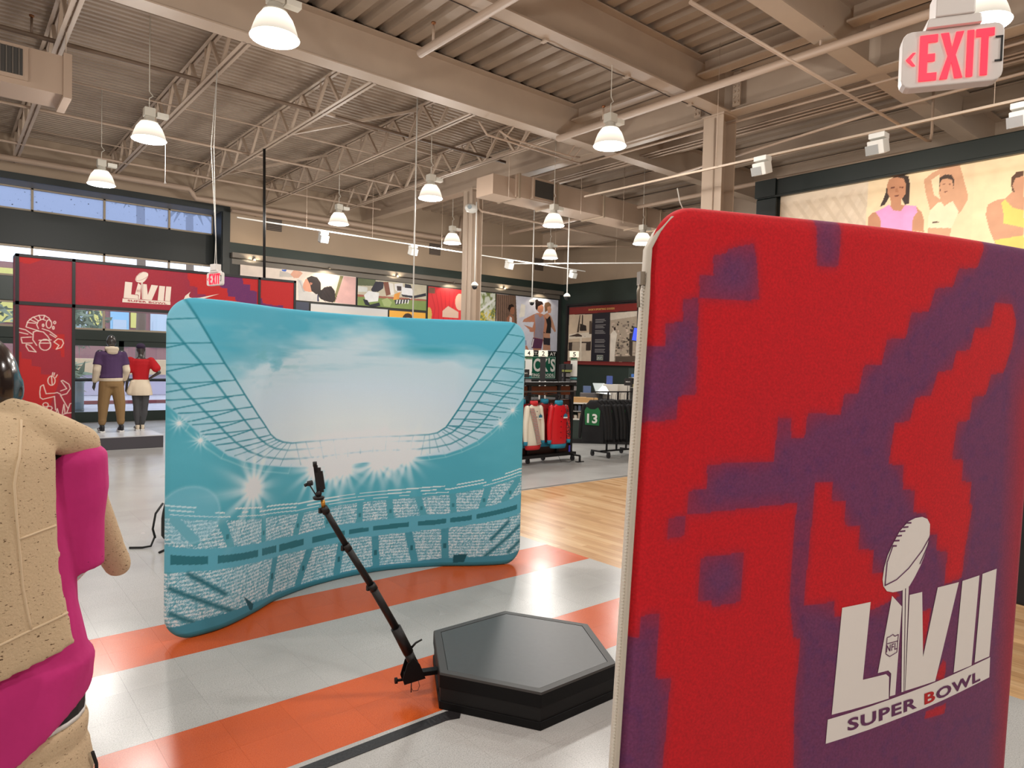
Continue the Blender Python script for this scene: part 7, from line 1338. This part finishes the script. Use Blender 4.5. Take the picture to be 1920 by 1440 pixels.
# ------------------------------------------------------------------ garments on fixtures
def make_jacket(lab, bm_, rib, cuff, sleeve_r, group, pocket=True):
    """front faces -y; hem near z=.3"""
    t = thing('jacket', (0, 0, 0), lab, 'jacket', group=group)
    q = MB(); q.eloft([(0, 0, .37, .19, .075), (0, 0, .45, .205, .085), (0, 0, .70, .20, .08), (0, 0, .92, .205, .075), (0, 0, 1.05, .19, .06), (0, 0, 1.11, .11, .05), (0, 0, 1.14, .06, .045)])
    q.build('jacket_body', bm_, t, remesh=.014, smooth=4)
    for s in (-1, 1):
        q = MB(); q.capsule((s * .175, 0, 1.05), (s * .225, -.01, .75), .060, .055); q.capsule((s * .225, -.01, .75), (s * .235, -.03, .47), .055, .042)
        q.build('sleeve', sleeve_r if s > 0 else bm_, t, remesh=.014, smooth=4)
        MB().eloft([(s * .236, -.032, .39, .036, .036), (s * .236, -.032, .46, .042, .042)], 12).build('cuff', cuff, t)
    MB().eloft([(0, 0, .30, .175, .075), (0, 0, .33, .19, .082), (0, 0, .38, .20, .086)]).build('hem_rib', rib, t)
    MB().rings([[(r * math.cos(a), r * .75 * math.sin(a), z) for a in [2 * math.pi * k / 16 for k in range(16)]] for r, z in ((.085, 1.10), (.09, 1.15), (.078, 1.19), (.066, 1.15), (.066, 1.10))]).build('collar_rib', rib, t)
    for k in range(6): MB().tube([(0, -.082, .50 + k * .1), (0, -.092, .50 + k * .1)], .008, 8).build('snap_button', mat('snap_dark', (40, 30, 34), .4), t)
    if pocket:
        MB().prism([(.05, .86), (.15, .86), (.15, .885), (.05, .885)], lambda a, b, d: (a, d, b), -.088, -.084).build('chest_patch', lw, t)
        MB().prism([(.055, .885), (.145, .885), (.14, .93), (.115, .935), (.10, .96), (.085, .935), (.06, .93)], lambda a, b, d: (a, d, b), -.088, -.082).build('chest_patch', mat('patch_teal', (40, 110, 140), .6), t)
    q = MB(); q.tube([(0, 0, 1.17), (0, 0, 1.24), (.02, 0, 1.275), (.0, 0, 1.30), (-.02, 0, 1.28)], .004, 6); q.build('hanger_hook', mat('hanger_steel', (120, 120, 122), .3, .8), t)
    MB().tube([(-.16, 0, 1.08), (0, 0, 1.165), (.16, 0, 1.08)], .012, 6).build('hanger_arm', mat('hanger_black', (20, 20, 22), .5), t)
    return t
satin_w = mat('white_satin', (232, 224, 206), .35, bump=(12, .3)); satin_r = mat('red_satin', (206, 20, 34), .3, bump=(12, .35)); teal_rib = mat('teal_rib', (36, 128, 156), .8); red_rib = mat('red_rib', (196, 40, 44), .8); dk_red = mat('dark_red_satin', (140, 28, 30), .4, bump=(12, .3))
tiger = mat('tiger_sleeve', (196, 44, 40), .5, noise=(45, .02), rgb2=(40, 20, 30))
jw = make_jacket('white satin jacket with a diagonal patterned sash on the wood rack', satin_w, red_rib, teal_rib, satin_w, 'satin jackets on the wood rack'); jw.location = (8.25, 9.2, 0); jw.rotation_euler.z = .12
sash = thing('x', (0, 0, 0), None, None)
def sash_paint(c):
    c.c[:] = (206, 190, 176); k = (np.sin((c.x + c.y) * 95) * np.sin((c.x - c.y) * 95)); c.mix((k > .25) * 1., (176, 70, 84)); c.mix((k < -.35) * 1., (70, 140, 160)); c.mix((np.abs(k) < .1) * .6, (220, 150, 80)); return c
bpy.data.objects.remove(sash)
A_, B_ = np.meshgrid(np.linspace(0, 1, 30), np.linspace(0, 1, 120)); sx = -.185 + A_ * .115 + (1 - B_) * .20; sz = .40 + B_ * .66
me = grid_mesh('sash', np.stack([sx, -.0945 - .002 * A_ + .024 * B_ ** 6 + .03 * np.maximum(0, np.abs(sx) - .09) * 3 * .5, sz], -1), sash_paint(Canvas(sx, sz, (0, 0, 0))).c)
o = bpy.data.objects.new('sash', me); col.objects.link(o); me.materials.append(mat_print('sash_print', .5)); o.parent = jw
jr = make_jacket('red satin jacket with teal trim and tiger-striped sleeve', satin_r, teal_rib, teal_rib, tiger, 'satin jackets on the wood rack'); jr.location = (8.83, 9.15, 0); jr.rotation_euler.z = -.05
MB().box(.235, -.05, .22, .275, -.045, .34).build('swing_tag', mat('blue_tag', (60, 60, 170), .5), None).parent = jr
jd = make_jacket('dark red satin jacket hanging behind the bright red one', dk_red, teal_rib, teal_rib, dk_red, 'satin jackets on the wood rack', False); jd.location = (8.66, 9.36, .02)
copy_tree(jd, None, (8.10, 9.37, .02), 0, 'dark red satin jacket hanging behind the white one')
# wood rack on casters
woodp = mat('brown_veneer', (118, 62, 34), .45, noise=(6, .3), rgb2=(96, 46, 24)); dkw = mat('dark_veneer', (66, 34, 24), .45); bks = mat('black_steel', (26, 25, 27), .45)
t = thing('wood_garment_rack', (8.4, 9.55, 0), 'brown wood-backed garment rack on casters behind the teal backdrop', 'garment rack')
MB().box(7.1, 9.52, .14, 9.52, 9.58, 1.18).build('back_panel', dkw, t)
for k, (a, b) in enumerate(((7.15, 7.85), (7.95, 8.35), (8.46, 9.12), (9.2, 9.5))): MB().box(a, 9.50, 1.27, b, 9.57, 1.44).build('wood_panel', woodp, t)
MB().box(7.05, 9.42, 1.46, 9.56, 9.68, 1.52).build('top_shelf', bks, t, bevel=.005)
for x in (7.1, 8.38, 9.14, 9.5): MB().box(x - .03, 9.46, .12, x + .03, 9.54, 1.46).build('upright', bks, t)
MB().bar((7.05, 9.40, 1.345), (9.5, 9.40, 1.345), .03, .03).build('hang_rail', mat('grey_rail', (96, 92, 90), .4, .5), t)
for x in (8.25, 8.83): MB().bar((x, 9.46, 1.30), (x, 9.1, 1.30), .02, .02).build('face_out_arm', bks, t)
MB().box(7.05, 9.36, .10, 9.54, 9.62, .16).build('base_rail', bks, t)
def caster(t, x, y, r=.05):
    MB().tube([(x - .015, y, r), (x + .015, y, r)], r, 14).build('caster_wheel', bks, t); MB().box(x - .025, y - .03, r, x + .025, y + .03, r * 2.1).build('caster_fork', bks, t)
for x, y in ((8.33, 9.42), (8.9, 9.62), (9.38, 9.3), (7.3, 9.4)): caster(t, x, y)
MB().bar((9.38, 9.1, .12), (9.38, 9.5, .12), .03, .03).build('foot_bar', bks, t); MB().box(9.30, 9.06, 0, 9.46, 9.14, .015).build('foot_pad', bks, t); MB().bar((9.38, 9.1, .01), (9.38, 9.1, .12), .03, .03).build('foot_post', bks, t)
MB().tube([(9.0, 9.3, .12), (9.0, 9.22, .02), (9.15, 9.15, .008), (9.3, 9.2, .03)], .004, 5).build('cable', bks, t)
# hoodie rack
hoodm = mat('black_hoodie_fleece', (22, 21, 23), .85); jer = mat('green_print', (24, 104, 56), .7)
def make_hoodie():
    t = thing('hoodie', (0, 0, 0), 'x', 'hoodie', group='black hoodies on the rolling rack')
    q = MB(); q.eloft([(0, 0, .30, .24, .035), (0, 0, .5, .245, .045), (0, 0, .85, .24, .045), (0, 0, 1.05, .20, .04), (0, 0, 1.13, .10, .035)]); q.capsule((-.07, .02, 1.12), (.07, .02, 1.12), .045, .045)
    q.build('hoodie_body', hoodm, t, remesh=.014, smooth=4)
    for s in (-1, 1):
        q = MB(); q.capsule((s * .20, 0, 1.04), (s * .265, 0, .72), .045, .042); q.capsule((s * .265, 0, .72), (s * .285, 0, .40), .042, .034); q.build('sleeve', hoodm, t, remesh=.014, smooth=4)
    MB().prism([(-.15, .66), (.15, .66), (.17, .95), (.12, 1.02), (.05, .98), (-.05, .98), (-.12, 1.02), (-.17, .95)], lambda a, b, d: (a, d, b), -.052, -.045).build('jersey_print', jer, t)
    letter_parts('13', lambda a, b: (-.11 + a * .22, -.0535, .70 + b * .19), .03, 'number_print', lw, t)
    MB().tube([(0, 0, 1.15), (0, 0, 1.25), (.025, 0, 1.30), (0, 0, 1.335), (-.02, 0, 1.31)], .004, 6).build('hanger_hook', mat('hanger_steel', (120, 120, 122), .3, .8), t)
    return t
h0 = make_hoodie()
for k in range(10):
    o = h0 if k == 0 else copy_tree(h0)
    o.location = (10.02 + k * .118, 9.38 - k * .012, .0); o.rotation_euler = (0, 0, -math.pi / 2 + (.35 if k == 0 else .12 * math.sin(k * 2.3)))
    o['label'] = 'black hoodie with a green jersey print, %s from the left on the rolling rack' % ordn[k]
t = thing('rolling_rack', (10.6, 9.35, 0), 'black rolling rack holding the hoodies', 'garment rack')
MB().bar((9.95, 9.39, 1.325), (11.3, 9.25, 1.325), .025, .025).build('hang_rail', bks, t)
for x in (10.4, 10.7, 11.0): MB().bar((x, 9.34, .12), (x, 9.34, 1.315), .03, .03).build('upright', bks, t)
MB().bar((10.2, 9.35, .12), (11.2, 9.3, .12), .05, .03).build('base_beam', bks, t)
for x, y0, y1 in ((10.25, 9.12, 9.62), (11.1, 9.0, 9.58)):
    MB().bar((x, y0, .11), (x, y1, .11), .035, .03).build('base_foot', bks, t); caster(t, x, y0 + .03, .045); caster(t, x, y1 - .03, .045)
t = thing('rack_sign', (10.95, 9.3, 1.34), 'small black sign topper on the hoodie rack', 'sign')
MB().bar((10.95, 9.3, 1.325), (10.95, 9.3, 1.45), .008, .008).build('stem', bks, t); MB().cbox((10.95, 9.3, 1.53), (.15, .012, .15), -.7).build('panel', bks, t)
R2 = Vector((math.cos(-.7), math.sin(-.7), 0)); letters(MB(), "MEN'S", lambda a, b: tuple(Vector((10.95, 9.3, 1.52)) + R2 * (-.045 + a * .09) + Vector((R2.y, -R2.x, 0)) * .008 + Vector((0, 0, b * .025))), .02).build('lettering', lw, t, flip=True)
t = thing('rack_sign', (8.28, 9.5, 1.5), 'small black sign topper on the wood rack', 'sign')
MB().bar((8.28, 9.5, 1.515), (8.28, 9.5, 1.60), .008, .008).build('stem', bks, t); MB().cbox((8.28, 9.5, 1.68), (.16, .012, .15), -.5).build('panel', bks, t)
R2 = Vector((math.cos(-.5), math.sin(-.5), 0)); letters(MB(), "MEN'S", lambda a, b: tuple(Vector((8.28, 9.5, 1.67)) + R2 * (-.045 + a * .09) + Vector((R2.y, -R2.x, 0)) * .008 + Vector((0, 0, b * .025))), .02).build('lettering', lw, t, flip=True)

# ------------------------------------------------------------------ checkout area
cab = mat('counter_green', (46, 58, 52), .5); ctop = mat('counter_top_black', (34, 33, 35), .35); steel_w = mat('shelf_white', (216, 210, 200), .45)
t = thing('checkout_counter', (10.9, 12.4, 0), 'long dark checkout counter behind the wood rack', 'counter')
MB().box(9.6, 12.2, 0, 12.0, 12.9, .95).build('counter_body', dkw, t); MB().box(9.55, 12.15, .95, 12.05, 12.95, 1.0).build('counter_top', ctop, t)
def lane_post(x, y, n, lab, z0=1.0, body=bks, zt=2.03):
    t = thing('lane_sign', (x, y, z0), lab, 'sign')
    MB().cbox((x, y, (z0 + zt) / 2), (.13, .08, zt - z0), -.7).build('pole', body, t)
    MB().cbox((x, y, zt + .075), (.22, .16, .15), -.7).build('number_box', mat('lane_box', (226, 220, 204), .5, emit=(255, 240, 210), estr=.35), t, bevel=.006)
    R_ = Vector((math.cos(-.7), math.sin(-.7), 0)); N_ = Vector((R_.y, -R_.x, 0))
    letters(MB(), n, lambda a, b: tuple(Vector((x, y, zt + .02)) + R_ * (-.035 + a * .07) + N_ * .082 + Vector((0, 0, b * .11))), .015).build('number', bks, t, flip=True)
    S_ = -N_ * 0 + R_; letters(MB(), n, lambda a, b: tuple(Vector((x, y, zt + .02)) - R_ * .112 + N_ * (.04 - a * .07) * -1 + Vector((0, 0, b * .11))), .015).build('number', bks, t, flip=True)
    return t
wp = lane_post(11.2, 12.2, '2', 'black and white checkout lane sign reading two')
for s in (-1, 1): MB().cbox((11.2 + .05 * s, 12.2 - .045 * s, 1.22), (.035, .1, .44), -.7).build('white_sleeve', white_m, wp)
grey_paper = mat('notice_paper', (206, 204, 198), .6)
lp4 = lane_post(10.93, 12.42, '4', 'paper-covered lane sign reading four, beside the teal backdrop', body=bks)
lp5 = lane_post(11.78, 11.72, '5', 'paper-covered lane sign reading five, before the history board', .95, bks)
for L_, (x, y) in ((lp4, (10.93, 12.42)), (lp5, (11.78, 11.72))):
    N_ = Vector((-.644, -.765, 0))
    for k, (z, h, m) in enumerate(((1.78, .42, grey_paper), (1.52, .05, mat('notice_teal', (40, 110, 110), .6)), (1.98, .05, mat('notice_green', (50, 120, 70), .6)))):
        MB().cbox(tuple(Vector((x, y, z)) + N_ * .05), (.16, .012, h), -.7).build('notice', m, L_)
    for z in (1.42, 1.28): MB().cbox(tuple(Vector((x, y, z)) + N_ * .055), (.15, .03, .1), -.7).build('gift_card_pack', mat('card_grey', (120, 116, 116), .5), L_)
t = thing('gift_card_rack', (11.6, 11.85, 0), 'dark rack of gift cards beside the lane 5 sign', 'display rack')
MB().box(11.50, 11.75, 0, 11.66, 11.95, 1.85).build('rack_post', bks, t)
for k in range(6): MB().cbox((11.57, 11.76, 1.08 + k * .13), (.2, .04, .09), -.7).build('card_pack', mat('card_%d' % (k % 3), ((60, 58, 60), (110, 106, 104), (150, 146, 140))[k % 3], .5), t)
MB().cbox((11.57, 11.74, 1.80), (.26, .03, .14), -.7).build('header_card', mat('header_black', (24, 24, 26), .5), t); MB().cbox((11.56, 11.73, 1.70), (.24, .032, .05), -.7).build('header_strip', mat('strip_olive', (120, 124, 60), .5), t)
# service counter with glass case
t = thing('service_counter', (12.3, 11.2, 0), 'dark green service counter behind the hoodie rack', 'counter')
O_ = Vector((11.9, 11.9, 0)); D_ = Vector((.76, -.65, 0)); N_ = Vector((-.65, -.76, 0))
CP = lambda a, n, z: tuple(O_ + D_ * a + N_ * n + Vector((0, 0, z)))
def obox(t, nm, m, a0, a1, n0, n1, z0, z1, **k):
    q = MB(); v = [CP(a, n, z) for a in (a0, a1) for n in (n0, n1) for z in (z0, z1)]
    q._add(v, [(0, 1, 3, 2), (4, 6, 7, 5), (0, 4, 5, 1), (2, 3, 7, 6), (0, 2, 6, 4), (1, 5, 7, 3)]); return q.build(nm, m, t, **k)
obox(t, 'counter_body', cab, -.1, 2.4, 0, .7, .1, .55); obox(t, 'plinth', bks, -.12, 2.42, .02, .74, 0, .1); obox(t, 'white_shelf', steel_w, -.1, .75, 0, .72, .55, .58)
obox(t, 'counter_top', steel_w, -.1, 2.4, 0, .72, .93, .96); obox(t, 'case_back', cab, -.1, 2.4, 0, .04, .58, .93)
for a in (-.1, .28, .72, 1.2): obox(t, 'case_post', mat('case_aluminium', (170, 166, 160), .35, .6), a, a + .025, .69, .72, .58, .93)
obox(t, 'case_shelf', steel_w, -.08, 1.2, .1, .68, .745, .755)
R_ = np.random.default_rng(12)
for k in range(26):
    a = -.06 + .092 * (k // 2) + .01 * R_.random(); z = .58 if k % 2 else .755; h = .05 + R_.random() * .09; g_ = [(170, 150, 130), (120, 60, 50), (60, 60, 66), (206, 196, 180), (90, 100, 120)][k % 5]
    o = obox(None, 'boxed_item', mat('item_%d' % (k % 5), g_, .5), a, a + .05 + .04 * R_.random(), .35 + .2 * R_.random(), .62, z, z + h)
    tag(o, 'small boxed accessory, %s from the left on the %s shelf of the glass case' % (ordn[k // 2], ['lower', 'upper'][z > .7]), 'box', ['boxed accessories low in the glass case', 'boxed accessories high in the glass case'][z > .7])
c_ = thing('cardboard_box', CP(.1, .4, .96), 'open tan cardboard box on the service counter', 'box')
kraft = mat('kraft_card', (186, 146, 96), .8)
obox(c_, 'carton', kraft, -.08, .33, .3, .62, .961, 1.08); obox(c_, 'carton', kraft, .33, .60, .32, .62, .961, 1.07); obox(c_, 'label', lw, .40, .48, .62, .623, .98, 1.02)
c_ = thing('slanted_screen', CP(.9, .4, 1.0), 'tilted grey screen on the service counter', 'screen')
q = MB(); q._add([CP(.55, .55, 1.20), CP(.90, .55, 1.16), CP(.78, .2, 1.42), CP(.50, .2, 1.42), CP(.55, .52, 1.18), CP(.90, .52, 1.14), CP(.78, .17, 1.40), CP(.50, .17, 1.40)], [(0, 1, 2, 3), (4, 7, 6, 5), (0, 4, 5, 1), (1, 5, 6, 2), (2, 6, 7, 3), (3, 7, 4, 0)])
q.build('panel', mat('screen_grey', (176, 186, 186), .3), c_); obox(c_, 'stand', bks, .62, .72, .28, .42, .96, 1.22)
c_ = thing('hanger_pile', CP(.5, .5, .96), 'dark pile of flat hangers on the service counter', 'hangers')
obox(c_, 'pile', bks, .62, 1.0, .42, .7, .961, 1.06, bevel=.03); obox(c_, 'pile', mat('pile_grey', (90, 88, 90), .6), .2, .85, .1, .28, .961, 1.18, bevel=.02)
for k, (a, z, w_, h, g_, lab) in enumerate(((.28, 1.18, .18, .16, (90, 110, 150), 'blue box of cards left of the tilted screen'), (.85, 1.40, .13, .20, (70, 90, 160), 'upright blue pack above the tilted screen'))):
    tag(obox(None, 'card_box', mat('cardbox_%d' % k, g_, .5), a, a + w_, .05, .2, z, z + h), lab, 'box')
tag(obox(None, 'pack_ledge', steel_w, .75, 1.1, .0, .28, .96, 1.40), 'white ledge block under the upright blue pack', 'ledge')
tag(obox(None, 'white_backboard', steel_w, 1.12, 1.44, -.05, -.02, .961, 1.40), 'white back panel behind the hoodie rack', 'panel')
s_ = thing('wall_shelf_unit', CP(1.9, -.1, 1.4), 'white shelf unit stocked with small boxes above the hoodies', 'shelf')
for z in (1.32, 1.56): obox(s_, 'shelf_board', steel_w, 1.45, 2.5, -.3, .1, z, z + .02)
obox(s_, 'shelf_back', cab, 1.45, 2.5, -.34, -.3, .96, 1.8); obox(s_, 'shelf_leg', bks, 1.45, 1.49, -.3, .1, .96, 1.58); obox(s_, 'shelf_leg', bks, 2.46, 2.5, -.3, .1, .96, 1.58)
for k in range(13):
    a = 1.48 + k * .075; g_ = [(70, 120, 200), (150, 196, 226), (110, 150, 210), (200, 170, 150), (60, 90, 170)][k % 5]
    tag(obox(None, 'ball_sleeve_box', mat('bluebox_%d' % (k % 5), g_, .4), a, a + .06, -.1, .08, 1.58, 1.66 + .05 * (k % 3)), 'small bluish box, %s from the left on the top shelf above the hoodies' % ordn[k], 'box', 'bluish boxes on the top shelf')
    tag(obox(None, 'accessory_pack', mat('pack_%d' % (k % 3), [(206, 186, 110), (150, 110, 80), (190, 180, 170)][k % 3], .5), a, a + .06, -.1, .08, 1.34, 1.41 + .03 * (k % 3)), 'small tan pack, %s from the left on the second shelf above the hoodies' % ordn[k], 'box', 'tan packs on the second shelf')
t = thing('wall_monitor', (13.15, 10.95, 2.5), 'blue-lit screen half hidden by the red panel edge', 'screen')
MB().cbox((13.32, 10.9, 2.62), (.5, .05, .36), -.9, 0, .15).build('bezel', bks, t)
R_ = Vector((math.cos(-.9), math.sin(-.9), 0)); MB().cbox(tuple(Vector((13.32, 10.9, 2.62)) + Vector((R_.y, -R_.x, 0)) * .027), (.45, .006, .31), -.9, 0, .15).build('display', mat('blue_display', (20, 26, 90), .3, emit=(50, 80, 230), estr=1.2), t)
MB().tube([(13.36, 10.94, .96), (13.36, 10.94, 2.5)], .02, 8).build('stand_post', bks, t)
t = thing('white_pedestal', (8.9, 7.15, 0), 'short white round pedestal at the wood floor edge', 'pedestal')
MB().lathe([(.26, 0), (.26, .04)], (8.9, 7.12, 0), 24).build('dark_base', bks, t); MB().lathe([(.27, .04), (.27, .20), (.26, .21)], (8.9, 7.12, 0), 28).build('drum', white_m, t)
# ------------------------------------------------------------------ rack of black garments at the right edge
t = thing('garment_rack', (5.9, 1.2, 0), 'two-tier black garment rack past the right edge of the red panel', 'garment rack')
for x, y in ((5.55, 1.62), (6.35, .6)): MB().bar((x, y, 0), (x, y, 1.75), .035, .035).build('upright', bks, t); MB().box(x - .25, y - .03, 0, x + .25, y + .03, .03).build('foot', bks, t)
MB().bar((5.55, 1.62, 1.14), (6.35, .6, 1.14), .025, .025).build('hang_rail', bks, t); MB().bar((5.55, 1.62, 1.74), (6.35, .6, 1.74), .025, .025).build('hang_rail', bks, t)
def make_tee():
    t = thing('black_garment', (0, 0, 0), 'x', 'shirt', group='black garments on the right rack')
    q = MB(); q.eloft([(0, 0, -.82, .27, .03), (0, 0, -.5, .26, .04), (0, 0, -.15, .25, .035), (0, 0, -.06, .12, .03)]); q.capsule((.2, 0, -.14), (.30, 0, -.42), .05, .05); q.capsule((-.2, 0, -.14), (-.30, 0, -.42), .05, .05)
    q.build('shirt_body', mat('charcoal_cotton', (38, 37, 39), .85), t, remesh=.015, smooth=4)
    MB().tube([(0, 0, -.07), (0, 0, .0), (.02, 0, .03), (0, 0, .05)], .004, 6).build('hanger_hook', mat('hanger_steel', (120, 120, 122), .3, .8), t)
    MB().box(.02, -.05, -.16, .07, -.045, -.08).build('price_tag', lw, t)
    return t
tee = make_tee(); k = 0
for z in (1.12, 1.72):
    for i in range(6):
        o = tee if k == 0 else copy_tree(tee); f = .06 + i * .17
        o.location = (5.55 + .8 * f, 1.62 - 1.02 * f, z); o.rotation_euler = (0, 0, -.75 + (.25 if i == 0 else -.9)); o.scale = (1, 1, 1 if z < 1.5 else .55)
        o['label'] = 'black garment, %s from the left on the %s rail of the right rack' % (ordn[i], 'lower' if z < 1.5 else 'upper'); k += 1
